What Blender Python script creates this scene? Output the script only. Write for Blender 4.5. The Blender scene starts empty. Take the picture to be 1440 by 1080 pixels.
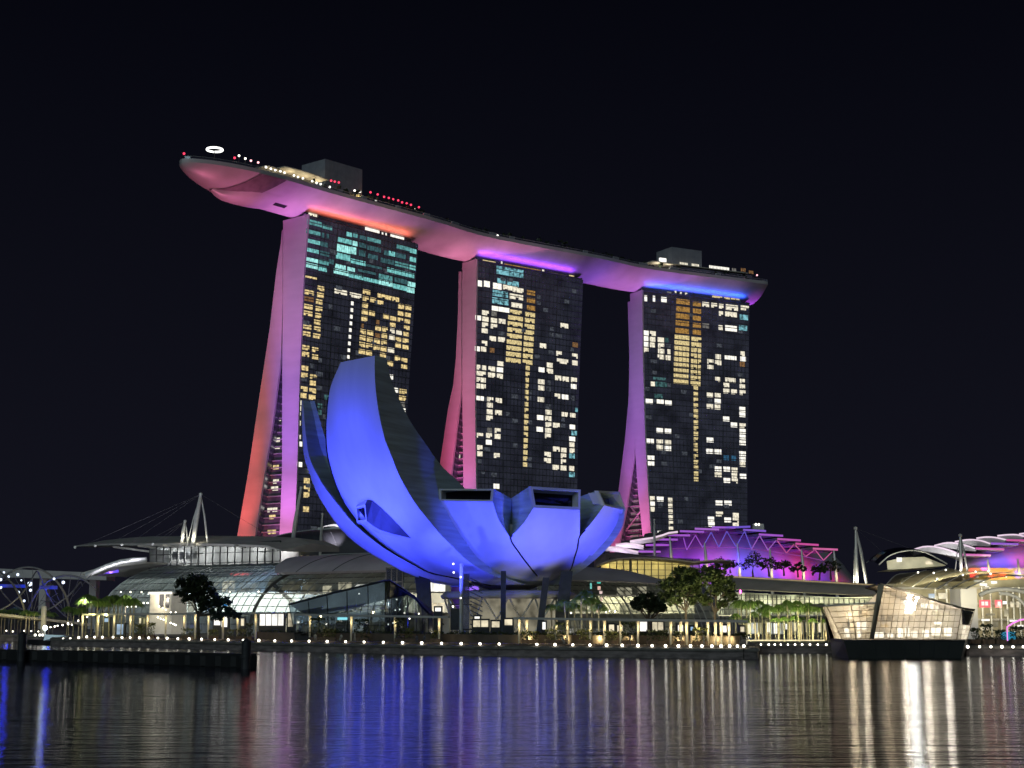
import bpy, math, random
from mathutils import Vector as V, Matrix
random.seed(11)
scn = bpy.context.scene
COL = scn.collection
R = math.radians

# ---------------------------------------------------------------- camera
H = 6.2                      # eye height over the water, metres
F = 2200.0                   # focal length in photo pixels (1440 wide)
PITCH = math.atan(326.0 / F)
cd = bpy.data.cameras.new('camera')
cd.sensor_width = 36.0
cd.lens = F / 1440 * 36
cd.clip_start = 1.0
cd.clip_end = 9000
cam = bpy.data.objects.new('camera', cd)
COL.objects.link(cam)
cam.location = (0, 0, H)
cam.rotation_euler = (math.pi / 2 + PITCH, 0, 0)
scn.camera = cam

# ---------------------------------------------------------------- night sky, faint city glow
w = bpy.data.worlds.new('World')
scn.world = w
w.use_nodes = True
nt = w.node_tree
bg = nt.nodes['Background']
tc = nt.nodes.new('ShaderNodeTexCoord')
sp = nt.nodes.new('ShaderNodeSeparateXYZ')
rp = nt.nodes.new('ShaderNodeValToRGB')
nt.links.new(tc.outputs['Generated'], sp.inputs[0])
nt.links.new(sp.outputs['Z'], rp.inputs[0])
rp.color_ramp.elements[0].position = 0.0
rp.color_ramp.elements[0].color = (0.0066, 0.0068, 0.0125, 1)
rp.color_ramp.elements[1].position = 0.42
rp.color_ramp.elements[1].color = (0.0012, 0.0014, 0.0034, 1)
# glow of the business district, out of frame to the right and behind the viewer
def wmath(op, a, b):
    m = nt.nodes.new('ShaderNodeMath'); m.operation = op; m.use_clamp = False
    for i, v in enumerate((a, b)):
        if isinstance(v, (int, float)): m.inputs[i].default_value = v
        else: nt.links.new(v, m.inputs[i])
    return m.outputs[0]
def wrange(v, a, b):
    m = nt.nodes.new('ShaderNodeMapRange'); m.interpolation_type = 'SMOOTHSTEP'
    m.inputs['From Min'].default_value = a; m.inputs['From Max'].default_value = b
    nt.links.new(v, m.inputs['Value']); return m.outputs[0]
side = wmath('SUBTRACT', wmath('MULTIPLY', sp.outputs['X'], 0.8), wmath('MULTIPLY', sp.outputs['Y'], 0.5))
gl_ = wmath('MULTIPLY', wrange(side, 0.12, 0.75), wrange(sp.outputs['Z'], 0.60, 0.0))
mixw = nt.nodes.new('ShaderNodeMix'); mixw.data_type = 'RGBA'; mixw.blend_type = 'ADD'
nt.links.new(gl_, mixw.inputs[0]); nt.links.new(rp.outputs[0], mixw.inputs[6]); mixw.inputs[7].default_value = (0.050, 0.050, 0.066, 1)
nt.links.new(mixw.outputs[2], bg.inputs[0])
bg.inputs[1].default_value = 1.0
sd = bpy.data.lights.new('city_glow', 'SUN')      # light of the town behind the camera
sd.energy = 0.46
sd.angle = R(40)
sd.color = (0.72, 0.95, 1.0)
so = bpy.data.objects.new('city_glow', sd)
COL.objects.link(so)
so.rotation_euler = (R(66), 0, R(-22))
so.location = (0, -200, 300)

scn.view_settings.view_transform = 'Standard'
scn.view_settings.look = 'None'
scn.view_settings.exposure = 0
scn.view_settings.gamma = 1
cy = scn.cycles
cy.use_denoising = True
cy.sample_clamp_indirect = 4.0
cy.max_bounces = 8
cy.transparent_max_bounces = 16
cy.use_light_tree = True
cy.caustics_reflective = False
cy.caustics_refractive = False

# ---------------------------------------------------------------- photo pixel -> place
_c, _s = math.cos(PITCH), math.sin(PITCH)
EYE = V((0, 0, H))
def ray(px, py):
    a = (px - 720) / F; b = (540 - py) / F
    return V((a, _c - b * _s, _s + b * _c))
def PY(px, py, Y):
    d = ray(px, py); return EYE + d * (Y / d.y)
def PZ(px, py, z):
    d = ray(px, py); return EYE + d * ((z - H) / d.z)
def PP(px, py, p0, n):
    d = ray(px, py); return EYE + d * ((p0 - EYE).dot(n) / d.dot(n))
def XY(px, Y, z=0.0):            # point at ground distance Y under photo column px, height z
    k = (Y * _c + (z - H) * _s)
    return V(((px - 720) / F * k, Y, z))
def interp(tab, v):              # piecewise linear, extrapolated
    if tab[0][0] > tab[-1][0]: tab = tab[::-1]
    for i in range(len(tab) - 1):
        if v <= tab[i + 1][0] or i == len(tab) - 2:
            a, b = tab[i], tab[i + 1]
            k = (v - a[0]) / (b[0] - a[0])
            return a[1] + (b[1] - a[1]) * k

# ---------------------------------------------------------------- object helpers
def tag(o, label=None, cat=None, group=None, kind=None):
    if label: o['label'] = label
    if cat: o['category'] = cat
    if group: o['group'] = group
    if kind: o['kind'] = kind
    return o
def thing(name, label, cat, loc=(0, 0, 0), group=None):
    o = bpy.data.objects.new(name, None); COL.objects.link(o)
    o.location = loc; o.empty_display_size = 1
    return tag(o, label, cat, group)
def root_loc(p):
    v = V((0, 0, 0))
    while p is not None:
        v = v + V(p.location); p = p.parent
    return v
class MB:
    def __init__(s): s.v = []; s.f = []; s.m = []; s.mi = 0
    def add(s, vs, fs):
        o = len(s.v); s.v += [tuple(x) for x in vs]
        s.f += [tuple(i + o for i in f) for f in fs]; s.m += [s.mi] * len(fs)
        return s
    def quad(s, a, b, c, d): return s.add([a, b, c, d], [(0, 1, 2, 3)])
    def poly(s, ps): return s.add(ps, [tuple(range(len(ps)))])
    def hexa(s, p):     # 8 corners, bottom ring then top ring
        return s.add(p, [(3, 2, 1, 0), (4, 5, 6, 7), (0, 1, 5, 4), (1, 2, 6, 5), (2, 3, 7, 6), (3, 0, 4, 7)])
    def box(s, c, ex, ey, ez):   # centre and three half-axis vectors
        c, ex, ey, ez = V(c), V(ex), V(ey), V(ez)
        return s.hexa([c - ex - ey - ez, c + ex - ey - ez, c + ex + ey - ez, c - ex + ey - ez,
                       c - ex - ey + ez, c + ex - ey + ez, c + ex + ey + ez, c - ex + ey + ez])
    def cube(s, x0, x1, y0, y1, z0, z1):
        return s.hexa([(x0, y0, z0), (x1, y0, z0), (x1, y1, z0), (x0, y1, z0), (x0, y0, z1), (x1, y0, z1), (x1, y1, z1), (x0, y1, z1)])
    def prism(s, ps, e):         # polygon ps pushed along e
        n = len(ps); a = [V(p) for p in ps]; b = [p + V(e) for p in a]
        fs = [tuple(range(n - 1, -1, -1)), tuple(range(n, 2 * n))]
        fs += [(i, (i + 1) % n, n + (i + 1) % n, n + i) for i in range(n)]
        return s.add(a + b, fs)
    def grid(s, rows, close=False):
        n = len(rows[0]); o = []
        for r in rows: o += list(r)
        fs = []
        for i in range(len(rows) - 1):
            for j in range(n - 1 + (1 if close else 0)):
                k = (j + 1) % n
                fs.append((i * n + j, i * n + k, (i + 1) * n + k, (i + 1) * n + j))
        return s.add(o, fs)
    def tube(s, ps, r, n=8, cap=True):
        ps = [V(p) for p in ps]; rs = r if isinstance(r, (list, tuple)) else [r] * len(ps)
        rows = []
        for i, p in enumerate(ps):
            t = (ps[min(i + 1, len(ps) - 1)] - ps[max(i - 1, 0)]).normalized()
            a = t.cross(V((0, 0, 1)))
            if a.length < 0.05: a = t.cross(V((1, 0, 0)))
            a.normalize(); b = t.cross(a)
            rows.append([p + (a * math.cos(2 * math.pi * k / n) + b * math.sin(2 * math.pi * k / n)) * rs[i] for k in range(n)])
        s.grid(rows, True)
        if cap:
            o = len(s.v) - n * len(ps)
            s.f += [tuple(o + k for k in range(n - 1, -1, -1)), tuple(o + n * (len(ps) - 1) + k for k in range(n))]; s.m += [s.mi] * 2
        return s
    def ball(s, c, r, n=8, sz=1.0):
        c = V(c); rows = []
        for i in range(n // 2 + 1):
            th = math.pi * i / (n // 2)
            rr = max(math.sin(th), 1e-3) * r
            rows.append([c + V((rr * math.cos(2 * math.pi * k / n), rr * math.sin(2 * math.pi * k / n), math.cos(th) * r * sz)) for k in range(n)])
        return s.grid(rows, True)
    def lathe(s, c, prof, n=16):
        c = V(c)
        return s.grid([[c + V((r * math.cos(2 * math.pi * k / n), r * math.sin(2 * math.pi * k / n), z)) for k in range(n)] for r, z in prof], True)
    def mesh(s, name, mats, off, smooth=False):
        me = bpy.data.meshes.new(name)
        me.from_pydata([tuple(V(p) - off) for p in s.v], [], s.f)
        for m in (mats if isinstance(mats, (list, tuple)) else [mats]): me.materials.append(m)
        if any(s.m): me.polygons.foreach_set('material_index', s.m)
        if smooth: me.polygons.foreach_set('use_smooth', [True] * len(s.f))
        me.update()
        return me
    def part(s, name, mats, parent, smooth=False, label=None, kind=None):
        o = bpy.data.objects.new(name, s.mesh(name, mats, root_loc(parent), smooth))
        COL.objects.link(o); o.parent = parent
        return tag(o, label, None, None, kind)
    def solo(s, name, mats, label=None, cat=None, group=None, kind=None, smooth=False):
        xs = [p[0] for p in s.v]; ys = [p[1] for p in s.v]; zs = [p[2] for p in s.v]
        off = V(((min(xs) + max(xs)) / 2, (min(ys) + max(ys)) / 2, min(zs)))
        o = bpy.data.objects.new(name, s.mesh(name, mats, off, smooth))
        o.location = off; COL.objects.link(o)
        return tag(o, label, cat, group, kind)
def dup(o, loc=None, rz=None, sc=None, label=None, parent=None):
    c = o.copy(); COL.objects.link(c)
    if parent: c.parent = parent
    if loc is not None: c.location = loc
    if rz is not None: c.rotation_euler = (0, 0, rz)
    if sc is not None: c.scale = (sc, sc, sc) if not isinstance(sc, tuple) else sc
    if label: c['label'] = label
    for ch in list(o.children): dup(ch, parent=c)
    return c
def smooth_by_angle(o, deg=35):
    me = o.data
    me.polygons.foreach_set('use_smooth', [True] * len(me.polygons))
    me.set_sharp_from_angle(angle=R(deg))

# ---------------------------------------------------------------- materials
def mat(name, col, rough=0.6, metal=0.0, var=0.25, scale=0.4, spec=0.5, bump=0.0, stretch=(1, 1, 1)):
    m = bpy.data.materials.new(name); m.use_nodes = True
    n = m.node_tree; b = n.nodes['Principled BSDF']; L = n.links.new
    b.inputs['Roughness'].default_value = rough; b.inputs['Metallic'].default_value = metal
    b.inputs['Specular IOR Level'].default_value = spec
    t = n.nodes.new('ShaderNodeTexCoord'); mp = n.nodes.new('ShaderNodeMapping'); mp.inputs['Scale'].default_value = stretch
    no = n.nodes.new('ShaderNodeTexNoise'); no.inputs['Scale'].default_value = scale; no.inputs['Detail'].default_value = 6
    cr = n.nodes.new('ShaderNodeValToRGB')
    cr.color_ramp.elements[0].position = 0.3; cr.color_ramp.elements[1].position = 0.7
    cr.color_ramp.elements[0].color = tuple(c * (1 - var) for c in col) + (1,)
    cr.color_ramp.elements[1].color = tuple(min(1, c * (1 + var)) for c in col) + (1,)
    L(t.outputs['Object'], mp.inputs[0]); L(mp.outputs[0], no.inputs['Vector']); L(no.outputs['Fac'], cr.inputs[0]); L(cr.outputs[0], b.inputs['Base Color'])
    if bump:
        bp = n.nodes.new('ShaderNodeBump'); bp.inputs['Strength'].default_value = bump
        L(no.outputs['Fac'], bp.inputs['Height']); L(bp.outputs[0], b.inputs['Normal'])
    return m
def glow(name, col, s=1.0, var=0.0, scale=1.0, light=False, col2=None):
    m = bpy.data.materials.new(name); m.use_nodes = True
    n = m.node_tree; b = n.nodes['Principled BSDF']; L = n.links.new
    b.inputs['Base Color'].default_value = (0.02, 0.02, 0.02, 1); b.inputs['Roughness'].default_value = 0.3
    b.inputs['Emission Strength'].default_value = s
    b.inputs['Emission Color'].default_value = tuple(col) + (1,)
    if var:
        t = n.nodes.new('ShaderNodeTexCoord'); no = n.nodes.new('ShaderNodeTexNoise')
        no.inputs['Scale'].default_value = scale; no.inputs['Detail'].default_value = 3
        oi = n.nodes.new('ShaderNodeObjectInfo'); ad = n.nodes.new('ShaderNodeVectorMath'); ad.operation = 'ADD'
        sc = n.nodes.new('ShaderNodeVectorMath'); sc.operation = 'SCALE'; sc.inputs[3].default_value = 37.0
        cb = n.nodes.new('ShaderNodeCombineXYZ')
        L(oi.outputs['Random'], cb.inputs[0]); L(cb.outputs[0], sc.inputs[0]); L(t.outputs['Object'], ad.inputs[0]); L(sc.outputs[0], ad.inputs[1])
        L(ad.outputs[0], no.inputs['Vector'])
        cr = n.nodes.new('ShaderNodeValToRGB'); cr.color_ramp.elements[0].position = 0.34; cr.color_ramp.elements[1].position = 0.62
        c2 = col2 or tuple(c * (1 - var) for c in col)
        cr.color_ramp.elements[0].color = tuple(c2) + (1,); cr.color_ramp.elements[1].color = tuple(col) + (1,)
        L(no.outputs['Fac'], cr.inputs[0]); L(cr.outputs[0], b.inputs['Emission Color'])
    m.cycles.emission_sampling = 'FRONT_BACK' if light else 'NONE'
    return m
def glassy(name, tint=(0.8, 0.85, 0.85), clear=0.75, rough=0.08):
    m = bpy.data.materials.new(name); m.use_nodes = True
    n = m.node_tree; n.nodes.remove(n.nodes['Principled BSDF']); L = n.links.new
    tr = n.nodes.new('ShaderNodeBsdfTransparent'); tr.inputs[0].default_value = tuple(tint) + (1,)
    gl = n.nodes.new('ShaderNodeBsdfGlossy'); gl.inputs['Roughness'].default_value = rough; gl.inputs[0].default_value = (0.7, 0.75, 0.8, 1)
    t = n.nodes.new('ShaderNodeTexCoord'); no = n.nodes.new('ShaderNodeTexNoise'); no.inputs['Scale'].default_value = 0.35
    mr = n.nodes.new('ShaderNodeMapRange'); mr.inputs['To Min'].default_value = (1 - clear) * 0.6; mr.inputs['To Max'].default_value = (1 - clear) * 1.4
    L(t.outputs['Object'], no.inputs['Vector']); L(no.outputs['Fac'], mr.inputs['Value'])
    mx = n.nodes.new('ShaderNodeMixShader')
    L(mr.outputs[0], mx.inputs[0]); L(tr.outputs[0], mx.inputs[1]); L(gl.outputs[0], mx.inputs[2]); L(mx.outputs[0], n.nodes['Material Output'].inputs[0])
    return m
M = {}
M['concrete'] = mat('pale_concrete', (0.42, 0.41, 0.40), 0.7, 0, 0.12, 0.15)
M['blade'] = mat('tower_end_panels', (0.55, 0.53, 0.53), 0.5, 0, 0.06, 0.08, stretch=(1, 1, 4))
M['facade'] = mat('dark_tower_glass', (0.34, 0.35, 0.42), 0.20, 0.8, 0.45, 0.10, 0.6)
M['band'] = mat('floor_edge_metal', (0.13, 0.13, 0.15), 0.5, 0.2, 0.4, 0.2)
M['hull'] = mat('hull_cladding', (0.52, 0.50, 0.50), 0.42, 0.1, 0.10, 0.12)
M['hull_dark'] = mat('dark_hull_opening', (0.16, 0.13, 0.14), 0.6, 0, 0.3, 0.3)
M['deck'] = mat('deck_paving', (0.12, 0.11, 0.10), 0.8, 0, 0.3, 0.5)
M['plant'] = mat('plant_room_cladding', (0.30, 0.30, 0.34), 0.6, 0.1, 0.12, 0.3)
M['petal'] = mat('white_petal_skin', (0.60, 0.60, 0.63), 0.5, 0.0, 0.07, 0.5, stretch=(.6, .6, .10))
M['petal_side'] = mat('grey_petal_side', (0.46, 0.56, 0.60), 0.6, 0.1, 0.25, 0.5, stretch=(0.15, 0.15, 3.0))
M['void'] = mat('dark_skylight_glass', (0.006, 0.006, 0.014), 0.15, 0, 0.3, 1)
M['steel'] = mat('white_painted_steel', (0.55, 0.55, 0.54), 0.4, 0.3, 0.12, 0.8)
M['darksteel'] = mat('dark_painted_steel', (0.035, 0.037, 0.045), 0.5, 0.4, 0.3, 0.8)
M['land'] = mat('ground_paving', (0.10, 0.095, 0.09), 0.8, 0, 0.3, 0.3)
M['quay'] = mat('dark_quay_concrete', (0.19, 0.155, 0.15), 0.8, 0, 0.45, 0.5, bump=0.2, stretch=(1, 1, 3))
def fritted(name, tint=(.8, .86, .86), milk=(.62, .68, .66), k=.42, gloss=.14):
    m = bpy.data.materials.new(name); m.use_nodes = True
    n = m.node_tree; n.nodes.remove(n.nodes['Principled BSDF']); L = n.links.new
    tr = n.nodes.new('ShaderNodeBsdfTransparent'); tr.inputs[0].default_value = tuple(tint) + (1,)
    tl = n.nodes.new('ShaderNodeBsdfTranslucent'); tl.inputs[0].default_value = tuple(milk) + (1,)
    gl = n.nodes.new('ShaderNodeBsdfGlossy'); gl.inputs['Roughness'].default_value = .15; gl.inputs[0].default_value = (.7, .75, .8, 1)
    t = n.nodes.new('ShaderNodeTexCoord'); no = n.nodes.new('ShaderNodeTexNoise'); no.inputs['Scale'].default_value = .3
    mr = n.nodes.new('ShaderNodeMapRange'); mr.inputs['To Min'].default_value = k * .6; mr.inputs['To Max'].default_value = min(1, k * 1.4)
    L(t.outputs['Object'], no.inputs['Vector']); L(no.outputs['Fac'], mr.inputs['Value'])
    a = n.nodes.new('ShaderNodeMixShader'); b = n.nodes.new('ShaderNodeMixShader'); b.inputs[0].default_value = gloss
    L(mr.outputs[0], a.inputs[0]); L(tr.outputs[0], a.inputs[1]); L(tl.outputs[0], a.inputs[2]); L(a.outputs[0], b.inputs[1]); L(gl.outputs[0], b.inputs[2]); L(b.outputs[0], n.nodes['Material Output'].inputs[0])
    return m
M['wood'] = mat('deck_timber', (0.13, 0.085, 0.055), 0.7, 0, 0.35, 0.9, stretch=(4, 0.6, 1))
WARM = (1.0, 0.83, 0.46); PALE = (1.0, 0.93, 0.78)
G = {
 'w': glow('warm_room_light', (1.0, 0.76, 0.34), 1.05, 0.66, 0.9),
 'wd': glow('dim_warm_room_light', (0.50, 0.26, 0.10), 0.5, 0.6, 0.9),
 'p': glow('pale_room_light', (1.0, 0.92, 0.72), 1.1, 0.45, 0.9),
 'n': glow('white_room_light', (1.0, 0.96, 0.85), 1.35, 0.3, 0.8),
 'd': glow('dim_room_light', (0.42, 0.40, 0.36), 0.5, 0.7, 0.9),
 'dd': glow('very_dim_room_light', (0.16, 0.18, 0.22), 0.45, 0.8, 0.9),
 'g': glow('gold_lobby_light', (0.95, 0.76, 0.36), 0.95, 0.55, 1.2),
 'o': glow('amber_lobby_light', (0.62, 0.33, 0.08), 0.75, 0.7, 1.0),
 't': glow('teal_hall_light', (0.16, 0.50, 0.50), 0.75, 0.6, 0.7),
 'tb': glow('bright_teal_hall_light', (0.24, 0.72, 0.70), 0.95, 0.5, 0.7),
 'tB': glow('brightest_teal_hall_light', (0.42, 0.95, 0.90), 1.1, 0.45, 0.7),
 'td': glow('dim_teal_hall_light', (0.06, 0.17, 0.19), 0.8, 0.6, 0.7),
 't2': glow('blue_white_screen_light', (0.30, 0.75, 0.85), 0.8, 0.93, 0.55),  # cool reflections on the middle tower, drawn as glowing panes
 't3': glow('faint_teal_room_light', (0.10, 0.26, 0.26), 0.6, 0.9, 0.6),
 'b': glow('blue_room_light', (0.06, 0.24, 0.45), 0.5, 0.6, 0.7),
}
def spot(loc, tgt, col, power, ang=30, blend=1.0, rad=0.4, name='floodlight'):
    l = bpy.data.lights.new(name, 'SPOT'); l.energy = power; l.color = col
    l.spot_size = R(ang); l.spot_blend = blend; l.shadow_soft_size = rad
    o = bpy.data.objects.new(name, l); COL.objects.link(o); o.location = loc
    o.rotation_euler = (V(tgt) - V(loc)).to_track_quat('-Z', 'Y').to_euler()
    return o
def strip_light(a, b, nrm, width, col, power, name='led_strip', spread=180):
    l = bpy.data.lights.new(name, 'AREA'); l.shape = 'RECTANGLE'; l.energy = power; l.color = col
    a, b, nrm = V(a), V(b), V(nrm).normalized()
    l.size = (b - a).length; l.size_y = width; l.spread = R(spread)
    x = (b - a).normalized(); z = -nrm; z = (z - x * z.dot(x)).normalized(); y = z.cross(x)
    o = bpy.data.objects.new(name, l); COL.objects.link(o)
    o.matrix_world = Matrix.Translation((a + b) / 2) @ Matrix((x, y, z)).transposed().to_4x4()
    return o
def blamp(loc, col, power, rad=0.2, name='lamp_light', d=(0, 1, -.12)):      # one-sided spot: shaped to shine away from the water, leaving no streak
    return spot(loc, V(loc) + V(d), col, power, 172, .25, rad, name)
def lamp(loc, col, power, rad=0.2, name='lamp_light'):
    l = bpy.data.lights.new(name, 'POINT'); l.energy = power; l.color = col; l.shadow_soft_size = rad
    o = bpy.data.objects.new(name, l); COL.objects.link(o); o.location = loc
    return o
# ================================================================ water and land
SHORE = [(-900, 420), (20, 398), (68, 388), (76, 331), (183, 319), (266, 303), (364, 286), (486, 272), (566, 261), (702, 248), (829, 242),
         (936, 236), (1046, 231), (1062, 231), (1064, 268), (1175, 268), (1345, 262), (1362, 250), (1460, 248), (2300, 246)]
LZ = 1.6
def shore_Y(px, a=3, b=13):
    return interp(SHORE[a:b + 1], px)
wm = bpy.data.materials.new('bay_water'); wm.use_nodes = True
n_ = wm.node_tree; b_ = n_.nodes['Principled BSDF']; L_ = n_.links.new
n_.nodes.remove(b_)
df_ = n_.nodes.new('ShaderNodeBsdfDiffuse'); df_.inputs[0].default_value = (0.003, 0.005, 0.008, 1)
gs_ = n_.nodes.new('ShaderNodeBsdfAnisotropic'); gs_.distribution = 'BECKMANN'; gs_.inputs['Color'].default_value = (0.90, 0.92, 0.96, 1); gs_.inputs['Roughness'].default_value = 0.112
fr_ = n_.nodes.new('ShaderNodeFresnel'); fr_.inputs['IOR'].default_value = 1.8
ms_ = n_.nodes.new('ShaderNodeMixShader')
L_(fr_.outputs[0], ms_.inputs[0]); L_(df_.outputs[0], ms_.inputs[1]); L_(gs_.outputs[0], ms_.inputs[2]); L_(ms_.outputs[0], n_.nodes['Material Output'].inputs[0])
t_ = n_.nodes.new('ShaderNodeTexCoord')
prev = None
for sx, sy, det, amt in ((0.20, 0.80, 3, 0.24), (0.75, 2.6, 4, 0.12), (0.02, 0.08, 2, 0.5)):
    mp = n_.nodes.new('ShaderNodeMapping'); mp.inputs['Scale'].default_value = (sx, sy, 1)
    mp.inputs['Rotation'].default_value = (0, 0, R(7 if sx > .5 else -5))
    no = n_.nodes.new('ShaderNodeTexNoise'); no.inputs['Scale'].default_value = 1.0; no.inputs['Detail'].default_value = det
    L_(t_.outputs['Object'], mp.inputs[0]); L_(mp.outputs[0], no.inputs['Vector'])
    bp = n_.nodes.new('ShaderNodeBump'); bp.inputs['Strength'].default_value = 1.0; bp.inputs['Distance'].default_value = amt * 0.42
    L_(no.outputs['Fac'], bp.inputs['Height'])
    if prev: L_(prev.outputs[0], bp.inputs['Normal'])
    prev = bp
L_(prev.outputs[0], gs_.inputs['Normal']); L_(prev.outputs[0], fr_.inputs['Normal'])
mb = MB(); mb.quad((-3500, -300, 0), (3500, -300, 0), (3500, 4000, 0), (-3500, 4000, 0))
o = mb.solo('water', wm, 'dark rippled bay water reflecting the coloured lights', None, None, 'structure')
shore_pts = [XY(px, Y, LZ) for px, Y in SHORE]
mb = MB()
far = [V((p.x * 12 + 0, 4500 if 0 < i < len(shore_pts) - 1 else p.y, LZ)) for i, p in enumerate(shore_pts)]
sp_ = [V((-3600, shore_pts[0].y, LZ))] + shore_pts + [V((3600, shore_pts[-1].y, LZ)), V((3600, 4500, LZ)), V((-3600, 4500, LZ))]
mb.poly(sp_)
mb.solo('ground', M['land'], 'paved waterfront ground', None, None, 'structure')
qw = thing('quay_wall', 'long dark concrete quay wall with a ledge along the water', 'quay wall', XY(702, 248, 0))
mb = MB(); mc = MB()
for a, b in zip(sp_[:21], sp_[1:22]):
    d = (b - a).normalized(); nn = V((d.y, -d.x, 0))
    # battered face, stepped ledge, coping
    mb.hexa([(a + nn * .5).xy.to_3d() + V((0, 0, -1)), (b + nn * .5).xy.to_3d() + V((0, 0, -1)), b.xy.to_3d() + V((0, 0, -1)), a.xy.to_3d() + V((0, 0, -1)),
             (a + nn * .3).xy.to_3d() + V((0, 0, 1.05)), (b + nn * .3).xy.to_3d() + V((0, 0, 1.05)), b.xy.to_3d() + V((0, 0, 1.05)), a.xy.to_3d() + V((0, 0, 1.05))])
    mc.hexa([(a + nn * .55).xy.to_3d() + V((0, 0, 1.06)), (b + nn * .55).xy.to_3d() + V((0, 0, 1.06)), b.xy.to_3d() + V((0, 0, 1.06)), a.xy.to_3d() + V((0, 0, 1.06)),
             (a + nn * .55).xy.to_3d() + V((0, 0, 1.4)), (b + nn * .55).xy.to_3d() + V((0, 0, 1.4)), b.xy.to_3d() + V((0, 0, 1.61)), a.xy.to_3d() + V((0, 0, 1.61))])
mb.part('wall_face', M['quay'], qw); mc.part('coping', mat('coping_stone', (0.16, 0.145, 0.13), .8, 0, .3, .6), qw)

# ================================================================ hotel towers
ZR = 195.0
UP = V((0, 0, 1))
def winlist(x0, y0, txt, sc=8.0, hdef=55):
    out = []
    for it in txt.split():
        q = it.split(','); c = 'w'
        for ch in ('w', 'wd', 'p', 'n', 'd', 'dd', 'g', 'o', 't', 'tb', 'tB', 'td', 't2', 't3', 'b'):
            if q[-1] == ch: c = ch
        nums = [float(v) for v in q if v.replace('.', '').replace('-', '').isdigit()]
        hh = nums[3] if len(nums) > 3 else hdef
        out.append((x0 + nums[0] / sc, y0 + nums[1] / sc, nums[2] / sc, hh / sc, c))
    return out
def strip(x0, y0, xa, ya, xb, yb, n, wd, c, hh=44, sc=8.0):
    return [(x0 + (xa + (xb - xa) * i / (n - 1)) / sc, y0 + (ya + (yb - ya) * i / (n - 1)) / sc, wd / sc, hh / sc, c) for i in range(n)]
class Tower: pass
TOW = []
def make_tower(cfg):
    T = Tower(); T.cfg = cfg
    T.TL = PZ(*cfg['TL'], ZR); T.TR = PZ(*cfg['TR'], ZR)
    T.u = (T.TR - T.TL).normalized(); T.n = V((-T.u.y, T.u.x, 0))
    if T.n.y < 0: T.n = -T.n
    B = V((T.TL.x, T.TL.y, 0))
    def prof(lst, shift=0.0):
        out = []
        for px, py in lst:
            p = PP(px, py, B + T.u * shift, T.u); out.append((p.z, (p - B).dot(T.n)))
        out.sort(); return out
    T.nf = prof(cfg['front']); T.fb = prof(cfg['fback']); T.ro = prof(cfg['router'], 1.5); T.ri = prof(cfg['rinner'], 1.5)
    T.f = lambda z: interp(T.nf, z)
    rl = []
    for px, py in cfg['right']:
        z = ZR
        for _ in range(6):
            p = PP(px, py, B + T.n * T.f(z), T.n); z = p.z
        rl.append((z, (p - B).dot(T.u)))
    rl.sort(); T.rl = rl
    T.Lz = lambda z: interp(T.rl, z)
    T.B = B
    T.pt = lambda s, nn, z: B + T.u * s + T.n * nn + UP * z
    root = thing('hotel_tower', cfg['label'], 'hotel tower', T.pt(30, 8, LZ), 'hotel towers under the sky deck')
    T.root = root
    zs = [LZ] + [LZ + (ZR - LZ) * i / 28 for i in range(1, 29)]
    zt = T.fb[-1][0]
    fbk = lambda z: interp(T.fb, z)
    # glass front slab (behind the end wall)
    mb = MB(); rows = []
    for z in zs:
        L = T.Lz(z); rows.append([T.pt(0.9, T.f(z), z), T.pt(L, T.f(z), z), T.pt(L - .3, fbk(z) - .2, z), T.pt(0.9, fbk(z) - .2, z)])
    mb.grid(rows, True); mb.poly(rows[-1])
    mb.part('glass_facade', M['facade'], root)
    # end wall of the front slab, proud of the glass
    mb = MB(); rows = []
    for z in zs + [ZR + 1.0]:
        rows.append([T.pt(0.9, T.f(z) - .35, z), T.pt(0, T.f(z) - .35, z), T.pt(0, fbk(z), z), T.pt(0.9, fbk(z), z)])
    mb.grid(rows, True); mb.poly(rows[-1]); mb.part('front_end_wall', M['blade'], root)
    # rear slab: end wall and body
    ztop = ZR - 3
    zr = [LZ + (ztop - LZ) * i / 28 for i in range(29)]
    ro = lambda z: interp(T.ro, z)
    ri = lambda z: max(interp(T.ri, z), fbk(z) - 1.0)
    mb = MB(); rows = [[T.pt(2.4, ri(z), z), T.pt(1.5, ri(z), z), T.pt(1.5, max(ro(z), ri(z) + .5), z), T.pt(2.4, max(ro(z), ri(z) + .5), z)] for z in zr]
    mb.grid(rows, True); mb.poly(rows[-1]); mb.part('rear_end_wall', M['blade'], root)
    mb = MB(); rows = [[T.pt(T.Lz(z) - 2, ri(z) + .3, z), T.pt(2.4, ri(z) + .3, z), T.pt(2.4, max(ro(z), ri(z) + .6) - .2, z), T.pt(T.Lz(z) - 2, max(ro(z), ri(z) + .6) - .2, z)] for z in zr]
    mb.grid(rows, True); mb.poly(rows[-1]); mb.part('rear_slab', M['facade'], root)
    # atrium wall closing the split between the slabs
    zsplit = PP(*cfg['split'], B + T.u * 1.5, T.u).z
    za = [LZ + (zsplit - LZ) * i / 16 for i in range(17)]
    mb = MB(); mf = MB()
    rows = [[T.pt(6, fbk(z) - .5, z), T.pt(6, max(ri(z), fbk(z)) + .5, z), T.pt(40, max(ri(z), fbk(z)) + .5, z), T.pt(40, fbk(z) - .5, z)] for z in za]
    mb.grid(rows, True); mb.part('atrium_wall', M['band'], root)
    for k in range(int((zsplit - LZ) / 3.4)):
        z = LZ + 3.4 * k
        a, b = fbk(z) + .1, ri(z) - .1
        if b - a > .4:
            mf = MB(); mf.box(T.pt(5.5, (a + b) / 2, z), T.u * .55, T.n * ((b - a) / 2), UP * .25); mf.part('atrium_floor', M['steel'], root)
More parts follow.
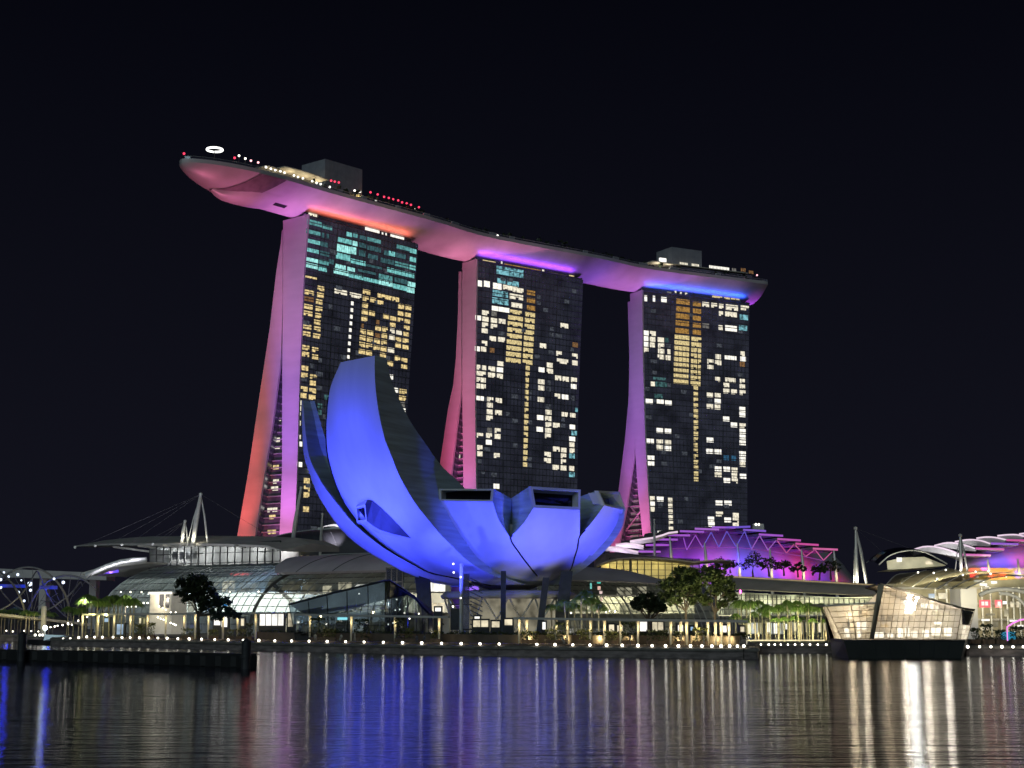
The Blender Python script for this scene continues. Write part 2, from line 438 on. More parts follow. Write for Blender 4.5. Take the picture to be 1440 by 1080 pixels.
    for k, (za_, zb_) in enumerate(cfg['brace']):
        m2 = MB(); a0, a1 = fbk(za_) + .2, ri(za_) - .2; b0, b1 = fbk(zb_) + .2, ri(zb_) - .2
        m2.tube([T.pt(4.2, a0, za_), T.pt(4.2, b1, zb_)], .45, 6); m2.tube([T.pt(4.2, a0, za_), T.pt(4.2, a1, za_)], .4, 6)
        m2.part('cross_brace', M['steel'], root)
    # floor edges and mullions
    mb = MB(); z = LZ + 3.35
    while z < ZR - 1:
        L = T.Lz(z)
        mb.box(T.pt(L / 2 + .5, T.f(z) - .05, z), T.u * (L / 2 - .6), T.n * .11, UP * .22); z += 3.35
    mb.part('floor_edges', M['band'], root)
    mb = MB()
    for k in range(1, 28):
        for a, b in zip(zs[:-1:4], zs[4::4]):
            q = k / 28
            pa, pb = T.pt(1 + q * (T.Lz(a) - 1), T.f(a) - .03, a), T.pt(1 + q * (T.Lz(b) - 1), T.f(b) - .03, b)
            e = T.u * (.28 if k % 7 == 0 else .10); dn = T.n * .07
            mb.hexa([pa - e - dn, pa + e - dn, pa + e + dn, pa - e + dn, pb - e - dn, pb + e - dn, pb + e + dn, pb - e + dn])
    mb.part('mullions', M['band'], root)
    mb = MB(); L = T.Lz(ZR)
    mb.hexa([T.pt(1, 1.4, ZR + .01), T.pt(L * cfg['crown'], 1.4, ZR + .01), T.pt(L * cfg['crown'], 14, ZR + .01), T.pt(1, 14, ZR + .01)] +
            [T.pt(1, 1.4, ZR + 5), T.pt(L * cfg['crown'], 1.4, ZR + 5), T.pt(L * cfg['crown'], 14, ZR + 5), T.pt(1, 14, ZR + 5)])
    mb.part('crown_storey', M['facade'], root)
    mb = MB(); mb.box(T.pt(L / 2, 0.2, ZR + .5), T.u * (L / 2), T.n * .15, UP * .5); mb.part('roof_parapet', M['band'], root)
    # windows
    wins = []
    for px, py, wd, hh, c in cfg['wins']:
        z = ZR
        for _ in range(6):
            p = PP(px, py, B + T.n * (T.f(z) - .16), T.n); z = p.z
        p2 = PP(px + wd / 2, py, B + T.n * (T.f(z) - .16), T.n)
        ds = abs((p2 - p).dot(T.u)); hz = hh / 2 * p.y / F * 1.0
        wins.append((ds * hz, p, ds, hz, c, T.u, T.n))
    for px, py, wd, hh, c in cfg['crownw']:
        pl = B + T.n * 1.3
        p = PP(px, py, pl, T.n); p2 = PP(px + wd / 2, py, pl, T.n)
        wins.append((abs((p2 - p).dot(T.u)) * hh / 2 * p.y / F, p, abs((p2 - p).dot(T.u)), hh / 2 * p.y / F, c, T.u, T.n))
    for px, py, wd, hh, c in cfg['atrw']:
        pl = B + T.u * 5.85
        p = PP(px, py, pl, T.u); p2 = PP(px + wd / 2, py, pl, T.u)
        wins.append((abs((p2 - p).dot(T.n)) * hh / 2 * p.y / F, p, abs((p2 - p).dot(T.n)), hh / 2 * p.y / F, c, -T.n, T.u))
    rw = random.Random(len(TOW) + 5)
    for _ in range(40):          # random dim panes added, standing in for faint reflections in the glass
        z = LZ + 3.35 * rw.randrange(9, 56) + 1.75; s = 2.7 + rw.randrange(14) * (T.Lz(z) - 4) / 14
        wins.append((.5, T.pt(s, T.f(z) - .15, z), rw.uniform(1.2, 2.3), 1.05, 'dd', T.u, T.n))
    wins.sort(key=lambda t: -t[0])
    rest = MB(); rm = {}
    for i, (ar, p, ds, hz, c, u, n) in enumerate(wins):
        tgt = MB() if i < 100 else rest
        if i < 100: mi = 0; mats = [G[c], M['facade']]
        else:
            if c not in rm: rm[c] = len(rm) + 1
            mi = rm[c]
        base = p
        # room glow: panes split by dark frames, furniture shadow low in the room
        npn = max(1, round(ds * 2 / (3.0 if c[0] != 't' else 1.5)))
        fr = min(.12, ds * .12)
        for k in range(npn):
            a = -ds + 2 * ds * k / npn + (fr / 2 if k else 0); b = -ds + 2 * ds * (k + 1) / npn - (fr / 2 if k < npn - 1 else 0)
            tgt.mi = mi
            zlo = -hz
            if c in 'wpgn' and npn <= 3 and (k + i) % 2 and c != 'n': # furniture
                zlo = -hz + hz * random.uniform(.3, .9)
            tgt.quad(base + u * a + UP * zlo, base + u * b + UP * zlo, base + u * b + UP * hz, base + u * a + UP * hz)
            if zlo > -hz:
                m = (a + b) / 2 + random.uniform(-.3, .3) * (b - a)
                if (i + k) % 3: tgt.quad(base + u * a + UP * -hz, base + u * m + UP * -hz, base + u * m + UP * zlo, base + u * a + UP * zlo)
                else: tgt.quad(base + u * m + UP * -hz, base + u * b + UP * -hz, base + u * b + UP * zlo, base + u * m + UP * zlo)
        if i < 100:
            tgt.mi = 1        # reveal frame around the pane
            d = n * -.05
            for s0, s1, z0, z1 in ((-ds - .12, ds + .12, hz, hz + .14), (-ds - .12, ds + .12, -hz - .14, -hz)):
                tgt.quad(base + d + u * s0 + UP * z0, base + d + u * s1 + UP * z0, base + d + u * s1 + UP * z1, base + d + u * s0 + UP * z1)
            tgt.part('window', mats, root)
    if rest.v:
        rest.part('window', [M['facade']] + [G[c] for c in rm], root, kind='stuff')
    TOW.append(T)
    return T

w1 = winlist(420, 300, '180,110,165,60,t 325,160,105,45,t 165,215,160,45,t 275,245,25,td 328,255,25,td 165,320,155,45,tb 290,350,80,td 155,420,145,45,tb 295,455,100,td 145,520,150,55,tB 285,550,105,t 370,545,50,td 140,590,150,tB 270,625,95,tb '
 '570,235,60,tb 640,245,50,t 725,270,70,td 850,300,150,t 520,310,150,55,tb 635,340,55,tB 720,360,80,td 850,400,150,td 990,445,60,td 1050,455,70,tb 1180,385,150,t 1290,425,70,tb 510,400,155,85,tB 620,420,55,85,tB 715,450,70,70,td '
 '500,490,160,70,tb 1150,480,110,td 1285,520,70,tb 835,490,110,td 1000,540,150,td 1160,580,150,t 1280,610,70,tb 670,550,165,tb 470,600,120,tB 590,630,85,45,tB 850,600,180,30,td 1035,640,80,tb 1190,680,220,tb '
 '480,665,165,tB 650,710,160,tb 770,660,200,30,td 820,750,160,tb 980,720,150,t 1150,760,140,td 1270,800,85,tB 980,785,155,60,tB 1140,830,155,60,tb 1260,865,85,60,tB '
 '130,720,150,22,w 250,845,75,w 115,890,115,w 245,920,75,w 115,965,110,wd 232,995,70,w 108,1050,100,w 230,1075,70,w 475,885,140,p 640,925,130,p 765,885,80,w 755,960,65,w 838,975,65,w 930,925,85,w 1010,945,75,w 1092,965,75,w 920,1000,65,w 750,1035,60,w 1155,1045,60,w 1235,1060,65,w')
w1 += winlist(410, 410, '185,170,105,w 310,195,75,w 185,245,100,w 300,270,65,w 290,345,70,w 170,395,105,w 290,420,70,w 165,475,95,w 285,500,80,w 155,630,90,w 268,655,70,w 155,705,85,w 268,735,70,w 145,860,85,w 140,940,85,w 248,960,75,w 240,1030,65,w '
 '827,155,60 825,230,65 905,245,65 820,305,65 1065,280,65 1145,300,65 1225,315,60 1235,170,65 1315,185,65 1228,243,60 1308,258,65 1303,330,60 970,340,35,wd 1140,370,60 1297,402,60 800,380,25,wd 975,412,65 1052,425,60 1135,440,50,p 1210,458,60,p 1290,475,60 805,450,60 885,465,70 '
 '970,490,55,wd 1045,497,60 1130,515,60,p 1203,532,60 1285,550,65 800,520,65 880,540,65 962,558,65 1042,572,60 1200,603,60 1283,622,65 795,595,65 873,612,70 958,632,70 1037,645,65 1120,660,70,p 790,675,70 870,690,70 1030,718,65 1192,750,60 1270,768,65 1112,810,60 1268,840,65 1120,960,45,n')
w1 += winlist(410, 530, '140,135,80 238,155,75 135,210,70 232,230,75 1175,150,50,n 1255,165,80 1250,240,75 1245,310,60,d 1262,380,40,n 100,290,25,p 95,355,25,p 92,425,20,p 92,520,25,p 92,680,25,p 105,755,30,n 90,985,60,n 320,325,50,t3 318,400,40,t3 400,230,60,t3')
w1 += strip(410, 410, 685, 130, 640, 730, 9, 26, 'n', 48)
w1 += [(431.5, 676, 8, 7.5, 'w'), (431.5, 687, 8, 7.5, 'w'), (431, 696, 8, 7.5, 'w'), (430.5, 716, 8, 7.5, 'w')]
w2 = winlist(655, 365, '152,268,62,70,n 238,275,65,70,n 355,300,95,70,n 500,140,300,95,t2 400,240,90,t2 530,270,130,60,t2 500,320,160,p 590,345,120,p 390,385,170,70,t2 570,420,150,60,p 390,470,180,70,t2 575,515,120,55,p 330,550,70,n 430,565,120,n '
 '222,600,75,p 320,610,60,d 140,655,65,n 222,670,70,p 318,685,70,p 410,695,75,p 218,735,65,p 318,752,70,p 213,800,65,p 305,890,70,p 403,900,75,p 212,940,60,p 130,1003,55,n 200,1008,60,p 297,1020,50,wd 735,375,90,o 735,460,90,o 735,545,90,o '
 '1110,745,85,p 870,970,70,p 1232,960,60,wd 1050,1058,60,p 565,592,130,46,g 1228,1085,60,p')
w2 += strip(655, 365, 560, 660, 535, 1135, 8, 165, 'g', 50) + strip(655, 365, 725, 620, 695, 1155, 9, 108, 'g', 50)
w2 += winlist(655, 480, '390,250,65,p 138,290,50,p 207,295,45,p 293,308,75,p 385,320,70,n 170,360,110,p 290,380,80,p 385,392,65,p 170,432,110,p 170,505,110,p 160,638,95,n 275,650,70,p 372,665,70,p 272,718,65,p 270,793,65,p 368,802,75,p 268,862,70,p 268,1000,50,d 360,1005,65,p 158,1058,75,p 262,1060,65,p 358,1070,65,p '
 '1090,225,125,p 1228,243,60,p 945,268,65,p 853,320,65,n 947,335,70,p 1040,412,70,p 1125,425,70,p 1218,435,65,p 1215,508,60,n 850,455,70,p 850,525,65,p 935,465,40,dd 935,535,50,dd 1030,615,65,p 1120,627,75,n 1205,640,40,dd 845,655,70,p 930,735,60,dd 932,798,65,p 1115,825,70,p 1205,835,60,p 838,858,70,n 928,868,70,p 930,938,65,p 1020,945,75,p '
 '1200,965,60,n 833,990,70,n 928,1003,65,p 925,1065,65,p 1245,775,30,t2 1220,1035,60,t2')
w2 += winlist(655, 580, '260,335,65,n 158,395,60,p 158,465,60,p 350,485,65,p 345,830,65,n 1198,300,65,n 1195,365,55,p 1020,412,75,p 1103,425,60,p 1197,432,55,p 922,472,70,p 1100,490,60,p 920,540,75,p 1100,555,55,p 1013,618,70,p 1100,625,65,p 1192,630,55,p 1195,490,60,t2 1195,700,60,t2 195,680,40,25,dd')
w2 += strip(655, 480, 697, 300, 668, 1385, 17, 45, 'g', 48)
w3 = winlist(890, 405, '145,115,30,70,n 238,120,25,70,n 350,130,60,60,n 565,155,150,60,o 565,240,150,60,o 560,318,150,60,o 557,397,150,60,o 555,482,150,60,o 722,180,90,o 722,260,90,o 720,340,90,o 720,420,90,o 720,498,90,o '
 '820,185,75,p 915,195,65,p 995,205,50,p 1115,220,135,65,p 1260,225,90,p 992,287,45,p 1105,295,130,60,p 820,425,75,d 988,445,45,p 1105,455,130,65,n 1250,330,90,60,t2 1240,450,90,60,t2 145,505,65,n 225,512,65,p 143,568,62,n 222,577,60,p 315,583,70,p 143,632,62,n 220,640,55,p 318,648,68,p 145,697,62,p 318,710,68,p 405,717,35,p 315,775,70,p 402,785,65,p '
 '1235,740,45,p 960,773,60,p 1100,785,130,45,n 1240,798,60,n 872,828,68,p 960,840,70,p 1232,858,55,wd 873,893,65,p 955,1028,55,p 1098,1038,115,p 1232,1050,55,p 380,585,40,t3 300,1020,140,30,t3')
w3 += strip(890, 405, 553, 555, 542, 1055, 9, 165, 'g', 48) + strip(890, 405, 715, 575, 705, 1075, 9, 110, 'g', 48)
w3 += winlist(890, 520, '225,160,45,p 320,165,130,t3 290,300,90,t3 185,355,78,n 308,362,78,n 400,372,75,n 303,683,72,n 395,690,72,n 195,803,85,n 303,812,70,p 395,818,70,p 303,875,70,p 395,885,72,n 203,993,78,n 203,1058,75,n 1052,175,65,p 1232,190,60,p 1052,240,68,p 1138,248,65,p 1235,258,65,p 867,285,68,p 955,290,65,p 955,355,68,n 867,355,50,dd 867,412,70,p 952,420,62,p '
 '1232,445,65,n 1232,505,65,n 1050,553,70,n 1138,620,70,n 1235,630,68,p 1235,693,68,n 1235,757,65,n 1235,822,68,n 868,790,75,n 865,917,75,n 958,922,75,n 1235,945,70,n 1235,1008,65,n 1050,990,60,b 1135,995,50,b 1235,1065,60,p 542,135,165,g 705,155,110,g')
w3 += winlist(890, 620, '960,315,75,n 1055,318,75,n 1145,328,65,p 960,380,75,p 1143,390,60,p 1240,398,70,n 1058,445,75,n 1147,450,65,p 218,650,55,p 308,655,75,n 222,710,50,n 310,725,50,dd 222,770,45,p 970,698,75,n 1070,700,80,n 975,823,78,p 880,880,68,n 885,940,70,n 1067,890,75,n 1158,838,65,p 1158,895,65,p 1158,948,65,p 315,1040,70,n')
w3 += strip(890, 520, 708, 210, 712, 1230, 17, 48, 'g', 48) + strip(890, 620, 420, 665, 430, 990, 6, 48, 'p', 50)
T1 = make_tower(dict(label='left hotel tower with teal lit upper floors and a red and purple end wall',
    TL=(430, 305), TR=(588, 345), front=[(433, 305), (427, 380), (421, 520), (417, 665), (413.5, 750)],
    right=[(588, 345), (582, 440), (573, 575), (560, 770)],
    fback=[(398, 312), (398, 400), (397, 507), (396.5, 665), (393, 750)],
    router=[(398, 322), (388.7, 380), (378.8, 465), (363.5, 565), (349, 665), (333, 757)],
    rinner=[(397.5, 325), (397.5, 420), (395, 507), (383, 600), (372, 665), (358, 757)], split=(395, 507), brace=[], crown=.93, wins=w1,
    crownw=[(440, 301.5, 12, 5, 'p'), (523.7, 323.5, 20, 5, 'n'), (538, 329, 2, 5, 'n'), (543, 330, 2, 5, 'n'), (558.7, 334, 19, 5, 'n')],
    atrw=[(388, 570, 8, 6, 'p'), (389, 580, 10, 6, 'p'), (387, 619, 13, 6, 'p'), (387, 631, 13, 1.5, 'p'), (388, 657, 8, 6, 'w'), (388, 677, 8, 6, 'p'), (386, 687, 10, 6, 'p'), (383, 717, 14, 6, 'p'), (383, 727, 9, 6, 'w'), (382, 748, 12, 6, 'w'), (390, 592, 10, 1.5, 'p')]))
T2 = make_tower(dict(label='middle hotel tower with a pink end wall and a gold lit column of windows',
    TL=(669, 367), TR=(820, 394), front=[(670, 367), (668, 505), (667.5, 560), (669, 685), (671, 760)],
    right=[(820, 394), (812, 677), (809, 760)],
    fback=[(650, 373), (650, 545), (651.5, 685), (653, 760)],
    router=[(645, 375), (644, 440), (641, 505), (637, 545), (631.5, 565), (618, 656), (606, 740)],
    rinner=[(649, 375), (649, 545), (634, 671), (622, 760)], split=(649, 550), brace=[(62, 46), (46, 62)], crown=.93, wins=w2,
    crownw=[(688, 368.5, 18, 4, 'g'), (705.6, 370, 2, 5, 'p'), (735, 376.5, 50, 3, 'o'), (764, 382, 3, 6, 'p'), (784, 387, 26, 4, 'g'), (804, 389, 7, 4, 'g')],
    atrw=[(644.5, 633, 5, 5, 'p'), (644, 642, 6, 5, 'p'), (647, 598, 3, 3, 'p')]))
T3 = make_tower(dict(label='right hotel tower with a violet end wall turning red at its foot',
    TL=(903, 410), TR=(1054, 428), front=[(902.5, 411), (903.5, 505), (907, 620), (911, 690), (915, 755)],
    right=[(1054, 428), (1053, 560), (1051, 730), (1050, 790)],
    fback=[(886, 418), (889, 540), (893, 630), (897, 690), (904, 757)],
    router=[(882.5, 418), (885, 505), (884, 560), (878.5, 620), (870, 688), (860, 760)],
    rinner=[(887, 420), (889.5, 540), (893, 636), (880, 720), (872.5, 757)], split=(893, 640), brace=[(70, 56), (56, 70)], crown=.93, wins=w3,
    crownw=[(941, 412, 6, 4, 'd'), (950, 410.6, 2.5, 3, 'p'), (957.5, 412, 2.5, 3, 'p'), (965, 413, 3, 3, 'p'), (1008.7, 417, 14, 4, 'g'), (1022.5, 418.7, 8, 4, 'g'), (1034, 419.5, 12, 4, 'g')],
    atrw=[(892, y, 12, 3.5, 'd') for y in (705, 713, 722, 730.5, 738, 746, 754)] + [(879, 746, 6, 6, 'n')]))

# floodlights at the foot of every end wall, aimed up its height
def wash(T, s, nn, zt, ns, col, power, ang, rear=False):
    tgt = T.pt(0, ns, zt)
    spot(T.pt(s, nn, LZ + 2), tgt, col, power, ang, 1.0, 1.0)
RED = (1.0, 0.10, 0.09); PINK = (1.0, 0.22, 0.42); MAG = (1.0, 0.22, 0.75); PUR = (0.45, 0.12, 1.0); VIO = (0.30, 0.10, 1.0); MAUVE = (1.0, 0.42, 0.68)

# ================================================================ sky deck
ctrl = []
a1 = math.atan2(T1.u.y, T1.u.x) + R(4.5)
ctrl.append(T1.pt(0, 8, 0) - V((math.cos(a1), math.sin(a1), 0)) * 72)
for T in (T1, T2, T3):
    ctrl += [T.pt(0, 8, 0), T.pt(T.Lz(ZR), 8, 0)]
a3 = math.atan2(T3.u.y, T3.u.x) - R(1)
ctrl.append(ctrl[-1] + V((math.cos(a3), math.sin(a3), 0)) * 3)
def crspline(P, n):
    P = [P[0] * 2 - P[1]] + P + [P[-1] * 2 - P[-2]]
    out = []
    for i in range(1, len(P) - 2):
        for k in range(n):
            t = k / n; p0, p1, p2, p3 = P[i - 1:i + 3]
            out.append(0.5 * ((2 * p1) + (p2 - p0) * t + (2 * p0 - 5 * p1 + 4 * p2 - p3) * t * t + (3 * p1 - p0 - 3 * p2 + p3) * t ** 3))
    out.append(P[-2]); return out
raw = crspline(ctrl, 40)
cum = [0]
for a, b in zip(raw, raw[1:]): cum.append(cum[-1] + (b - a).length)
SLEN = cum[-1]
def path(s):
    s = max(0, min(SLEN, s))
    for i in range(len(cum) - 1):
        if s <= cum[i + 1] or i == len(cum) - 2:
            k = (s - cum[i]) / (cum[i + 1] - cum[i]); p = raw[i].lerp(raw[i + 1], k); d = (raw[i + 1] - raw[i]).normalized()
            return p, d, V((-d.y, d.x, 0))
def halfw(s):
    W = 18.5
    a = min(1, s / 58.0); b = min(1, (SLEN - s + .8) / 7.0)
    return max(.05, W * (1 - (1 - a) ** 2.2) ** .62 * (1 - (1 - b) ** 2.4) ** .5)
def keel(s):
    a = min(1, s / 40.0); b = min(1, (SLEN - s + 1.0) / 3.5)
    return 9.6 * (1 - (1 - a) ** 2) ** .6 * (1 - (1 - b) ** 2.5) ** .5 + .15
ZD = 208.0
def under(s, q): return ZD - 1.8 - keel(s) * (1 - abs(q) ** 1.9)
def hullpt(s, lat, z):        # lat < 0 is the side towards the water
    p, d, n = path(s); return p + n * lat + UP * z
sky = thing('sky_deck', 'long boat shaped sky deck spanning the tops of the three towers', 'rooftop deck', hullpt(SLEN * .45, 0, 196))
ss = [SLEN * (1 - math.cos(math.pi * i / 20)) / 2 if False else x for i, x in enumerate([0, .6, 2, 4, 7, 10, 14, 18, 23, 28, 34, 40, 47, 54, 62] + [62 + (SLEN - 74) * k / 44 for k in range(1, 45)] + [SLEN - 10, SLEN - 8, SLEN - 6, SLEN - 4, SLEN - 2.5, SLEN - 1.2, SLEN - .4, SLEN])]
qs = [-1 + 2 * k / 24 for k in range(25)]
mb = MB(); rows = []
for s in ss:
    hw = halfw(s)
    rows.append([hullpt(s, -hw, ZD)] + [hullpt(s, q * hw, under(s, q)) for q in qs] + [hullpt(s, hw, ZD)])
mb.grid(rows); mb.poly(rows[0][::-1]); mb.poly(rows[-1])
hull = mb.part('hull', M['hull'], sky); smooth_by_angle(hull, 30)
mb = MB(); mb.grid([[hullpt(s, -halfw(s) + .03, ZD - .6), hullpt(s, halfw(s) - .03, ZD - .6)] for s in ss]); mb.part('deck', M['deck'], sky)
# glass railing on the rim
mb = MB(); mk = MB()
for sg in (-1, 1):
    rows = [[hullpt(s, sg * (halfw(s) - .3), ZD), hullpt(s, sg * (halfw(s) - .3), ZD + 1.1)] for s in ss[1:-1]]
    mb.grid(rows)
    mk.tube([r[1] + UP * .05 for r in rows], .08, 5)
mb.part('glass_railing', glassy('railing_glass', (.8, .85, .9), .8), sky); mk.part('handrail', M['steel'], sky)
# dark gantry opening under the bow with its chin
def band(s0, s1, off, q0=-1.0, q1=1.0, n=10):
    b = MB(); rr = []
    for k in range(n + 1):
        s = s0 + (s1 - s0) * k / n; r = []
        for j in range(21):
            q = q0 + (q1 - q0) * j / 20; hw = halfw(s) + off * .6
            r.append(hullpt(s - 9 * (1 - q * q) * 0.9, q * hw, under(s, q) - off))
        rr.append(r)
    b.grid(rr); return b, rr
mb = MB(); rr = []
for k in range(13):
    s = 33 + 15 * k / 12; r = []
    for j in range(25):
        q = -1 + 2 * j / 24; s2 = s - 15 * (1 - abs(q) ** 1.3); hw = halfw(s2) + .25
        r.append(hullpt(s2, q * hw, under(s2, q) - .22))
    rr.append(r)
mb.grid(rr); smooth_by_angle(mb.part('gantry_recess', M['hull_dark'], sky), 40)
mb = MB(); rr = []
for k in range(9):                 # projecting chin under the keel, thickest in front
    s = 18 + 34 * k / 8; r = []
    ww = .62 * math.sin(math.pi * min(1, (k + .6) / 6.5) / 2); dp = 2.6 * (1 - k / 8) ** .7 * min(1, (k + .25) / 1.5) + .12
    for j in range(13):
        q = (-1 + 2 * j / 12) * ww
        r.append(hullpt(s, q * halfw(s), under(s, q) - dp * (1 - (j / 6 - 1) ** 2) ** .5 - .1))
    rr.append(r)
mb.grid(rr); smooth_by_angle(mb.part('keel_chin', M['hull'], sky), 40)
def s_of(px, lat, z=ZD):            # deck station seen under a photo column
    best = min((abs(720 + F * (p.x) / (p.y * _c + (p.z - H) * _s) - px), s) for s in [SLEN * k / 1500 for k in range(1501)] for p in [hullpt(s, lat, z)])
    return best[1]
def dk(px, lat, z=ZD): return hullpt(s_of(px, lat, z), lat, z)
def dkz(px, py, lat):                # height from the photo row
    p = dk(px, lat); d = ray(px, py); t = p.y / d.y; return V((p.x, p.y, (EYE + d * t).z))
# access slot in the hull side
mb = MB(); s0, s1 = 47, 60
mb.grid([[hullpt(s, -halfw(s) * q, under(s, q) - .05) for q in (.40, .34, .28)] for s in [s0 + (s1 - s0) * k / 5 for k in range(6)]]); mb.part('service_slot', M['void'], sky)
# plant rooms
def plantroom(pa, pb, ztop, lat0, lat1, lab):
    sa, sb = s_of(pa, lat0, 215), s_of(pb, lat0, 215)
    b = MB(); b.hexa([hullpt(sa, lat0, ZD - .5), hullpt(sb, lat0, ZD - .5), hullpt(sb, lat1, ZD - .5), hullpt(sa, lat1, ZD - .5),
                      hullpt(sa, lat0, ztop), hullpt(sb, lat0, ztop), hullpt(sb, lat1, ztop), hullpt(sa, lat1, ztop)])
    o = b.part('plant_room', M['plant'], sky)
    b = MB()
    for k in range(1, 9):
        s = sa + (sb - sa) * k / 9
        b.box(hullpt(s, lat0 - .06, (ZD + ztop) / 2), path(s)[1] * .06, path(s)[2] * .06, UP * ((ztop - ZD) / 2 - .3))
    b.part('cladding_ribs', M['plant'], o)
    b = MB(); s = (sa + sb) / 2; b.box(hullpt(s + 5, (lat0 + lat1) / 2, ztop + .8), path(s)[1] * 2.2, path(s)[2] * 2, UP * .8); b.part('vent_box', M['plant'], o)
plantroom(457, 509, 228.5, -3, 14, '')
plantroom(945, 987, 225.5, -5, 11, '')
def slab(pa, pb, lat0, lat1, z0, z1, name, m, parent=None, za=0):
    sa, sb = s_of(pa, lat0, z0), s_of(pb, lat0, z0); b = MB(); rr = []
    for k in range(9):
        s = sa + (sb - sa) * k / 8; e = za * math.sin(math.pi * k / 8)
        rr.append([hullpt(s, lat0, z0 + e), hullpt(s, lat1, z0 + e), hullpt(s, lat1, z1 + e), hullpt(s, lat0, z1 + e)])
    b.grid(rr, True); b.poly(rr[0][::-1]); b.poly(rr[-1]); return b.part(name, m, parent or sky)
beige = mat('canopy_soffit', (0.55, 0.50, 0.42), .6)
cn = slab(400, 462, -11, 3, 215.2, 215.6, 'canopy', beige, None, .6)
c2 = slab(374, 398, -9, 2, 213.6, 213.9, 'canopy', beige, None, .5)
for px in (378, 392): lamp(dk(px, -5) + UP * 3, (1, .85, .55), 260, .3)
for px in (408, 428, 448): lamp(dk(px, -6) + UP * 4, (1, .85, .55), 900, .3)
slab(492, 511, -8, 2, 213.2, 213.5, 'canopy', beige); lamp(dk(502, -4) + UP * 3.2, (1, .75, .25), 800, .3)
# restaurant pavilion above the far tower
slab(918, 1052, -11, 4, 213.4, 213.9, 'restaurant_roof', beige)
rw = slab(946, 1058, -9.5, 3, ZD - .4, 212.9, 'restaurant', M['facade'])
for i, (px, wd, c, py) in enumerate([(962, 13, 'p', 371.5), (978.5, 12, 'p', 373.5), (1012, 32, 'n', 377), (1033, 7, 'd', 379.5), (1046, 8, 'wd', 379.5), (1057, 8, 'wd', 383)]):
    p = dkz(px, py, -9.65); s = s_of(px, -9.65); d = path(s)[1]; b = MB(); hw = wd * p.y / F * .55
    nk = max(2, round(hw * 2 / 1.1))
    for k in range(nk):
        a, e = -hw + 2 * hw * k / nk, -hw + 2 * hw * (k + .82) / nk
        hh = random.uniform(.7, 1.1)
        b.quad(p + d * a - UP * hh, p + d * e - UP * hh, p + d * e + UP * 1.0, p + d * a + UP * 1.0)
    b.part('window', G[c], rw)
b = MB(); p = dkz(932.5, 367.5, -6); s = s_of(932.5, -6); b.box(p, path(s)[1] * 2.3, path(s)[2] * .6, UP * 1.9); b.part('bar_screen', glow('white_screen', (1, .97, .88), 1.6, .25, .5), sky)
lamp(dk(926, -9) + UP * 3, (1, .9, .7), 900, .3); lamp(dk(940, -9.5) + UP * 3, (1, .9, .7), 600, .3)
# little lamps on the deck rim
WB = glow('white_lamp', (1, .95, .82), 3.0); RB = glow('red_lamp', (1, .05, .12), 1.6); PB = glow('pink_lamp', (1, .45, .5), 2.5)
for px, py, k in [(258.5, 216, 'r'), (335.8, 219, 'w'), (330, 222, 'r'), (344.6, 223, 'w'), (352.5, 226, 'p'), (363, 228.5, 'p'), (374, 235, 'w'), (380.6, 237.5, 'w'), (387, 239.5, 'w'), (394, 241, 'w'), (400, 243, 'w'), (413, 247, 'w'), (419, 249, 'w'), (426, 251, 'w'), (438.6, 255, 'w'), (444.8, 257.4, 'w'), (451, 259, 'w'), (463.4, 263, 'w'), (498.5, 268, 'w'), (506, 269.6, 'w'),
                  (465.4, 254, 'r'), (470.6, 255.4, 'r'), (476.4, 256.6, 'r'), (520.7, 270.4, 'r'), (531, 273.4, 'r'), (540, 276.8, 'r'), (546.7, 278.3, 'r'), (552.8, 280.3, 'r'), (559.7, 281.8, 'r'), (565, 284.6, 'r'), (571.9, 286, 'r'), (577.7, 288, 'r'), (588.7, 291.4, 'r'), (581.8, 293.6, 'w'), (1065, 387, 'p'), (528, 283, 'w'), (700, 331, 'w')]:
    lat = -halfw(s_of(px, -8)) * (.86 if px < 500 or px > 1000 else .5)
    if px < 270: lat = -.5
    p = dkz(px, py, lat); b = MB(); b.ball(p, .55 if k != 'r' else .58, 8)
    o = b.part('deck_lamp', {'w': WB, 'r': RB, 'p': PB}[k], sky, True)
    g = dk(px, lat); b = MB(); b.tube([g - UP * .5, p - UP * .3], .1, 5); b.part('post', M['darksteel'], o)
# red glow of the lounge lamps
for px in (530, 555, 580): lamp(dk(px, -6) + UP * 5, (1, .05, .12), 350, .3)
# ring light on a mast at the bow
p = dkz(301.5, 210.5, -3); b = MB(); mg = 3.5
b.grid([[p + V(((mg + .5 * math.cos(t)) * math.cos(a), (mg + .5 * math.cos(t)) * math.sin(a), .5 * math.sin(t))) for t in [math.pi * 2 * j / 8 for j in range(8)]] for a in [math.pi * 2 * i / 24 for i in range(25)]], True)
o = b.part('ring_lamp', glow('ring_light', (1, 1, .96), 2.2), sky); b = MB(); b.tube([dk(301.5, -3) - UP * .5, p - UP * .2], .18, 6)
for a in range(3): b.tube([p - UP * .3, p + V((math.cos(a * 2.1) * mg, math.sin(a * 2.1) * mg, 0))], .1, 5)
b.part('mast', M['darksteel'], o)
# deck clutter: planters and low pale parapet blocks between the towers
for px in (693, 823, 640, 866, 720, 905, 948, 1010, 512, 560, 600):
    lat = -halfw(s_of(px, -10)) * .9; s = s_of(px, lat); b = MB(); b.box(hullpt(s, lat, ZD + 1), path(s)[1] * random.choice((1.6, 2.2, 3)), path(s)[2] * .5, UP * .8); b.part('planter', M['steel'], sky)
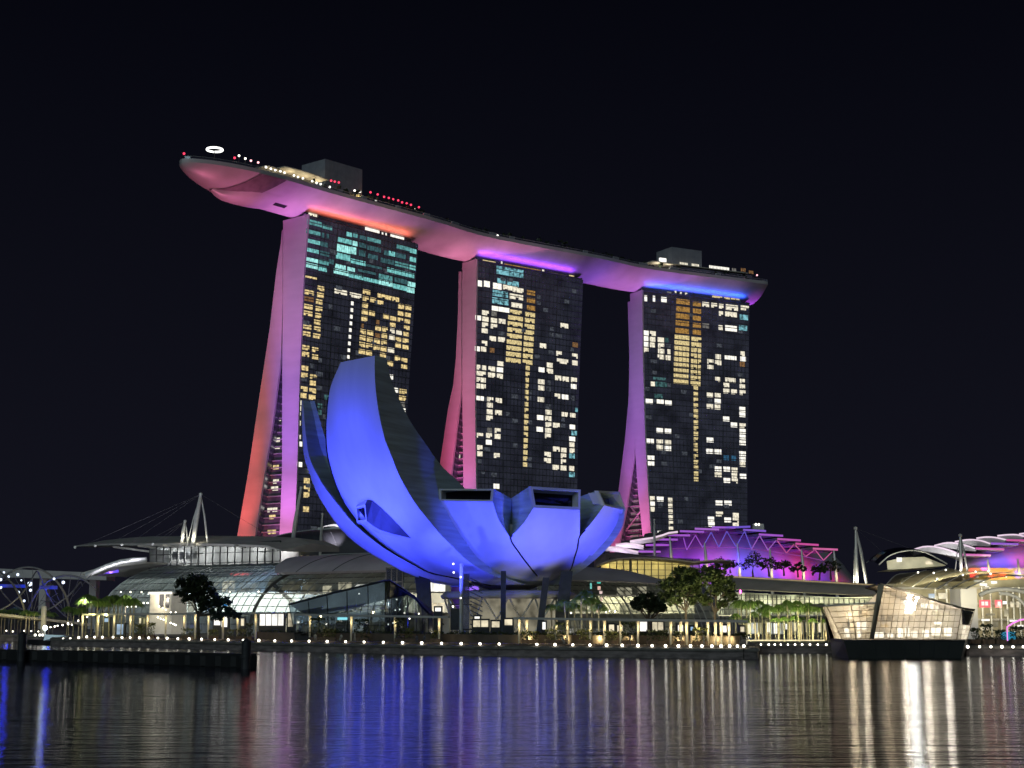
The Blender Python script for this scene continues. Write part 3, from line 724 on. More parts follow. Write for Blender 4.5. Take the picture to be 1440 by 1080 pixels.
# roof garden foliage on the deck
gard = MB()
for k in range(260):
    s = random.uniform(60, SLEN - 14); lat = random.uniform(-13, 12); g = hullpt(s, lat, ZD)
    c = g + UP * random.uniform(1.2, 5.5)
    for _ in range(7):
        q = c + V((random.gauss(0, .8), random.gauss(0, .8), random.gauss(0, .6))); a = V((random.gauss(0, 1), random.gauss(0, 1), random.gauss(0, 1))).normalized() * .7; e = a.cross(V((random.random(), random.random(), 1))).normalized() * .5
        gard.quad(q - a - e, q + a - e, q + a + e, q - a + e)
LEAFD = mat('dark_leaf', (0.035, 0.05, 0.025), .6, 0, .5, .7)
gard.part('roof_garden', LEAFD, sky, kind='stuff')

# LED lines on the tower roofs washing the hull above
def roofled(T, f0, f1, col, power, nn=-1.6, z=196.2, wd=.8, tilt=(-.25, 1)):
    L = T.Lz(ZR)
    strip_light(T.pt(L * f0, nn, z), T.pt(L * f1, nn, z), T.n * tilt[0] + UP * tilt[1], wd, col, power, 'roof_led')
roofled(T1, .03, .93, (1.0, .17, .10), 3400, tilt=(-.5, 1))
roofled(T2, .03, .90, (.26, .04, 1.0), 5200, z=197.0, wd=.5, tilt=(-.1, 1))
roofled(T3, .03, .94, (.02, .10, 1.0), 6500, z=197.0, wd=.5, tilt=(-.1, 1))
# end-wall floodlights: (height, wall offset n, colour, power kW, cone)
K = 1000
for T, lst in ((T1, [(185, 9, (1, .30, .66), 1500, 17), (150, 8, (.8, .22, 1), 900, 20), (112, 8, PUR, 700, 22), (75, 8, (.75, .18, 1), 330, 28), (40, 9, MAG, 190, 44), (14, 9, (1, .25, .72), 80, 70),
                     (165, 25, (1, .12, .26), 560, 12), (135, 30, (1, .09, .15), 620, 14), (100, 35, RED, 540, 17), (66, 41, RED, 330, 24), (34, 46, RED, 180, 36), (12, 50, RED, 70, 60)]),
               (T2, [(186, 7, (1, .32, .62), 1150, 17), (150, 8, PINK, 800, 20), (112, 8, (1, .15, .40), 560, 24), (72, 8, MAG, 260, 32), (44, 7, (.7, .2, 1), 150, 44), (18, 6, VIO, 120, 64),
                     (110, 24, (1, .10, .26), 260, 16), (78, 29, (1, .08, .24), 230, 22), (46, 34, (1, .10, .32), 130, 32)]),
               (T3, [(186, 6, (.66, .24, 1), 1150, 17), (150, 7, (.5, .14, 1), 800, 20), (112, 8, PUR, 520, 24), (74, 5, (.9, .18, .7), 260, 30), (44, 4, (1, .14, .40), 160, 42), (18, 2, RED, 110, 64),
                     (112, 24, (.5, .1, 1), 190, 16), (78, 29, (.7, .15, .9), 180, 22), (48, 33, (1, .14, .5), 120, 32), (22, 38, RED, 80, 50)])):
    for zt, ns, col, pw, ang in lst:
        wash(T, -40 if T is not T1 else -46, ns, zt, ns, col, pw * K * (1.30 if zt <= 80 else .9 if zt <= 116 else .64), ang)
# hull underside between the towers and under the bow
def hullwash(s, lat, col, pw, ang, s_at=None, g=None):
    spot(hullpt(s, lat, LZ + 1) if g is None else g, hullpt(s_at or s, -3, 200), col, pw * K, ang, 1.0, 1.0)
hullwash(62, -30, (.66, .17, 1), 900, 15); hullwash(45, -34, (1, .24, .56), 650, 16); hullwash(20, -34, (1, .23, .42), 660, 15)
s12 = (s_of(588, -8) + s_of(669, -8)) / 2; s23 = (s_of(820, -8) + s_of(903, -8)) / 2
hullwash(s12 - 4, -30, (1, .29, .56), 1050, 15); hullwash(s12 + 14, -30, (1, .28, .48), 520, 12); hullwash(s23 - 20, -30, (.42, .14, 1), 620, 13); hullwash(s23 - 8, -30, (.38, .13, 1), 850, 14); hullwash(s23 + 8, -30, (.95, .27, .82), 800, 15)
hullwash(SLEN - 2, -10, (.5, .08, 1), 1500, 7); spot(hullpt(SLEN, 30, LZ + 1) + path(SLEN)[1] * 40, hullpt(SLEN - 1, 0, 203), (.55, .10, 1), 1500 * K, 9, 1, 1)
# faint pale wash on the hull's seaward rim
for px, col in ((470, (.9, .5, .7)), (520, (1, .55, .5)), (570, (1, .5, .45)), (720, (1, .55, .75)), (780, (.9, .5, .85)), (950, (1, .42, .6)), (1010, (.8, .45, .9))):
    s = s_of(px, -18); spot(hullpt(s, -75, LZ + 1), hullpt(s, -16, 206), col, 360 * K, 15, 1.0, 1.0)
# ================================================================ lotus shaped museum
MC = XY(712, 322, 0)
def ell(px, py, cx, R_, cz, Rz, cyy=322.0):
    d = ray(px, py); o = EYE - V((cx, cyy, cz))
    S = lambda v: V((v.x / R_, v.y / R_, v.z / Rz))
    a, b_ = S(o), S(d)
    A, B, C = b_.dot(b_), a.dot(b_), a.dot(a) - 1
    D = B * B - A * C
    t = (-B - math.sqrt(D)) / A if D > 0 else -B / A
    return EYE + d * t
def poly_at(pts, n):
    L = [0]
    for a, b in zip(pts, pts[1:]): L.append(L[-1] + math.hypot(b[0] - a[0], b[1] - a[1]))
    out = []
    P = [V((x, y, 0)) for x, y in pts]; P = [P[0] * 2 - P[1]] + P + [P[-1] * 2 - P[-2]]
    for k in range(n):
        v = L[-1] * k / (n - 1)
        for i in range(len(L) - 1):
            if v <= L[i + 1] + 1e-6:
                t = (v - L[i]) / (L[i + 1] - L[i]); p0, p1, p2, p3 = P[i:i + 4]
                q = .5 * ((2 * p1) + (p2 - p0) * t + (2 * p0 - 5 * p1 + 4 * p2 - p3) * t * t + (3 * p1 - p0 - 3 * p2 + p3) * t ** 3)
                out.append((q.x, q.y)); break
    return out
mus = thing('lotus_museum', 'blue floodlit museum shaped like an open lotus flower with curved petals', 'museum', MC + UP * LZ)
EB = dict(cx=MC.x - 1.5, R_=40.0, cz=48.5, Rz=37.5)
EA = dict(cx=MC.x - 3.2, R_=40.5, cz=48.0, Rz=36.5)
EC = dict(cx=MC.x, R_=25.2, cz=37.0, Rz=25.0)
def petal(name, Lp, Rp, E, depth, n=28, m=14, back=None, bl=None, lift=0.0, backL=None):
    """outer skin between two traced edges on its own ellipsoid, side walls running back towards the axis, inner skin closing it"""
    La, Ra = poly_at(Lp, n), poly_at(Rp, n)
    rows = []
    for i in range(n):
        r = []
        for j in range(m):
            k = j / (m - 1); r.append(ell(La[i][0] + (Ra[i][0] - La[i][0]) * k, La[i][1] + (Ra[i][1] - La[i][1]) * k, **E))
        rows.append(r)
    mb = MB(); mb.grid(rows)
    o = mb.part(name, M['petal'], mus); smooth_by_angle(o, 40)
    def backpt(p, i, tab):
        k = i / (n - 1); d = depth(k)
        ax = V((MC.x, MC.y, p.z)) - p; ax.z = 0
        q = p + ax.normalized() * min(d, ax.length * .9)
        return q
    sides = []
    for col, tab, nm in ((0, backL, 'left'), (m - 1, back, 'right')):
        mb = MB(); rr = []
        for i in range(n):
            p = rows[i][col]
            if tab:
                k = i / (n - 1); bx = poly_at(tab, n)[i]; q = PY(bx[0], bx[1], p.y + depth(k))
            else: q = backpt(p, i, tab)
            rr.append([p.lerp(q, t) for t in (0, .03, .25, .5, .75, 1)])
        mb.grid(rr); mb.part('side_wall', M['petal_side'], o); sides.append([r[-1] for r in rr])
    mb = MB(); mb.grid([[a.lerp(b, t) for t in (0, .33, .67, 1)] for a, b in zip(sides[0], sides[1])]); mb.part('inner_skin', M['petal_side'], o, True)
    mb = MB(); top = rows[0]; bk = [sides[0][0].lerp(sides[1][0], j / (m - 1)) for j in range(m)]
    mb.grid([top, bk]); mb.part('tip_cap', M['petal_side'], o)
    return o, rows, sides
pb_, rB, sB = petal('petal', [(479, 509.5), (464, 547), (459, 592), (459, 620), (461, 640), (468, 668), (481, 701), (498, 727), (516, 747), (538.5, 766), (561, 782), (583, 794), (605, 805), (637, 812), (690, 823)],
      [(527, 500), (527, 530), (529, 555), (533, 582), (541, 617), (550, 640), (561, 668), (577, 697), (590, 716), (604, 733), (618, 750), (638, 770), (662, 792), (700, 812), (745, 823)], EB,
      lambda k: 3 + 16 * min(1, k * 2.2), n=36, m=16,
      back=[(543, 503), (549, 530), (556, 550), (575, 589), (597, 622), (620, 654), (642, 675), (660, 695), (680, 730), (700, 765), (725, 800), (750, 823)])
pb_['label'] = 'tallest petal curving up to a narrow tip'
pa_, rA, sA = petal('petal', [(424.5, 563), (424.7, 600), (427.4, 640), (434, 662), (444, 690), (459, 716), (475.5, 740), (494, 758.5), (516, 775), (538.5, 788), (561, 801), (587, 812), (605, 819), (637, 824)],
      [(426, 563), (429, 600), (434, 640), (444, 664), (457, 686), (474, 708.5), (494, 733), (516, 753), (538.5, 770), (561, 783.5), (583, 795.5), (605, 807), (637, 813), (660, 820)], EA, lambda k: 2.6 + 9 * min(1, k * 1.6), n=30, m=8,
      back=[(446, 568), (451, 605), (461, 645), (470, 668), (482, 700), (498, 724), (516, 746), (538, 764), (561, 781), (583, 794), (605, 805), (637, 812), (660, 821)])
pa_['label'] = 'thin outermost petal seen edge on'
pc_, rC, sC = petal('petal', [(617.8, 704), (615.5, 720), (613.5, 735), (626, 750), (645, 770), (668, 790), (692, 804), (720, 815), (752, 824)],
      [(693, 705.5), (700.5, 729), (709, 743), (718, 757), (730, 777), (742, 793), (752, 806), (760, 815), (768, 823)], EC, lambda k: 9.0, n=24, m=14,
      back=[(719, 701), (718.8, 730), (718.6, 748), (718.4, 757.5), (730, 778), (742, 794), (752, 807), (760, 816), (768, 824)])
pd_, rD, sD = petal('petal', [(750, 714), (738, 733), (728, 745), (718, 757), (730, 777), (742, 793), (752, 806), (760, 815), (768, 823)],
      [(815.2, 717), (815.5, 735), (815, 754), (812, 770), (808, 783), (804, 797), (798, 808), (790, 816), (780, 823)], EC, lambda k: 9.0, n=24, m=14,
      backL=[(718.6, 701), (718.4, 730), (718.2, 748), (718.2, 757.5), (730, 778), (742, 794), (752, 807), (760, 816), (768, 824)])
pe_, rE, sE = petal('petal', [(849, 711), (838, 727), (827, 741), (815, 754), (812, 770), (808, 783), (804, 797), (798, 808), (790, 816)],
      [(879, 718), (876, 738), (869, 752), (859, 766), (845, 780), (830, 793), (815, 804), (800, 813), (785, 822)], EC, lambda k: 7.0, n=24, m=10,
      backL=[(816.5, 698), (816, 730), (815.5, 748), (815, 754.5), (812, 771), (808, 784), (804, 798), (798, 809), (790, 817)])
for rows, col in ((rC, 0), (rD, 0), (rE, 0), (rB, 0)):
    o = {id(rC): pc_, id(rD): pd_, id(rE): pe_, id(rB): pb_}[id(rows)]
    ps = [r[col] + (V((r[col].x - MC.x, r[col].y - MC.y, -12)).normalized() * .04) for r in rows[(8 if rows is not rB else 4):]]
    mb = MB(); mb.tube(ps, .16, 5); mb.part('seam', M['void'], o)
# skylight openings in the tips of the three low petals
def opening(o, rows, TL, TR, sag, dy, backs):
    b0 = rows[0]; m = len(b0)
    t0 = PY(*TL, b0[0].y + dy); t1 = PY(*TR, b0[-1].y + dy)
    top = [t0.lerp(t1, j / (m - 1)) for j in range(m)]
    fr = MB(); gl = MB(); rb = MB()
    out = (b0[m // 2] - V((MC.x, MC.y, b0[m // 2].z))); out.z = 0; out.normalize()
    def ringpt(k, v):        # k along, v up, both 0..1
        j = k * (m - 1); i = min(int(j), m - 2); f = j - i
        return b0[i].lerp(b0[i + 1], f).lerp(top[i].lerp(top[i + 1], f), v)
    ku, kv = .045, .13
    o_r = [(k / 12, 0) for k in range(13)] + [(1, 1)] + [(k / 12, 1) for k in range(11, -1, -1)]
    outer = [ringpt(k, v) for k, v in o_r]; inner = [ringpt(ku + k * (1 - 2 * ku), kv + v * (1 - 2 * kv)) for k, v in o_r]
    rec = [p - out * 2.2 for p in inner]
    fr.grid([[p + out * .25 for p in outer], [p + out * .25 for p in inner], rec], True)
    fr.grid([[p + out * .25 for p in outer], [p - out * .6 for p in outer]], True)
    f_ = fr.part('skylight_frame', M['petal'], o)
    gl.poly(rec); gl.part('skylight_glass', M['void'], f_)
    # roof and side cheeks behind the opening
    rb.quad(t0, t1, backs[1], backs[0])
    rb.poly([b0[-1], t1, backs[1]]); rb.poly([b0[0], backs[0], t0])
    rb.part('petal_roof', M['petal_side'], o)
opening(pc_, rC, (617.7, 687.5), (695, 687.5), 2, 1.5, (sC[0][0], sC[1][0]))
opening(pd_, rD, (744.7, 684), (815.7, 688.5), 2, 1.5, (sD[0][0], sD[1][0]))
opening(pe_, rE, (839.4, 690), (869.5, 691.5), 2, 1.6, (sE[0][0], sE[1][0]))
# far petals on the other side of the bowl
for az, rr_, top in ((95, 25, 27.5), (50, 25.5, 28.5), (20, 25, 27), (140, 26, 33)):
    rows = []
    for i in range(13):
        k = i / 12; z = 12.5 + (top - 12.5) * k; r = rr_ * math.sqrt(max(0, 1 - ((37 - z) / 25) ** 2)); hw_ = R(19) * (1 - .35 * max(0, k - .4))
        rows.append([V((MC.x + r * math.cos(R(az) + a), MC.y + r * math.sin(R(az) + a), z)) for a in [-hw_ + 2 * hw_ * j / 8 for j in range(9)]])
    inn = [[V((MC.x, MC.y, p.z)).lerp(p, .62) for p in r] for r in rows[6:]]
    mb = MB(); mb.grid(rows); o = mb.part('petal', M['petal'], mus, True)
    mb = MB(); mb.grid(inn); mb.grid([[a[0], b[0]] for a, b in zip(rows[6:], inn)]); mb.grid([[a[-1], b[-1]] for a, b in zip(rows[6:], inn)]); mb.grid([rows[-1], inn[-1]]); mb.part('side_wall', M['petal_side'], o)
# round belly and base ring below the petals
mb = MB(); mb.lathe(V((MC.x + .5, MC.y, 0)), [(.1, 11.5), (5, 11.7), (9.5, 13.6), (12.5, 16.4), (13.5, 20), (13.5, 24)], 40); mb.part('belly', M['petal'], mus, True)
mb = MB(); mb.lathe(V((MC.x + .5, MC.y, 0)), [(.1, 9.6), (13.5, 9.6), (14, 10.2), (13, 11.0), (7, 11.4)], 40); mb.part('base_ring', M['concrete'], mus, True)
mb = MB(); mb.lathe(V((MC.x + .5, MC.y + 2, 0)), [(9.5, LZ), (9.5, 9.7)], 32); mb.part('glass_lobby', glow('lobby_glass', (.62, .56, .40), .42, .75, .35), mus)
# projecting window hood low on the tall petal
oc = [(500.5, 713), (513.5, 709), (515.7, 732.6), (501.5, 734.5)]
base = [ell(x, y, **EB) for x, y in oc]
fo = [PY(x, y, p.y - 2.4) for (x, y), p in zip(oc, base)]
cen = sum(fo, V((0, 0, 0))) / 4; inn = [p.lerp(cen, .2) for p in fo]; rec = [p + V((0.3, 1.6, 0)) for p in inn]
mb = MB(); mb.grid([fo, inn, rec], True); mb.grid([fo, [p + V((.3, 3.4, 0)) for p in fo]], True); hd = mb.part('window_hood', M['petal'], pb_)
mb = MB(); mb.poly(rec); mb.part('hood_glass', M['void'], hd)
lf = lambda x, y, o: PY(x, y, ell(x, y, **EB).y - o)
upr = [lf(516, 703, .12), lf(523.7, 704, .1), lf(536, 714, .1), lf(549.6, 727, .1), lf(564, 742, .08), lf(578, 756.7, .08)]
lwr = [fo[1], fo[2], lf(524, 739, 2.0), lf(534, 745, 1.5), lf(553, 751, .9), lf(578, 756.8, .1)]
mb = MB(); mb.grid([upr, lwr]); mb.part('hood_cheek', mat('dark_cheek_cladding', (.05, .055, .07), .5), hd)  # the cheek's shade is put into its dark colour
und = [lf(501.5, 738, .05), lf(515, 740, .05), lf(525, 746, .05), lf(536, 751, .05), lf(555, 755, .05), lf(578, 757.2, .05)]
mb = MB(); mb.grid([[fo[3]] + lwr[1:], und]); mb.quad(fo[0], fo[1], upr[0], lf(503, 709, .1)); mb.part('hood_lip', M['petal'], hd)
# legs
def leg(px0, py0, px1, py1, Y0, Y1, w0, w1):
    a = PY(px0, py0, Y0); b = PY(px1, py1, Y1); b.z = LZ - .1
    mb = MB(); e0 = V((w0, 0, 0)); e1 = V((w1, 0, 0)); f_ = V((0, .8, 0))
    mb.hexa([b - e1 - f_, b + e1 - f_, b + e1 + f_, b - e1 + f_, a - e0 - f_, a + e0 - f_, a + e0 + f_, a - e0 + f_]); mb.part('leg', M['darksteel'], mus)
leg(597, 810, 604, 868, 318, 314, 1.1, .85); leg(588, 812, 596, 868, 322, 320, .6, .5); leg(708, 803, 707.5, 880, 306, 302, .5, .5); leg(768, 812, 757, 868, 308, 304, .62, .62); leg(797, 803, 786, 868, 312, 309, 1.15, 1.25)
leg(690, 826, 686, 868, 330, 330, .5, .5); leg(742, 828, 740, 868, 334, 334, .5, .5)
# white lattice of crossing struts under the bowl
nl = 16
for k in range(nl):
    a0 = math.pi * 2 * k / nl; a1_ = a0 + math.pi * 2 / nl * 1.0
    for s_ in (-1, 1):
        mb = MB(); mb.tube([V((MC.x + .5 + 11.2 * math.cos(a0), MC.y + 11.2 * math.sin(a0), LZ)), V((MC.x + .5 + 13.2 * math.cos(a0 + s_ * .39), MC.y + 13.2 * math.sin(a0 + s_ * .39), 9.9))], .19, 6); mb.part('lattice_strut', M['steel'], mus)
# glass lift tower with louvres
lt = thing('lift_tower', 'slender glass lift tower with tilted louvres under the lotus museum', 'lift tower', XY(654, 296, LZ))
lp = XY(653, 296, 0)
ML = glassy('lift_glass', (.55, .62, .8), .55)
mb = MB(); mb.cube(lp.x - .9, lp.x + .9, 295, 297, LZ, 14.0); mb.part('glass_shaft', ML, lt)
mb = MB(); mb.tube([(lp.x - .6, 294.9, LZ), (lp.x - .6, 294.9, 15.9)], .38, 10); mb.part('round_mast', M['steel'], lt)
for z in (3.6, 8.2, 11.6):
    mb = MB(); mb.cube(lp.x - 2.6, lp.x + 1.4, 295.2, 297.4, z, z + .18); mb.part('landing', M['darksteel'], lt)
for k in range(12):
    mb = MB(); z = 3 + k * .85; mb.box((lp.x + 2.2, 296, z + .3), (1.15, 0, -.55), (0, 1.0, 0), (.05, 0, .09)); mb.part('louvre', ML, lt)
mb = MB(); mb.box((lp.x - 1.6, 296.2, 5.6), (1.0, 0, 0), (0, .9, 0), (0, 0, 1.9)); mb.part('lift_cabin', M['darksteel'], lt)
for px, py in ((648, 811.5), (638, 805), (648, 841), (637, 853), (637.5, 793)):
    mb = MB(); mb.ball(PY(px, py, 294.6), .2, 6); mb.part('lamp', WB, lt)
# blue floodlights standing round the museum, one or two for every petal
BLU = (.046, .066, 1.0)
for az in (-150, -115, -85, -55): blamp((MC.x + 17 * math.cos(R(az)), MC.y + 17 * math.sin(R(az)), 3.2), (1, .88, .6), 190, .3)  # added warm lamps lighting the lattice struts from the front
def pflood(rows, ri, ci, dr, kw, ang, side=0.0, z=LZ + .6, aim=None, bl=1.0):
    p = rows[ri][ci]; ax = V((MC.x, MC.y, 0)); d = V((p.x, p.y, 0)) - ax; r = d.length; d.normalize()
    e = V((-d.y, d.x, 0)); q = ax + d * (r + dr) + e * side + UP * z
    spot(q, aim or p, BLU, kw * K * 1.22, ang, bl, .5, 'museum_floodlight')
Z5 = LZ + 2.4
pflood(rB, 14, 7, 20, 76, 75, -2, 15); pflood(rB, 21, 5, 11, 15, 100, -4, 12.5); pflood(rB, 26, 9, 9, 7, 95, -2, Z5); pflood(rB, 4, 8, 26, 34, 26, -8, 15); pflood(rB, 20, 11, 12, 12, 90, 0, 12.5)
pflood(rA, 10, 3, 14, 46, 60, -3, Z5); pflood(rA, 18, 3, 11, 22, 75, -3, Z5); pflood(rA, 24, 3, 9, 6, 80, -3, Z5)
pflood(rC, 6, 7, 17, 22, 52, 9, 7.5, None, .55); pflood(rC, 6, 4, 17, 22, 52, 3, 7.5, None, .55); pflood(rC, 12, 8, 10, 4, 80, 5, 5)
pflood(rD, 6, 7, 17, 36, 52, 2, 6, None, .55); pflood(rD, 12, 7, 10, 3, 80, 0, 5)
pflood(rE, 6, 5, 17, 38, 50, 4, 6, None, .55)
# ================================================================ mall, theatres and waterfront buildings
M['metalroof'] = mat('grey_roof_panels', (0.42, 0.40, 0.46), 0.5, .15, 0.15, 0.15, stretch=(1, 1, 1))
M['shopwall'] = mat('pale_interior_wall', (0.62, 0.60, 0.56), 0.7, 0, 0.25, 0.25)
M['vglass'] = fritted('vault_glass')
M['blade_roof'] = mat('grey_blade_roof', (.16, .15, .17), .5, .2, .2)
M['ribgrey'] = mat('grey_vault_rib', (.22, .24, .24), .5, .2, .2)
M['arch'] = mat('dark_window_bars', (0.05, 0.055, 0.06), .5, .3, .2)
M['soffit'] = mat('pale_soffit', (0.40, 0.38, 0.36), .6, .1, .15, .3)
SW = glow('shop_window', (1.0, .88, .62), 1.0, .75, .45); SWW = glow('white_shop_window', (1, .97, .9), 1.5, .4, .5); SWB = glow('blue_shop_window', (.42, .66, 1.0), .8, .6, .3)
SWD = glow('dim_shop_window', (.45, .40, .26), .55, .8, .3)
def seg(px0, Y0, px1, Y1):
    a, b = XY(px0, Y0), XY(px1, Y1); d = (b - a); L = d.length; d.normalize(); n = V((-d.y, d.x, 0))
    if n.y < 0: n = -n
    return a, d, n, L
def vault(t, a, d, n, L, D, Hh, z0=LZ, th0=0, th1=90, ribs=20, rows=9, tg=None):
    """glass quarter barrel: thin ribs, glazing bars, glass, lit rooms behind"""
    f = lambda x, th, r=1.0: a + d * x + n * (D * (1 - math.cos(R(th)) * r)) + UP * (z0 + Hh * math.sin(R(th)) * r)
    mb = MB(); mb.grid([[f(L * i / 12, th0 + (th1 - th0) * j / 12) for j in range(13)] for i in range(13)]); mb.part('glass_vault', M['vglass'], t)
    mb = MB()
    for i in range(ribs + 1):
        mb.tube([f(L * i / ribs, th0 + (th1 - th0) * j / 10, 1.004) for j in range(11)], .11 if i % 4 else .2, 5)
    mb.part('vault_ribs', M['ribgrey'], t)
    mb = MB()
    for j in range(rows + 1):
        th = th0 + (th1 - th0) * j / rows; mb.tube([f(0, th, 1.002), f(L, th, 1.002)], .09, 4)
    mb.part('glazing_bars', M['arch'], t)
    return f
def rooms(t, a, d, n, L, D0, floors, seedv, warm, dens=.6, depth=6):
    """galleries behind the glass: floor slabs and lit shop fronts"""
    rd = random.Random(seedv); mb = MB()
    for z0, z1 in floors:
        mb.box(a + d * (L / 2) + n * (D0 + depth / 2 - 3) + UP * (z0 - .15), d * (L / 2), n * (depth / 2 + 3), UP * .15)
    mb.part('gallery_floors', M['concrete'], t)
    mb = MB(); mb.box(a + d * (L / 2) + n * (D0 + depth + .3) + UP * ((floors[0][0] + floors[-1][1]) / 2), d * (L / 2), n * .3, UP * ((floors[-1][1] - floors[0][0]) / 2)); mb.part('back_wall', M['shopwall'], t)
    for z0, z1 in floors:
        x = 1.0
        while x < L - 4:
            w_ = rd.uniform(2.5, 7)
            if rd.random() < dens:
                mb = MB(); hh = (z1 - z0) * rd.uniform(.45, .75); nk = max(1, int(w_ / 1.8))
                for k in range(nk):
                    p = a + d * (x + w_ * (k + .04) / nk) + n * (D0 + depth - .05) + UP * (z0 + .1); e = d * (w_ / nk * .9)
                    mb.quad(p, p + e, p + e + UP * hh, p + UP * hh)
                mb.part('shop_window', rd.choice(warm), t)
            x += w_ + rd.uniform(.6, 2.5)
def inlamps(a, d, n, L, D0, z, col, pw, k):
    for i in range(k): blamp(a + d * (L * (i + .5) / k) + n * D0 + UP * z, col, pw, .6)

# --- left glass vault
va, vd, vn, vL = seg(132, 440, 352, 404)
lm = thing('glass_vault_hall', 'long curved glass vault hall with white ribs at the left behind the palms', 'mall building', va + vd * (vL / 2) + UP * LZ)
f1 = vault(lm, va, vd, vn, vL, 30, 19, ribs=24, rows=12)
rooms(lm, va, vd, vn, vL, 20, [(LZ, 7), (7.2, 12.5), (12.7, 17.5)], 3, [SWD, SW, SWB], .45, 7)
inlamps(va, vd, vn, vL, 15, 11, (.86, .96, .92), 12500, 5)
mb = MB(); mb.grid([[va + vn * 0.2 + UP * LZ, va + vn * 27 + UP * LZ], [f1(0, 60), va + vn * 27 + UP * 17], [f1(0, 85), va + vn * 30 + UP * 20]]); mb.part('end_glass', M['vglass'], lm)
# lit entrance box in the vault
ea, ed, en, eL = seg(209, 404, 240, 399)
eb = thing('entrance_porch', 'cream lit entrance porch with a bright white band over its doors', 'entrance', ea + ed * 2.5 + UP * LZ)
zb = (866 - 855) / F * 402 + H; ztp = (866 - 834) / F * 402 + H
mb = MB(); mb.hexa([ea + UP * LZ, ea + ed * eL + UP * LZ, ea + ed * eL + en * 5 + UP * LZ, ea + en * 5 + UP * LZ, ea + UP * ztp, ea + ed * eL + UP * ztp, ea + ed * eL + en * 5 + UP * ztp, ea + en * 5 + UP * ztp]); mb.part('porch_walls', M['shopwall'], eb)
mb = MB(); mb.box(ea + ed * (eL / 2) - en * .3 + UP * (ztp - .1), ed * (eL / 2), en * .25, UP * .25); mb.part('light_band', glow('band_light', (1, .96, .82), 2.0, .2), eb)
for k, (x0, w_) in enumerate(((.44, .2), (.72, .16))):
    mb = MB(); p = ea + ed * (eL * x0) - en * .06 + UP * zb; mb.box(p + ed * (eL * w_ / 2) + UP * 1.7, ed * (eL * w_ / 2), en * .05, UP * 1.7); mb.part('door', M['facade'], eb)
blamp(ea + ed * (eL / 2) - en * 3.5 + UP * (ztp - 1.8), (1, .86, .58), 1500, .3)
# --- middle barrel with a metal roof shell
wa, wd_, wn, wL = seg(352, 404, 566, 372)
mm = thing('barrel_roof_hall', 'glass fronted hall under a smooth grey barrel roof beside the dark glass wedge', 'mall building', wa + wd_ * (wL / 2) + UP * LZ)
f2 = vault(mm, wa, wd_, wn, wL, 24, 17, th0=0, th1=72, ribs=14, rows=9)
g2 = lambda x, th: wa + wd_ * x + wn * (24 - 25.2 * math.cos(R(th))) + UP * (3.8 + 18.4 * math.sin(R(th)))
mb = MB(); rr = []
for i in range(25):
    x = -7 + (wL + 7) * i / 24; k = min(1, (x + 7) / 9.0); lo = 90 - (90 - 47) * math.sin(k * math.pi / 2)
    rr.append([g2(x, lo + (92 - lo) * j / 12) for j in range(13)])
mb.grid(rr); mb.grid([[r[0], r[0] + wn * 1.2 - UP * .5] for r in rr]); o = mb.part('roof_shell', M['metalroof'], mm); smooth_by_angle(o, 40)
mb = MB()
for x in (9, 22): mb.tube([g2(x + j * .22, 47 + 45 * j / 12) + UP * .05 for j in range(13)], .10, 4)
mb.part('roof_seams', M['arch'], mm)
mb = MB(); mb.tube([g2(x, 92) + UP * .25 for x in (0, wL / 2, wL)], .18, 5); mb.part('ridge_rail', M['steel'], mm)
rooms(mm, wa, wd_, wn, wL, 8, [(LZ, 6.6), (7, 11.6), (12, 16)], 9, [SWD, SWW, SW, SWD], .62, 9)
inlamps(wa, wd_, wn, wL, 6, 9, (1, .95, .72), 4200, 4)
blamp(wa + wd_ * 4 + wn * 7 + UP * 8, (.42, .64, 1), 5200, .6); blamp(wa - wd_ * 4 + wn * 8 + UP * 7, (.42, .64, 1), 4200, .6)
mb = MB(); mb.tube([wa + wd_ * 1 + wn * 7 + UP * 14, wa + wd_ * 11 + wn * 9 + UP * 6.2], .5, 6); mb.part('escalator', M['darksteel'], mm)
# big dark arch rib on the joint
mb = MB(); mb.tube([f2(0, t, 1.02) for t in range(0, 76, 6)], .38, 6); mb.part('arch_rib', M['arch'], mm)
# upper glass storey with a wing roof and long fins
ua, ud, un, uL = seg(207, 470, 392, 440)
uc = thing('wing_roof_hall', 'upper glass hall under a long thin wing roof with pale fins reaching left', 'mall building', ua + ud * (uL / 2) + UP * 19)
z0, z1 = 18.5, 27.0
mb = MB(); mb.box(ua + ud * (uL / 2) + un * 8 + UP * ((z0 + z1) / 2), ud * (uL / 2), un * .3, UP * ((z1 - z0) / 2)); mb.part('back_wall', M['shopwall'], uc)
mb = MB(); mb.quad(ua + UP * z0, ua + ud * uL + UP * z0, ua + ud * uL + UP * z1, ua + UP * z1); mb.quad(ua + UP * z0, ua + un * 8 + UP * z0, ua + un * 8 + UP * z1, ua + UP * z1); mb.part('glass_wall', M['vglass'], uc)
mb = MB()
for i in range(19): mb.box(ua + ud * (uL * i / 18) - un * .1 + UP * ((z0 + z1) / 2), ud * .12, un * .15, UP * ((z1 - z0) / 2))
for j in range(4): mb.box(ua + ud * (uL / 2) - un * .12 + UP * (z0 + (z1 - z0) * j / 3), ud * (uL / 2), un * .12, UP * .1)
mb.part('mullions', M['arch'], uc)
for x in (2.5, 5.5, 8.2, 11): 
    mb = MB(); mb.box(ua + ud * x + un * 7.6 + UP * 24.2, ud * .9, un * .1, UP * 1.1); mb.part('window', M['void'], uc)
inlamps(ua, ud, un, uL, 3.5, 25, (.95, .95, 1.0), 1700, 5)
mb = MB(); top = []
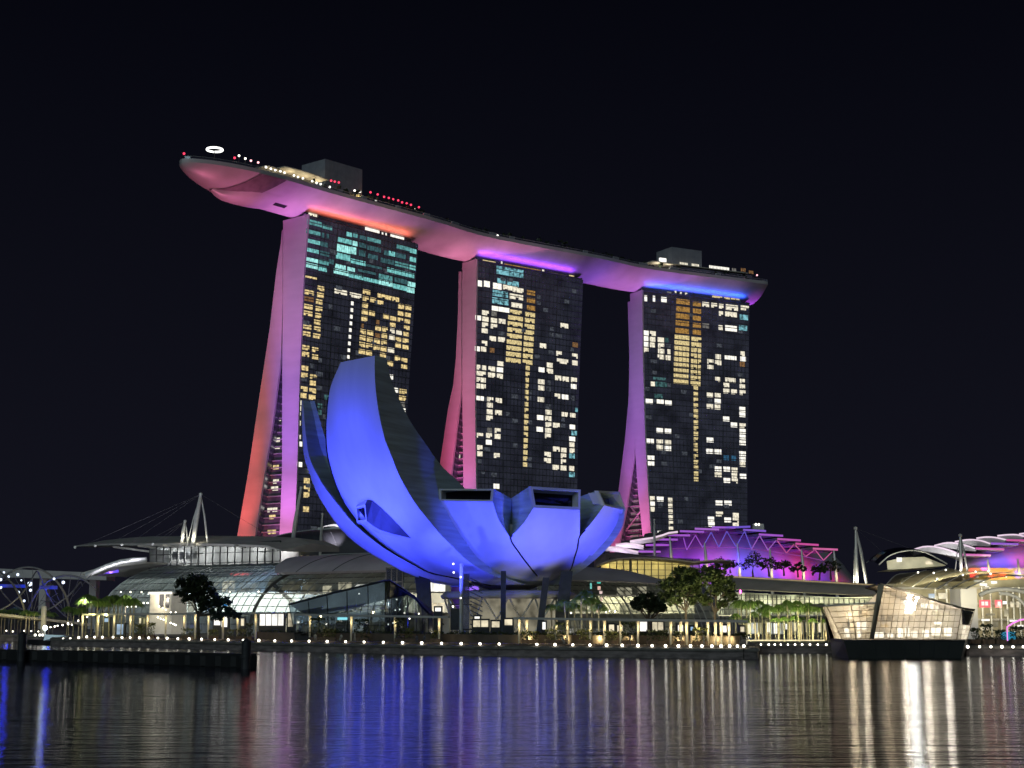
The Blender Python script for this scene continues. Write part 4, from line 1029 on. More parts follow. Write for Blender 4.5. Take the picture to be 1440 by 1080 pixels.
for px, py, dz in ((104, 767.5, .35), (118, 766.8, .5), (140, 766, .8), (170, 765.5, 1.1), (207, 766.5, 1.3), (260, 766, 1.3), (320, 767, 1.3), (375, 769, 1.2), (396, 774, .5)):
    k = (px - 207) / (392 - 207); Y = 470 - 30 * k - 7 
    p = PY(px, py + 1.0, Y); top.append((p, dz))
rr = []
for p, dz in top:
    rr.append([p, p + UP * dz * .5, p + un * 12 + UP * (dz + 2.0), p + un * 24 + UP * (dz + 1.5), p + un * 24 + UP * .6, p + un * 8])
mb.grid(rr, True); mb.poly(rr[0][::-1]); mb.poly(rr[-1]); mb.part('wing_roof', M['soffit'], uc)
for x0, y0, x1, y1 in ((160, 769, 210, 775.5), (195, 767.5, 236, 773), (230, 766.5, 264, 771.5), (270, 765.5, 298, 770.5), (330, 766.5, 352, 771)):
    k = (x0 - 207) / 185; mb = MB(); a_ = PY(x0, y0, 470 - 30 * k - 10); b_2 = PY(x1, y1, 470 - 30 * k + 1); mb.box((a_ + b_2) / 2, (b_2 - a_) / 2, un * .3, UP * .28); mb.part('roof_fin', M['steel'], uc)
for px, py in ((105.5, 769.5), (134, 767.5), (171.5, 766), (215, 765)):
    mb = MB(); mb.ball(PY(px, py, 455), .45, 6); mb.part('tip_lamp', mat('tip', (.8, .8, .78), .5), uc)
strip_light(PY(150, 790, 452), PY(330, 782, 430), UP, 1.0, (.9, .88, 1), 2300, 'roof_led')
# curved beam and small roof left of the vault
lc = thing('curved_beam_canopy', 'pale curved beam holding a low flat canopy at the left end of the vault hall', 'canopy', XY(165, 452, 14))
mb = MB(); mb.tube([PY(x, y, 448) for x, y in ((121, 810), (135, 803), (150, 796.5), (170, 790), (188, 787.5), (206, 787))], .75, 8); mb.part('curved_beam', M['steel'], lc)
mb = MB(); A = [PY(x, y, 455) for x, y in ((113, 806), (150, 795), (205, 790), (205, 792.5), (150, 798), (113, 809))]; mb.prism(A, (8, 22, 0)); mb.part('canopy_roof', M['soffit'], lc)
spot(XY(130, 430, 3), PY(165, 792, 450), (.9, .9, 1), 16000, 40)
blamp(PY(154, 804, 462), (.22, .08, 1), 2600, .5); mb = MB(); mb.box(PY(154, 804, 463), (2.6, 0, .2), (0, .3, 0), (0, 0, .5)); mb.part('violet_lamp', glow('violet_light', (.16, .09, .95), 1.1, .8, .5), lc)
# distant elevated road
rb_ = thing('road_viaduct', 'grey elevated road deck crossing far behind the blue footbridge', 'viaduct', XY(40, 540, LZ))
mb = MB(); a_, b_2 = PY(-60, 797, 560), PY(150, 806, 540); mb.hexa([a_ - UP * 3.2, b_2 - UP * 2.4, b_2 - UP * 2.4 + V((0, 12, 0)), a_ - UP * 3.2 + V((0, 12, 0)), a_, b_2, b_2 + V((0, 12, 0)), a_ + V((0, 12, 0))]); mb.part('deck', M['concrete'], rb_)
for px in (-20, 62, 132):
    mb = MB(); p = XY(px, 556, 0); mb.cube(p.x - 1.2, p.x + 1.2, 552, 557, LZ, 19); mb.part('pier', M['concrete'], rb_)
spot(XY(40, 470, 3), PY(50, 804, 550), (.8, .75, .9), 17000, 60)
# helix footbridge
M['helix'] = mat('grey_helix_steel', (.16, .16, .18), .45, .3, .2)
hb = thing('helix_footbridge', 'footbridge wrapped in crossing steel tubes and lit deep blue', 'footbridge', XY(40, 405, LZ))
ha, hz_ = XY(-120, 392), 9.2
hb0, hb1 = XY(-140, 380), XY(118, 418); hd_ = (hb1 - hb0); hL = hd_.length; hd_.normalize(); hn = V((-hd_.y, hd_.x, 0))
for ph, sg, rad_, r_ in ((0, 1, 6.2, .28), (math.pi, 1, 6.2, .28), (.6, -1, 5.2, .2), (math.pi + .6, -1, 5.2, .2)):
    mb = MB(); ps = []
    for i in range(121):
        k = i / 120; th = ph + sg * k * math.pi * 2 * 1.9; zc = hz_ + 3.2 - 5.5 * max(0, k - .8) / .2 * .6
        ps.append(hb0 + hd_ * (hL * k) + hn * (rad_ * math.cos(th)) + UP * (zc + rad_ * math.sin(th)))
    mb.tube(ps, r_, 6); mb.part('helix_tube', M['helix'], hb, True)
mb = MB(); mb.hexa([hb0 - hn * 3 + UP * (hz_ - .6), hb1 - hn * 3 + UP * 3.6, hb1 + hn * 3 + UP * 3.6, hb0 + hn * 3 + UP * (hz_ - .6), hb0 - hn * 3 + UP * hz_, hb1 - hn * 3 + UP * 4.2, hb1 + hn * 3 + UP * 4.2, hb0 + hn * 3 + UP * hz_]); mb.part('deck', M['soffit'], hb)
for i in range(0, 30):
    k = i / 29; mb = MB(); th = .4 + k * 12; p0 = hb0 + hd_ * (hL * k) + UP * (hz_ + 3.2)
    mb.tube([p0 + hn * (6 * math.cos(th)) + UP * (6 * math.sin(th)), p0 + hn * (5.2 * math.cos(th + 2.2)) + UP * (5.2 * math.sin(th + 2.2))], .08, 4); mb.part('strut', M['helix'], hb)
for px in (-10, 60):
    mb = MB(); p = XY(px, 402, 0); mb.tube([p + UP * LZ, p + UP * 8.6], .7, 8); mb.part('pier', M['concrete'], hb)
for px, py, s_ in ((5.5, 805, .3), (12, 811, .35), (25, 808, .4), (1, 815, .4), (30, 816, .25), (42, 821, .65), (43, 830, .4), (26, 833, .4), (1, 826, .4), (76, 814, .35), (89, 819, .45), (34, 845, .35)):
    mb = MB(); mb.ball(PY(px, py, 401), s_, 6); mb.part('bridge_lamp', glow('cold_lamp', (.72, .82, 1), 2.0) if not bpy.data.materials.get('cold_lamp') else bpy.data.materials['cold_lamp'], hb)
for px in (-30, 12, 70): lamp(PY(px, 832, 414), (.03, .05, 1), 420, .4)
mb = MB(); mb.box(PY(15, 824, 403), hd_ * 4.2, hn * .1, UP * .40); mb.part('blue_led', glow('blue_led_light', (.015, .045, .85), .6, .85, .35), hb)  # glowing bars paint the blue haze over the bridge
mb = MB(); mb.box(PY(68, 826, 406), hd_ * 2.6, hn * .1, UP * .45); mb.part('blue_led', bpy.data.materials['blue_led_light'], hb)
# --- dark sail roof behind the barrel hall
ds = thing('dark_sail_roof', 'dark curved sail roof with small lamps along its eave behind the barrel hall', 'theatre building', XY(450, 500, LZ))
mb = MB(); rr = []
for px, py in ((362, 764), (380, 757), (400, 751.5), (420, 748), (445, 745), (470, 743.3), (500, 743), (530, 746), (560, 753), (590, 762)):
    k = (px - 362) / 228; p = PY(px, py, 500); e = PY(min(px + 26 * (1 - k) + 4, 590), 781, 488)
    rr.append([e.lerp(p, t) + UP * (2.2 * math.sin(t * math.pi)) + V((0, -4 * math.sin(t * math.pi), 0)) for t in [j / 8 for j in range(9)]] + [p + V((2, 25, .8))])
mb.grid(rr); o = mb.part('sail_roof', mat('dark_sail', (.045, .045, .06), .6, .2, .2, .2), ds); smooth_by_angle(o, 50)
mb = MB(); mb.tube([r[8] for r in rr], .3, 5); mb.part('sail_edge', M['steel'], ds)
mb = MB(); a_, b_2 = PY(392, 783, 490), PY(560, 783, 490); mb.quad(a_ - UP * 16, b_2 - UP * 16, b_2 + UP * .4, a_ + UP * .4); mb.part('terrace_wall', M['darksteel'], ds)
for px, w_, c in ((401, 2, SWD), (411, 3, SWD), (418, 2, SWD), (424, 3, SW), (433, 3, SWD), (443, 3, SW), (453, 3, SWW), (459.5, 2.6, SWW), (471, 1.6, SW), (480, 2.6, SWW), (490, 1.6, SWB), (507, 3, SWB)):
    mb = MB(); p = PY(px, 778.5, 489.5); mb.box(p, (w_ * .11, 0, 0), (0, .1, 0), (0, 0, random.uniform(.4, .75))); mb.part('lit_opening', c, ds)
for px, py in ((424.5, 774.5), (432, 771.5)):
    mb = MB(); mb.box(PY(px, py, 487), (.8, 0, 0), (0, .2, 0), (0, 0, .3)); mb.part('lamp', glow('yellow_lamp', (1, .9, .4), 1.4) if not bpy.data.materials.get('yellow_lamp') else bpy.data.materials['yellow_lamp'], ds)
for pts in (((446, 746.5), (458, 744.5), (470, 744), (483, 747.5)), ((455, 744), (466, 741.3), (478, 741), (490, 744))):
    mb = MB(); P = [PY(x, y, 497) for x, y in pts]; rr = [[p, p + UP * .9, p + V((0, 4, .9)), p + V((0, 4, .3))] for p in P]; mb.grid(rr, True); mb.part('roof_leaf', M['steel'], ds)
spot(PY(470, 765, 478), PY(470, 744, 498), (1, .95, 1), 26000, 40)
# lift shaft box beside the lotus
sx = thing('glass_stair_tower', 'narrow grey glass stair tower left of the lotus underside', 'stair tower', XY(555, 352, LZ))
mb = MB(); a_ = PY(543, 799, 350); b_2 = PY(566, 799, 350); mb.cube(a_.x, b_2.x, 350, 356, LZ, a_.z); mb.part('tower_glass', glassy('stair_glass', (.5, .55, .6), .6), sx)
mb = MB()
for k in range(4):
    x = a_.x + (b_2.x - a_.x) * k / 3; mb.cube(x - .1, x + .1, 349.8, 350.2, LZ, a_.z + .2)
for k in range(6): z = LZ + (a_.z - LZ) * k / 5; mb.cube(a_.x, b_2.x, 349.7, 350.3, z - .1, z + .15)
mb.part('tower_frame', M['darksteel'], sx)

# --- right hand mall
ra, rd_, rn, rL = seg(786, 372, 1014, 384)
rm_ = thing('right_vault_hall', 'gold lit glass vault under a leaf shaped grey roof right of the lotus', 'mall building', ra + rd_ * (rL / 2) + UP * LZ)
rn2 = (rn * .9 - rd_ * .42).normalized()
f3 = vault(rm_, ra, rd_, rn2, rL, 20, 14.5, th0=0, th1=70, ribs=26, rows=9)
rooms(rm_, ra, rd_, rn, rL, 9, [(LZ, 6.4), (6.8, 11), (11.2, 14.5)], 21, [SWD, SW, SWD], .5, 7)
inlamps(ra, rd_, rn, rL, 7, 9.5, (1, .92, .56), 4600, 5)
mb = MB(); rr = []
for px, y0, y1 in ((770, 816, 796), (800, 815.5, 797), (830, 816, 797.5), (860, 817, 799), (885, 818, 803), (905, 819, 809), (920, 820, 815), (931, 821, 820.2)):
    lo = PY(px, y0, 368); hi = PY(px - 3, y1, 388); rr.append([lo + V((0, 2, -.3)), lo] + [lo.lerp(hi, t) + UP * (1.0 * math.sin(t * math.pi)) for t in (.2, .4, .6, .8)] + [hi, hi + V((0, 6, -.2))])
mb.grid(rr); smooth_by_angle(mb.part('leaf_roof', M['metalroof'], rm_), 40)
# sign tower of coloured lights inside the glass
st = thing('light_sculpture', 'thin column of teal and pink lights glowing behind the right glass vault', 'light display', XY(845, 371, LZ))
for k, (px, py, w_, h_, c) in enumerate(((842, 819, 5, 1.6, (.05, .75, .6)), (842.5, 827, 4, 2.5, (1, .62, .5)), (845, 833, 4, 2, (1, .75, .7)), (846, 843, 3, 3, (1, .7, .6)), (845, 852, 4, 2.5, (1, .75, .5)), (841, 859, 4, 2, (1, .65, .5)), (831, 824, 2.5, 4, (.2, .8, .7)), (832, 843, 2, 5, (.3, .8, .7)))):
    mb = MB(); mb.box(PY(px, py, 371), (w_ * .085, 0, 0), (0, .15, 0), (0, 0, h_ * .17)); mb.part('light_panel', glow('sculpture_light_%d' % k, c, .9, .5, 1.2), st)
# canopy hall above it
ca, cdv, cn_, cL = seg(858, 425, 985, 432)
cz0 = (866 - 818) / F * 425 + H; cz1 = (866 - 786) / F * 425 + H
ch = thing('gold_glass_hall', 'gold lit glass hall under a flat brown canopy beside the purple roof', 'mall building', ca + cdv * (cL / 2) + UP * (cz0 - 4))
mb = MB(); mb.box(ca + cdv * (cL / 2) + cn_ * 7 + UP * ((cz0 + cz1) / 2 - 2), cdv * (cL / 2), cn_ * .3, UP * ((cz1 - cz0) / 2 + 2)); mb.part('back_wall', mat('ochre_wall', (.55, .45, .22), .7), ch)
mb = MB(); mb.quad(ca + UP * (cz0 - 4), ca + cdv * cL + UP * (cz0 - 4), ca + cdv * cL + UP * cz1, ca + UP * cz1); mb.part('glass_wall', M['vglass'], ch)
mb = MB()
for i in range(14): mb.box(ca + cdv * (cL * i / 13) - cn_ * .1 + UP * ((cz0 + cz1) / 2), cdv * (.10 if i != 3 else .35), cn_ * .12, UP * ((cz1 - cz0) / 2))
for j in range(5): mb.box(ca + cdv * (cL / 2) - cn_ * .12 + UP * (cz0 + (cz1 - cz0) * j / 4), cdv * (cL / 2), cn_ * .1, UP * .08)
mb.part('mullions', M['arch'], ch)
inlamps(ca, cdv, cn_, cL, 3.5, cz1 - 1.5, (1, .86, .45), 1100, 4)
mb = MB(); rr = []
for px, yb, yt in ((838, 797, 778), (852, 791, 779), (870, 786.5, 779.5), (890, 785.5, 780), (920, 786, 782), (950, 788, 785), (976, 791.5, 788), (990, 790, 788.5), (1012, 788.5, 787.8), (1030, 790, 789.5)):
    a_ = PY(px, yb, 421); b_2 = PY(px, yt, 440); rr.append([a_, a_ + UP * .35, b_2, b_2 + V((0, 8, -.4)), a_ + V((0, 10, -.3))])
mb.grid(rr, True); mb.poly(rr[0][::-1]); mb.poly(rr[-1]); mb.part('flat_canopy', mat('brown_canopy', (.22, .18, .17), .55, .2, .15, .3), ch)
# long metal roof over the right hand shops
la, ld, ln, lL = seg(1000, 402, 1262, 345)
lr = thing('long_roof_arcade', 'long plain metal roof over lit shop arcade running behind the palms at right', 'mall building', la + ld * (lL / 2) + UP * LZ)
mb = MB(); rr = []
for i in range(21):
    k = i / 20; px = 1000 + 262 * k; Y = 402 - 57 * k
    lo = PY(px, 826.5 + 12.5 * k, Y - 3); hi = PY(px, 810.5 + 15.5 * k, Y + 9); rr.append([lo + ln * 3 - UP * .3, lo, lo.lerp(hi, .4) + UP * .5, lo.lerp(hi, .75) + UP * .4, hi, hi + UP * .25, hi + ln * 14])
mb.grid(rr); o = mb.part('metal_roof', mat('brown_metal_roof', (.40, .36, .31), .55, .1, .12, .3), lr); smooth_by_angle(o, 35)
mb = MB(); mb.tube([r[5] for r in rr], .13, 5); mb.part('roof_edge', glow('edge_light', (.75, .55, .28), .55, .4, .3), lr)
mb = MB(); mb.quad(la + UP * LZ + ln * 2, la + ld * lL + UP * LZ + ln * 2, la + ld * lL + UP * 9.6 + ln * 2, la + UP * 12.4 + ln * 2); mb.part('glass_front', M['vglass'], lr)
mb = MB()
for i in range(40): mb.box(la + ld * (lL * i / 39) + ln * 1.9 + UP * (6.9 - i / 39 * 1.4), ld * .07, ln * .1, UP * (5.2 - i / 39 * 1.4))
for j in range(6): mb.box(la + ld * (lL / 2) + ln * 1.85 + UP * (5.5 + 1.15 * j), ld * (lL / 2), ln * .08, UP * .07)
mb.part('mullions', M['arch'], lr)
rooms(lr, la, ld, ln, lL, 6, [(LZ, 6.0), (6.4, 10.6)], 33, [SW, SWD, SWW, SWD], .66, 6)
inlamps(la, ld, ln, lL, 5, 9.8, (1, .95, .58), 3200, 7)

# --- theatre with stepped roof blades, lit violet
th = thing('stepped_roof_theatre', 'theatre with stepped roof blades over a curved wall lit violet blue and red', 'theatre building', XY(1040, 520, LZ))
mb = MB(); rr = []
botm = [(880, 800), (1200, 816)]
for i in range(41):
    px = 886 + (1200 - 886) * i / 40; k = i / 40
    yt = interp([(886, 776), (905, 770), (935, 758), (960, 750), (1000, 744.5), (1040, 744), (1070, 750), (1100, 757), (1130, 765), (1165, 776), (1182, 789), (1200, 813)], px); yb = 806 + 12 * k
    Y = 545 - 30 * math.sin(math.pi * k) ; lo = PY(px, yb + 12, Y - 6); hi = PY(px, yt, Y + 6)
    rr.append([lo.lerp(hi, t) + V((0, -5 * math.sin(t * math.pi), 0)) for t in [j / 8 for j in range(9)]])
mb.grid(rr); smooth_by_angle(mb.part('curved_wall', mat('pale_wall', (.42, .40, .42), .6, 0, .08, .1), th), 60)
STEPS = [(897.6, 775, 929, 775.5), (908, 766, 940.7, 766), (922, 758, 953, 758.5), (937, 752, 970.5, 752.5), (956, 746.5, 990, 747.5), (977, 743, 1011, 744.3), (1001, 741, 1034, 741.5), (1020, 741.3, 1055, 740.2), (1045, 744.5, 1077, 746.4), (1067, 751, 1101, 753), (1093, 757.5, 1126, 759.6), (1118.6, 764, 1151, 766), (1143, 771, 1178, 772.5)]
scol = [(.62, .14, 1), (.6, .12, 1), (.6, .14, 1), (.6, .14, 1), (.55, .15, 1), (.6, .2, .95), (.5, .16, 1), (.25, .14, 1), (.35, .15, 1), (.6, .15, 1), (.85, .14, .75), (1, .12, .55), (1, .2, .55)]
for (x0, y0, x1, y1), c in zip(STEPS, scol):
    a_, b_2 = PY(x0, y0, 502), PY(x1, y1, 502); mb = MB()
    mb.hexa([a_ - UP * .5, b_2 - UP * .5, b_2 + V((-5, 28, -.5)), a_ + V((-9, 28, -.5)), a_, b_2, b_2 + V((-5, 28, .6)), a_ + V((-9, 28, .6))]); o = mb.part('roof_blade', M['blade_roof'], th)
    mb = MB(); m = (a_ + b_2) / 2; mb.box(m + V((0, -.15, -.1)), (b_2 - a_) / 2, (0, .1, 0), (0, 0, .3)); mb.part('led_edge', glow('blade_led', c, .62, .15, .2), o)
mb = MB(); pts = [(961, 756), (965.7, 773.5), (978, 752.6), (988, 770), (1000, 748.5), (1011, 769.5), (1022, 747), (1035, 768.6), (1047, 747), (1057, 772), (1068, 753), (1080, 773.5), (1092, 759), (1106, 777.6), (1117, 765), (1133, 782.5), (1146, 773), (1158, 788), (1170, 776)]
for (a0, a1_), (b0, b1) in zip(pts, pts[1:]):
    m2 = MB(); tc_ = (.55, .14, 1) if a0 < 985 else (.22, .16, 1) if a0 < 1050 else (.6, .2, .95) if a0 < 1090 else (.9, .15, .5); m2.tube([PY(a0, a1_, 503), PY(b0, b1, 503)], .16, 5); m2.part('truss_strut', glow('truss_led', tc_, .62, .3, .2), th)
mb.tube([PY(x, y, 503) for x, y in ((940, 772), (966, 771), (988, 770), (1011, 769.5), (1035, 769.5), (1057, 772), (1080, 774.5), (1106, 778.5), (1133, 783), (1158, 788.5))], .13, 5); mb.part('truss_chord', glow('chord_led', (.5, .10, .62), .5, .4, .1), th)
for x0, y0, x1, y1 in ((942, 755, 945, 800), (990.7, 763, 994.5, 806), (1036.7, 764.4, 1041, 809), (1082.5, 771, 1086, 812), (1127, 773, 1131, 814), (1172.5, 774, 1177, 817)):
    a_, b_2 = PY(x0, y0, 500), PY(x1, y1, 498); mb = MB(); mb.tube([b_2 - UP * 6, b_2.lerp(a_, .5), a_], [.5, .52, .25], 8); mb.part('column', M['steel'], th)
    blamp(b_2 + V((.6, -1.3, 1.4)), (1, .75, .42), 420, .2)
for pts in (((849, 770.7), (861, 770), (873, 771.3), (886, 774), (897.6, 777)), ((865.7, 766.5), (880, 764.8), (893, 765.6), (905, 768.6)), ((886, 761.7), (902, 759), (918, 756.8), (932, 753), (940, 750), (953, 748.3))):
    P = [PY(x, y, 500) for x, y in pts]; mb = MB(); rr = [[p, p + V((0, .3, -.9 - .4 * math.sin(i))), p + V((2, 14, -.2)), p + V((2, 14, .5)), p + UP * .25] for i, p in enumerate(P)]; mb.grid(rr, True); o = mb.part('roof_leaf', M['steel'], th)
    mb = MB(); mb.tube([p + V((0, -.25, .1)) for p in P], .3, 5); mb.part('led_edge', glow('pale_led', (1, .78, .95), .95, .2, .2), o)
spot(PY(885, 790, 480), PY(880, 768, 502), (.9, .7, 1), 15000, 60)
for px, py, c, pw in ((930, 772, (.42, .08, 1), 26), (965, 775, (.36, .06, 1), 30), (1000, 776, (.8, .06, .5), 30), (1030, 772, (.08, .05, 1), 34), (1060, 776, (.07, .05, 1), 30), (1075, 800, (.12, .06, 1), 22), (1095, 780, (.55, .06, .85), 30), (1118, 784, (.9, .06, .5), 30), (1140, 788, (1, .05, .16), 30), (1166, 790, (.12, .10, 1), 12),
                       (1010, 800, (.32, .05, .9), 22), (1040, 806, (.7, .05, .35), 16), (985, 798, (.22, .05, 1), 22), (1105, 808, (.1, .05, 1), 20), (1150, 808, (.12, .05, .9), 20), (1188, 806, (1, .06, .03), 9)):
    k = (px - 886) / 314; Y = 545 - 30 * math.sin(math.pi * k) - 9; spot(PY(px, py + 26, Y - 11), PY(px, py - 6, Y + 8), (c[0], min(c[1], .04), c[2]), pw * 370, 85, 1, .5)
mb = MB(); mb.box(PY(1066, 742, 520), (1.8, 0, 0), (0, 1, 0), (0, 0, 1.2)); mb.part('roof_plant', M['steel'], th)
for px in (1063, 1067): mb = MB(); mb.ball(PY(px, 737.5, 519), .4, 6); mb.part('lamp', WB, th)
# --- exhibition hall at the far right
eh = thing('fan_roof_hall', 'hall with overlapping white lit roof leaves and a violet red wall at the right edge', 'exhibition hall', XY(1400, 440, LZ))
ARCS = [((1284.4, 773.5), (1299.7, 769.3), (1317.8, 770), (1337, 775), (1351, 781)), ((1313.6, 768), (1330, 764), (1345.5, 764.7), (1361, 768.6), (1372.6, 773)), ((1342.8, 762.4), (1362, 759.6), (1379, 761), (1393.5, 765.8)), ((1373, 757.5), (1387, 755.8), (1401, 756.8), (1415, 760)), ((1402.5, 754), (1418, 752.6), (1432, 753), (1446, 757)), ((1433, 751.5), (1448, 750), (1462, 751), (1475, 754))]
for A in ARCS:
    P = [PY(x, y, 430) for x, y in poly_at(list(A), 11)]; mb = MB()
    rr = [[p + UP * .15, p + V((0, 0, -.25 - 1.3 * math.sin(math.pi * min(1, i / 10 * .95)))), p + V((3, 12, -1.2)), p + V((3, 16, .2))] for i, p in enumerate(P)]; mb.grid(rr, True); o = mb.part('roof_leaf', M['steel'], eh)
    mb = MB(); mb.tube([p + V((0, -.2, .12)) for p in P], .2, 5); mb.part('led_edge', bpy.data.materials['pale_led'], o)
    strip_light(P[1] + V((.5, -4.0, -5)), P[9] + V((.5, -4.0, -5)), V((0, .55, 1)), .5, (1, .93, .98), 520, 'leaf_led')
for x0, y0, x1, y1, c in ((1352, 779.4, 1393, 780.4, (1, .15, .65)), (1372, 770.7, 1412, 772, (1, .12, .62)), (1393.5, 763.8, 1432, 764.7, (.45, .13, 1)), (1415, 759, 1456, 760, (1, .12, .55)), (1440, 755, 1478, 756, (.7, .12, .8))):
    a_, b_2 = PY(x0, y0, 428), PY(x1, y1, 428); mb = MB(); mb.hexa([a_ - UP * .4, b_2 - UP * .4, b_2 + V((4, 22, -.4)), a_ + V((4, 22, -.4)), a_, b_2, b_2 + V((4, 22, .4)), a_ + V((4, 22, .4))]); o = mb.part('roof_blade', M['blade_roof'], eh)
    mb = MB(); mb.box((a_ + b_2) / 2 + V((0, -.15, -.1)), (b_2 - a_) / 2, (0, .1, 0), (0, 0, .27)); mb.part('led_edge', glow('blade_led', c, .62, .15, .2), o)
mb = MB(); rr = []
for i in range(13):
    px = 1352 + 150 * i / 12; yt = interp([(1352, 790), (1380, 775), (1410, 766), (1440, 759), (1502, 752)], px); lo = PY(px, 800, 446); hi = PY(px, yt, 452); rr.append([lo.lerp(hi, j / 6) - V((0, 3 * math.sin(j / 6 * math.pi), 0)) for j in range(7)])
mb.grid(rr); mb.part('curved_wall', bpy.data.materials['pale_wall'], eh, True)
for px, py, c, pw in ((1368, 793, (1, .06, .12), 8), (1385, 784, (.55, .05, .7), 14), (1400, 778, (.1, .06, 1), 18), (1420, 780, (.1, .06, 1), 16), (1440, 772, (.9, .05, .25), 18), (1410, 795, (1, .12, .03), 7), (1432, 794, (.06, .08, 1), 10), (1395, 795, (1, .06, .06), 6)):
    spot(PY(px, py + 16, 436), PY(px, py - 3, 450), (c[0], min(c[1], .04), c[2]), pw * 290, 80, 1, .4)
mb = MB(); a_, b_2 = PY(1352, 800, 438), PY(1510, 800, 438); mb.quad(a_ - UP * 22, b_2 - UP * 22, b_2 + UP * .3, a_ + UP * .3); mb.part('terrace_wall', mat('ochre_wall_dark', (.35, .27, .12), .7), eh)
for x0, y0, x1, y1 in ((1389, 787, 1391, 800), (1431, 786, 1434, 805)):
    mb = MB(); mb.tube([PY(x1, y1 + 6, 425), PY(x0, y0, 425)], [.45, .25], 8); mb.part('column', M['steel'], eh); blamp(PY(x1, y1 + 1, 423.5), (1, .75, .35), 300, .2)
for px in (1400, 1420, 1438): blamp(PY(px, 812, 434), (1, .72, .22), 900, .4)
# domed lounge with glass arch
dl = thing('glass_arch_lounge', 'dark glass arch roof over a pale lit lounge above the ribbed canopy', 'lounge building', XY(1290, 395, 12))
mb = MB(); P = poly_at([(1236, 794), (1250, 782), (1266, 776), (1284, 774), (1302, 777.5), (1316, 784), (1332, 793)], 15)
rr = []
for i, (x, y) in enumerate(P): p = PY(x, y, 392); rr.append([p + V((0, 20 * j / 4, 1.2 * math.sin(j / 4 * math.pi))) for j in range(5)])
mb.grid(rr); mb.part('glass_arch', glassy('dark_arch_glass', (.25, .27, .3), .7), dl)
mb = MB(); mb.tube([r[0] for r in rr], .16, 6); mb.part('arch_beam', M['steel'], dl)
mb = MB(); lo = [PY(x, y, 394) for x, y in ((1248, 801), (1275, 800), (1305, 797.5), (1330, 795.5))]; hi = [PY(x, y, 394) for x, y in ((1247, 789), (1270, 784), (1300, 783), (1329, 794.5))]
mb.grid([lo, hi]); mb.grid([lo, [p + V((0, 12, -.3)) for p in lo]]); mb.part('lounge_wall', mat('cream_wall', (.6, .57, .45), .6, 0, .25, .3), dl)
for px in (1258, 1280, 1305): blamp(PY(px, 793, 388), (1, .95, .72), 380, .3)
for px, py, w_, h_ in ((1264.5, 787, 7, 6), (1307, 791, 10, 5)): mb = MB(); mb.box(PY(px, py, 393.7), (w_ * .09, 0, 0), (0, .1, 0), (0, 0, h_ * .09)); mb.part('window', SWW if w_ < 8 else SW, dl)
# ribbed glass canopy
for px, Y in ((1275, 322), (1310, 318), (1345, 314), (1380, 312), (1415, 312), (1440, 312)): spot(XY(px, Y, 9.5), XY(px + 8, Y + 22, 16), (1, .90, .58), 900, 140, .6, .4)
for px, Y in ((1365, 298), (1400, 300), (1435, 300)): spot(XY(px, Y, 4), XY(px, 320, 10), (1, .92, .72), 1500, 70, 1, .3)  # added front spots brightening the arches and grey pillar
rc = thing('ribbed_glass_canopy', 'sweeping ribbed glass canopy dotted with small lamps behind the crystal pavilion', 'glass canopy', XY(1340, 330, LZ))
RIBS = [((1240, 833), (1250, 818), (1262, 808), (1280, 806)), ((1267.8, 820), (1280, 811.5), (1291.4, 805.4), (1302.5, 802)), ((1283, 825.5), (1298, 814), (1313.6, 806), (1334, 799)), ((1299.7, 827), (1314, 816), (1329, 809), (1351, 802)), ((1317.8, 828.3), (1336, 817), (1354, 808), (1372, 804), (1390, 803)), ((1337, 828.3), (1356, 817.5), (1375, 810), (1393, 807), (1420, 804.7)), ((1355, 829.7), (1375, 820), (1393, 813), (1415, 810), (1437, 810), (1462, 813))]
mb = MB(); rows = []
for i, rb in enumerate(RIBS):
    pts = poly_at(list(rb), 12); Y0 = 352 - i * 5; row = [PY(x, y, Y0 + 18 * k / 11) for k, (x, y) in enumerate(pts)]; rows.append(row)
    m2 = MB(); m2.tube(row, .14, 6); m2.part('canopy_rib', M['steel'], rc)
mb.grid(rows); mb.part('canopy_glass', fritted('canopy_glass', (.72, .72, .64), (.62, .58, .44), .5, .12), rc)
for px, py in ((1291, 805), (1313, 805.7), (1330, 801.5), (1350.7, 802), (1372, 804), (1390, 803), (1354, 808.5), (1375, 810.5), (1393, 807), (1415, 810.5), (1437, 810.3), (1318, 814)):
    mb = MB(); mb.ball(PY(px, py, 338), .22, 6); mb.part('lamp', WB, rc)
# mall front at the far right
fr = thing('right_mall_front', 'mall front with two glowing red signs and pale arches at the right edge', 'mall building', XY(1405, 330, LZ))
mb = MB(); a_, b_2 = XY(1245, 352), XY(1520, 352); mb.quad(a_ + UP * LZ, b_2 + UP * LZ, b_2 + UP * 14.8, a_ + UP * 13.2); mb.part('front_wall', mat('olive_wall', (.36, .33, .24), .7, 0, .4, .2), fr)
for z in (5.4, 8.9, 12.3):
    mb = MB(); mb.box((a_ + b_2) / 2 + V((0, -.5, z)), V(((b_2 - a_).x / 2, 0, 0)), (0, .4, 0), (0, 0, .22)); mb.part('floor_band', M['concrete'], fr)
for px in (1384, 1396, 1410, 1419, 1428, 1437, 1447, 1318, 1334):
    mb = MB(); c = XY(px, 350.5); mb.tube([c + UP * LZ, c + UP * 12.5], .24, 8); mb.part('column', M['steel'], fr)
mb = MB(); p = XY(1354, 318), XY(1377, 318); mb.cube(p[0].x, p[1].x, 318, 326, LZ, (866 - 829) / F * 320 + H); mb.part('grey_pillar', M['concrete'], fr)
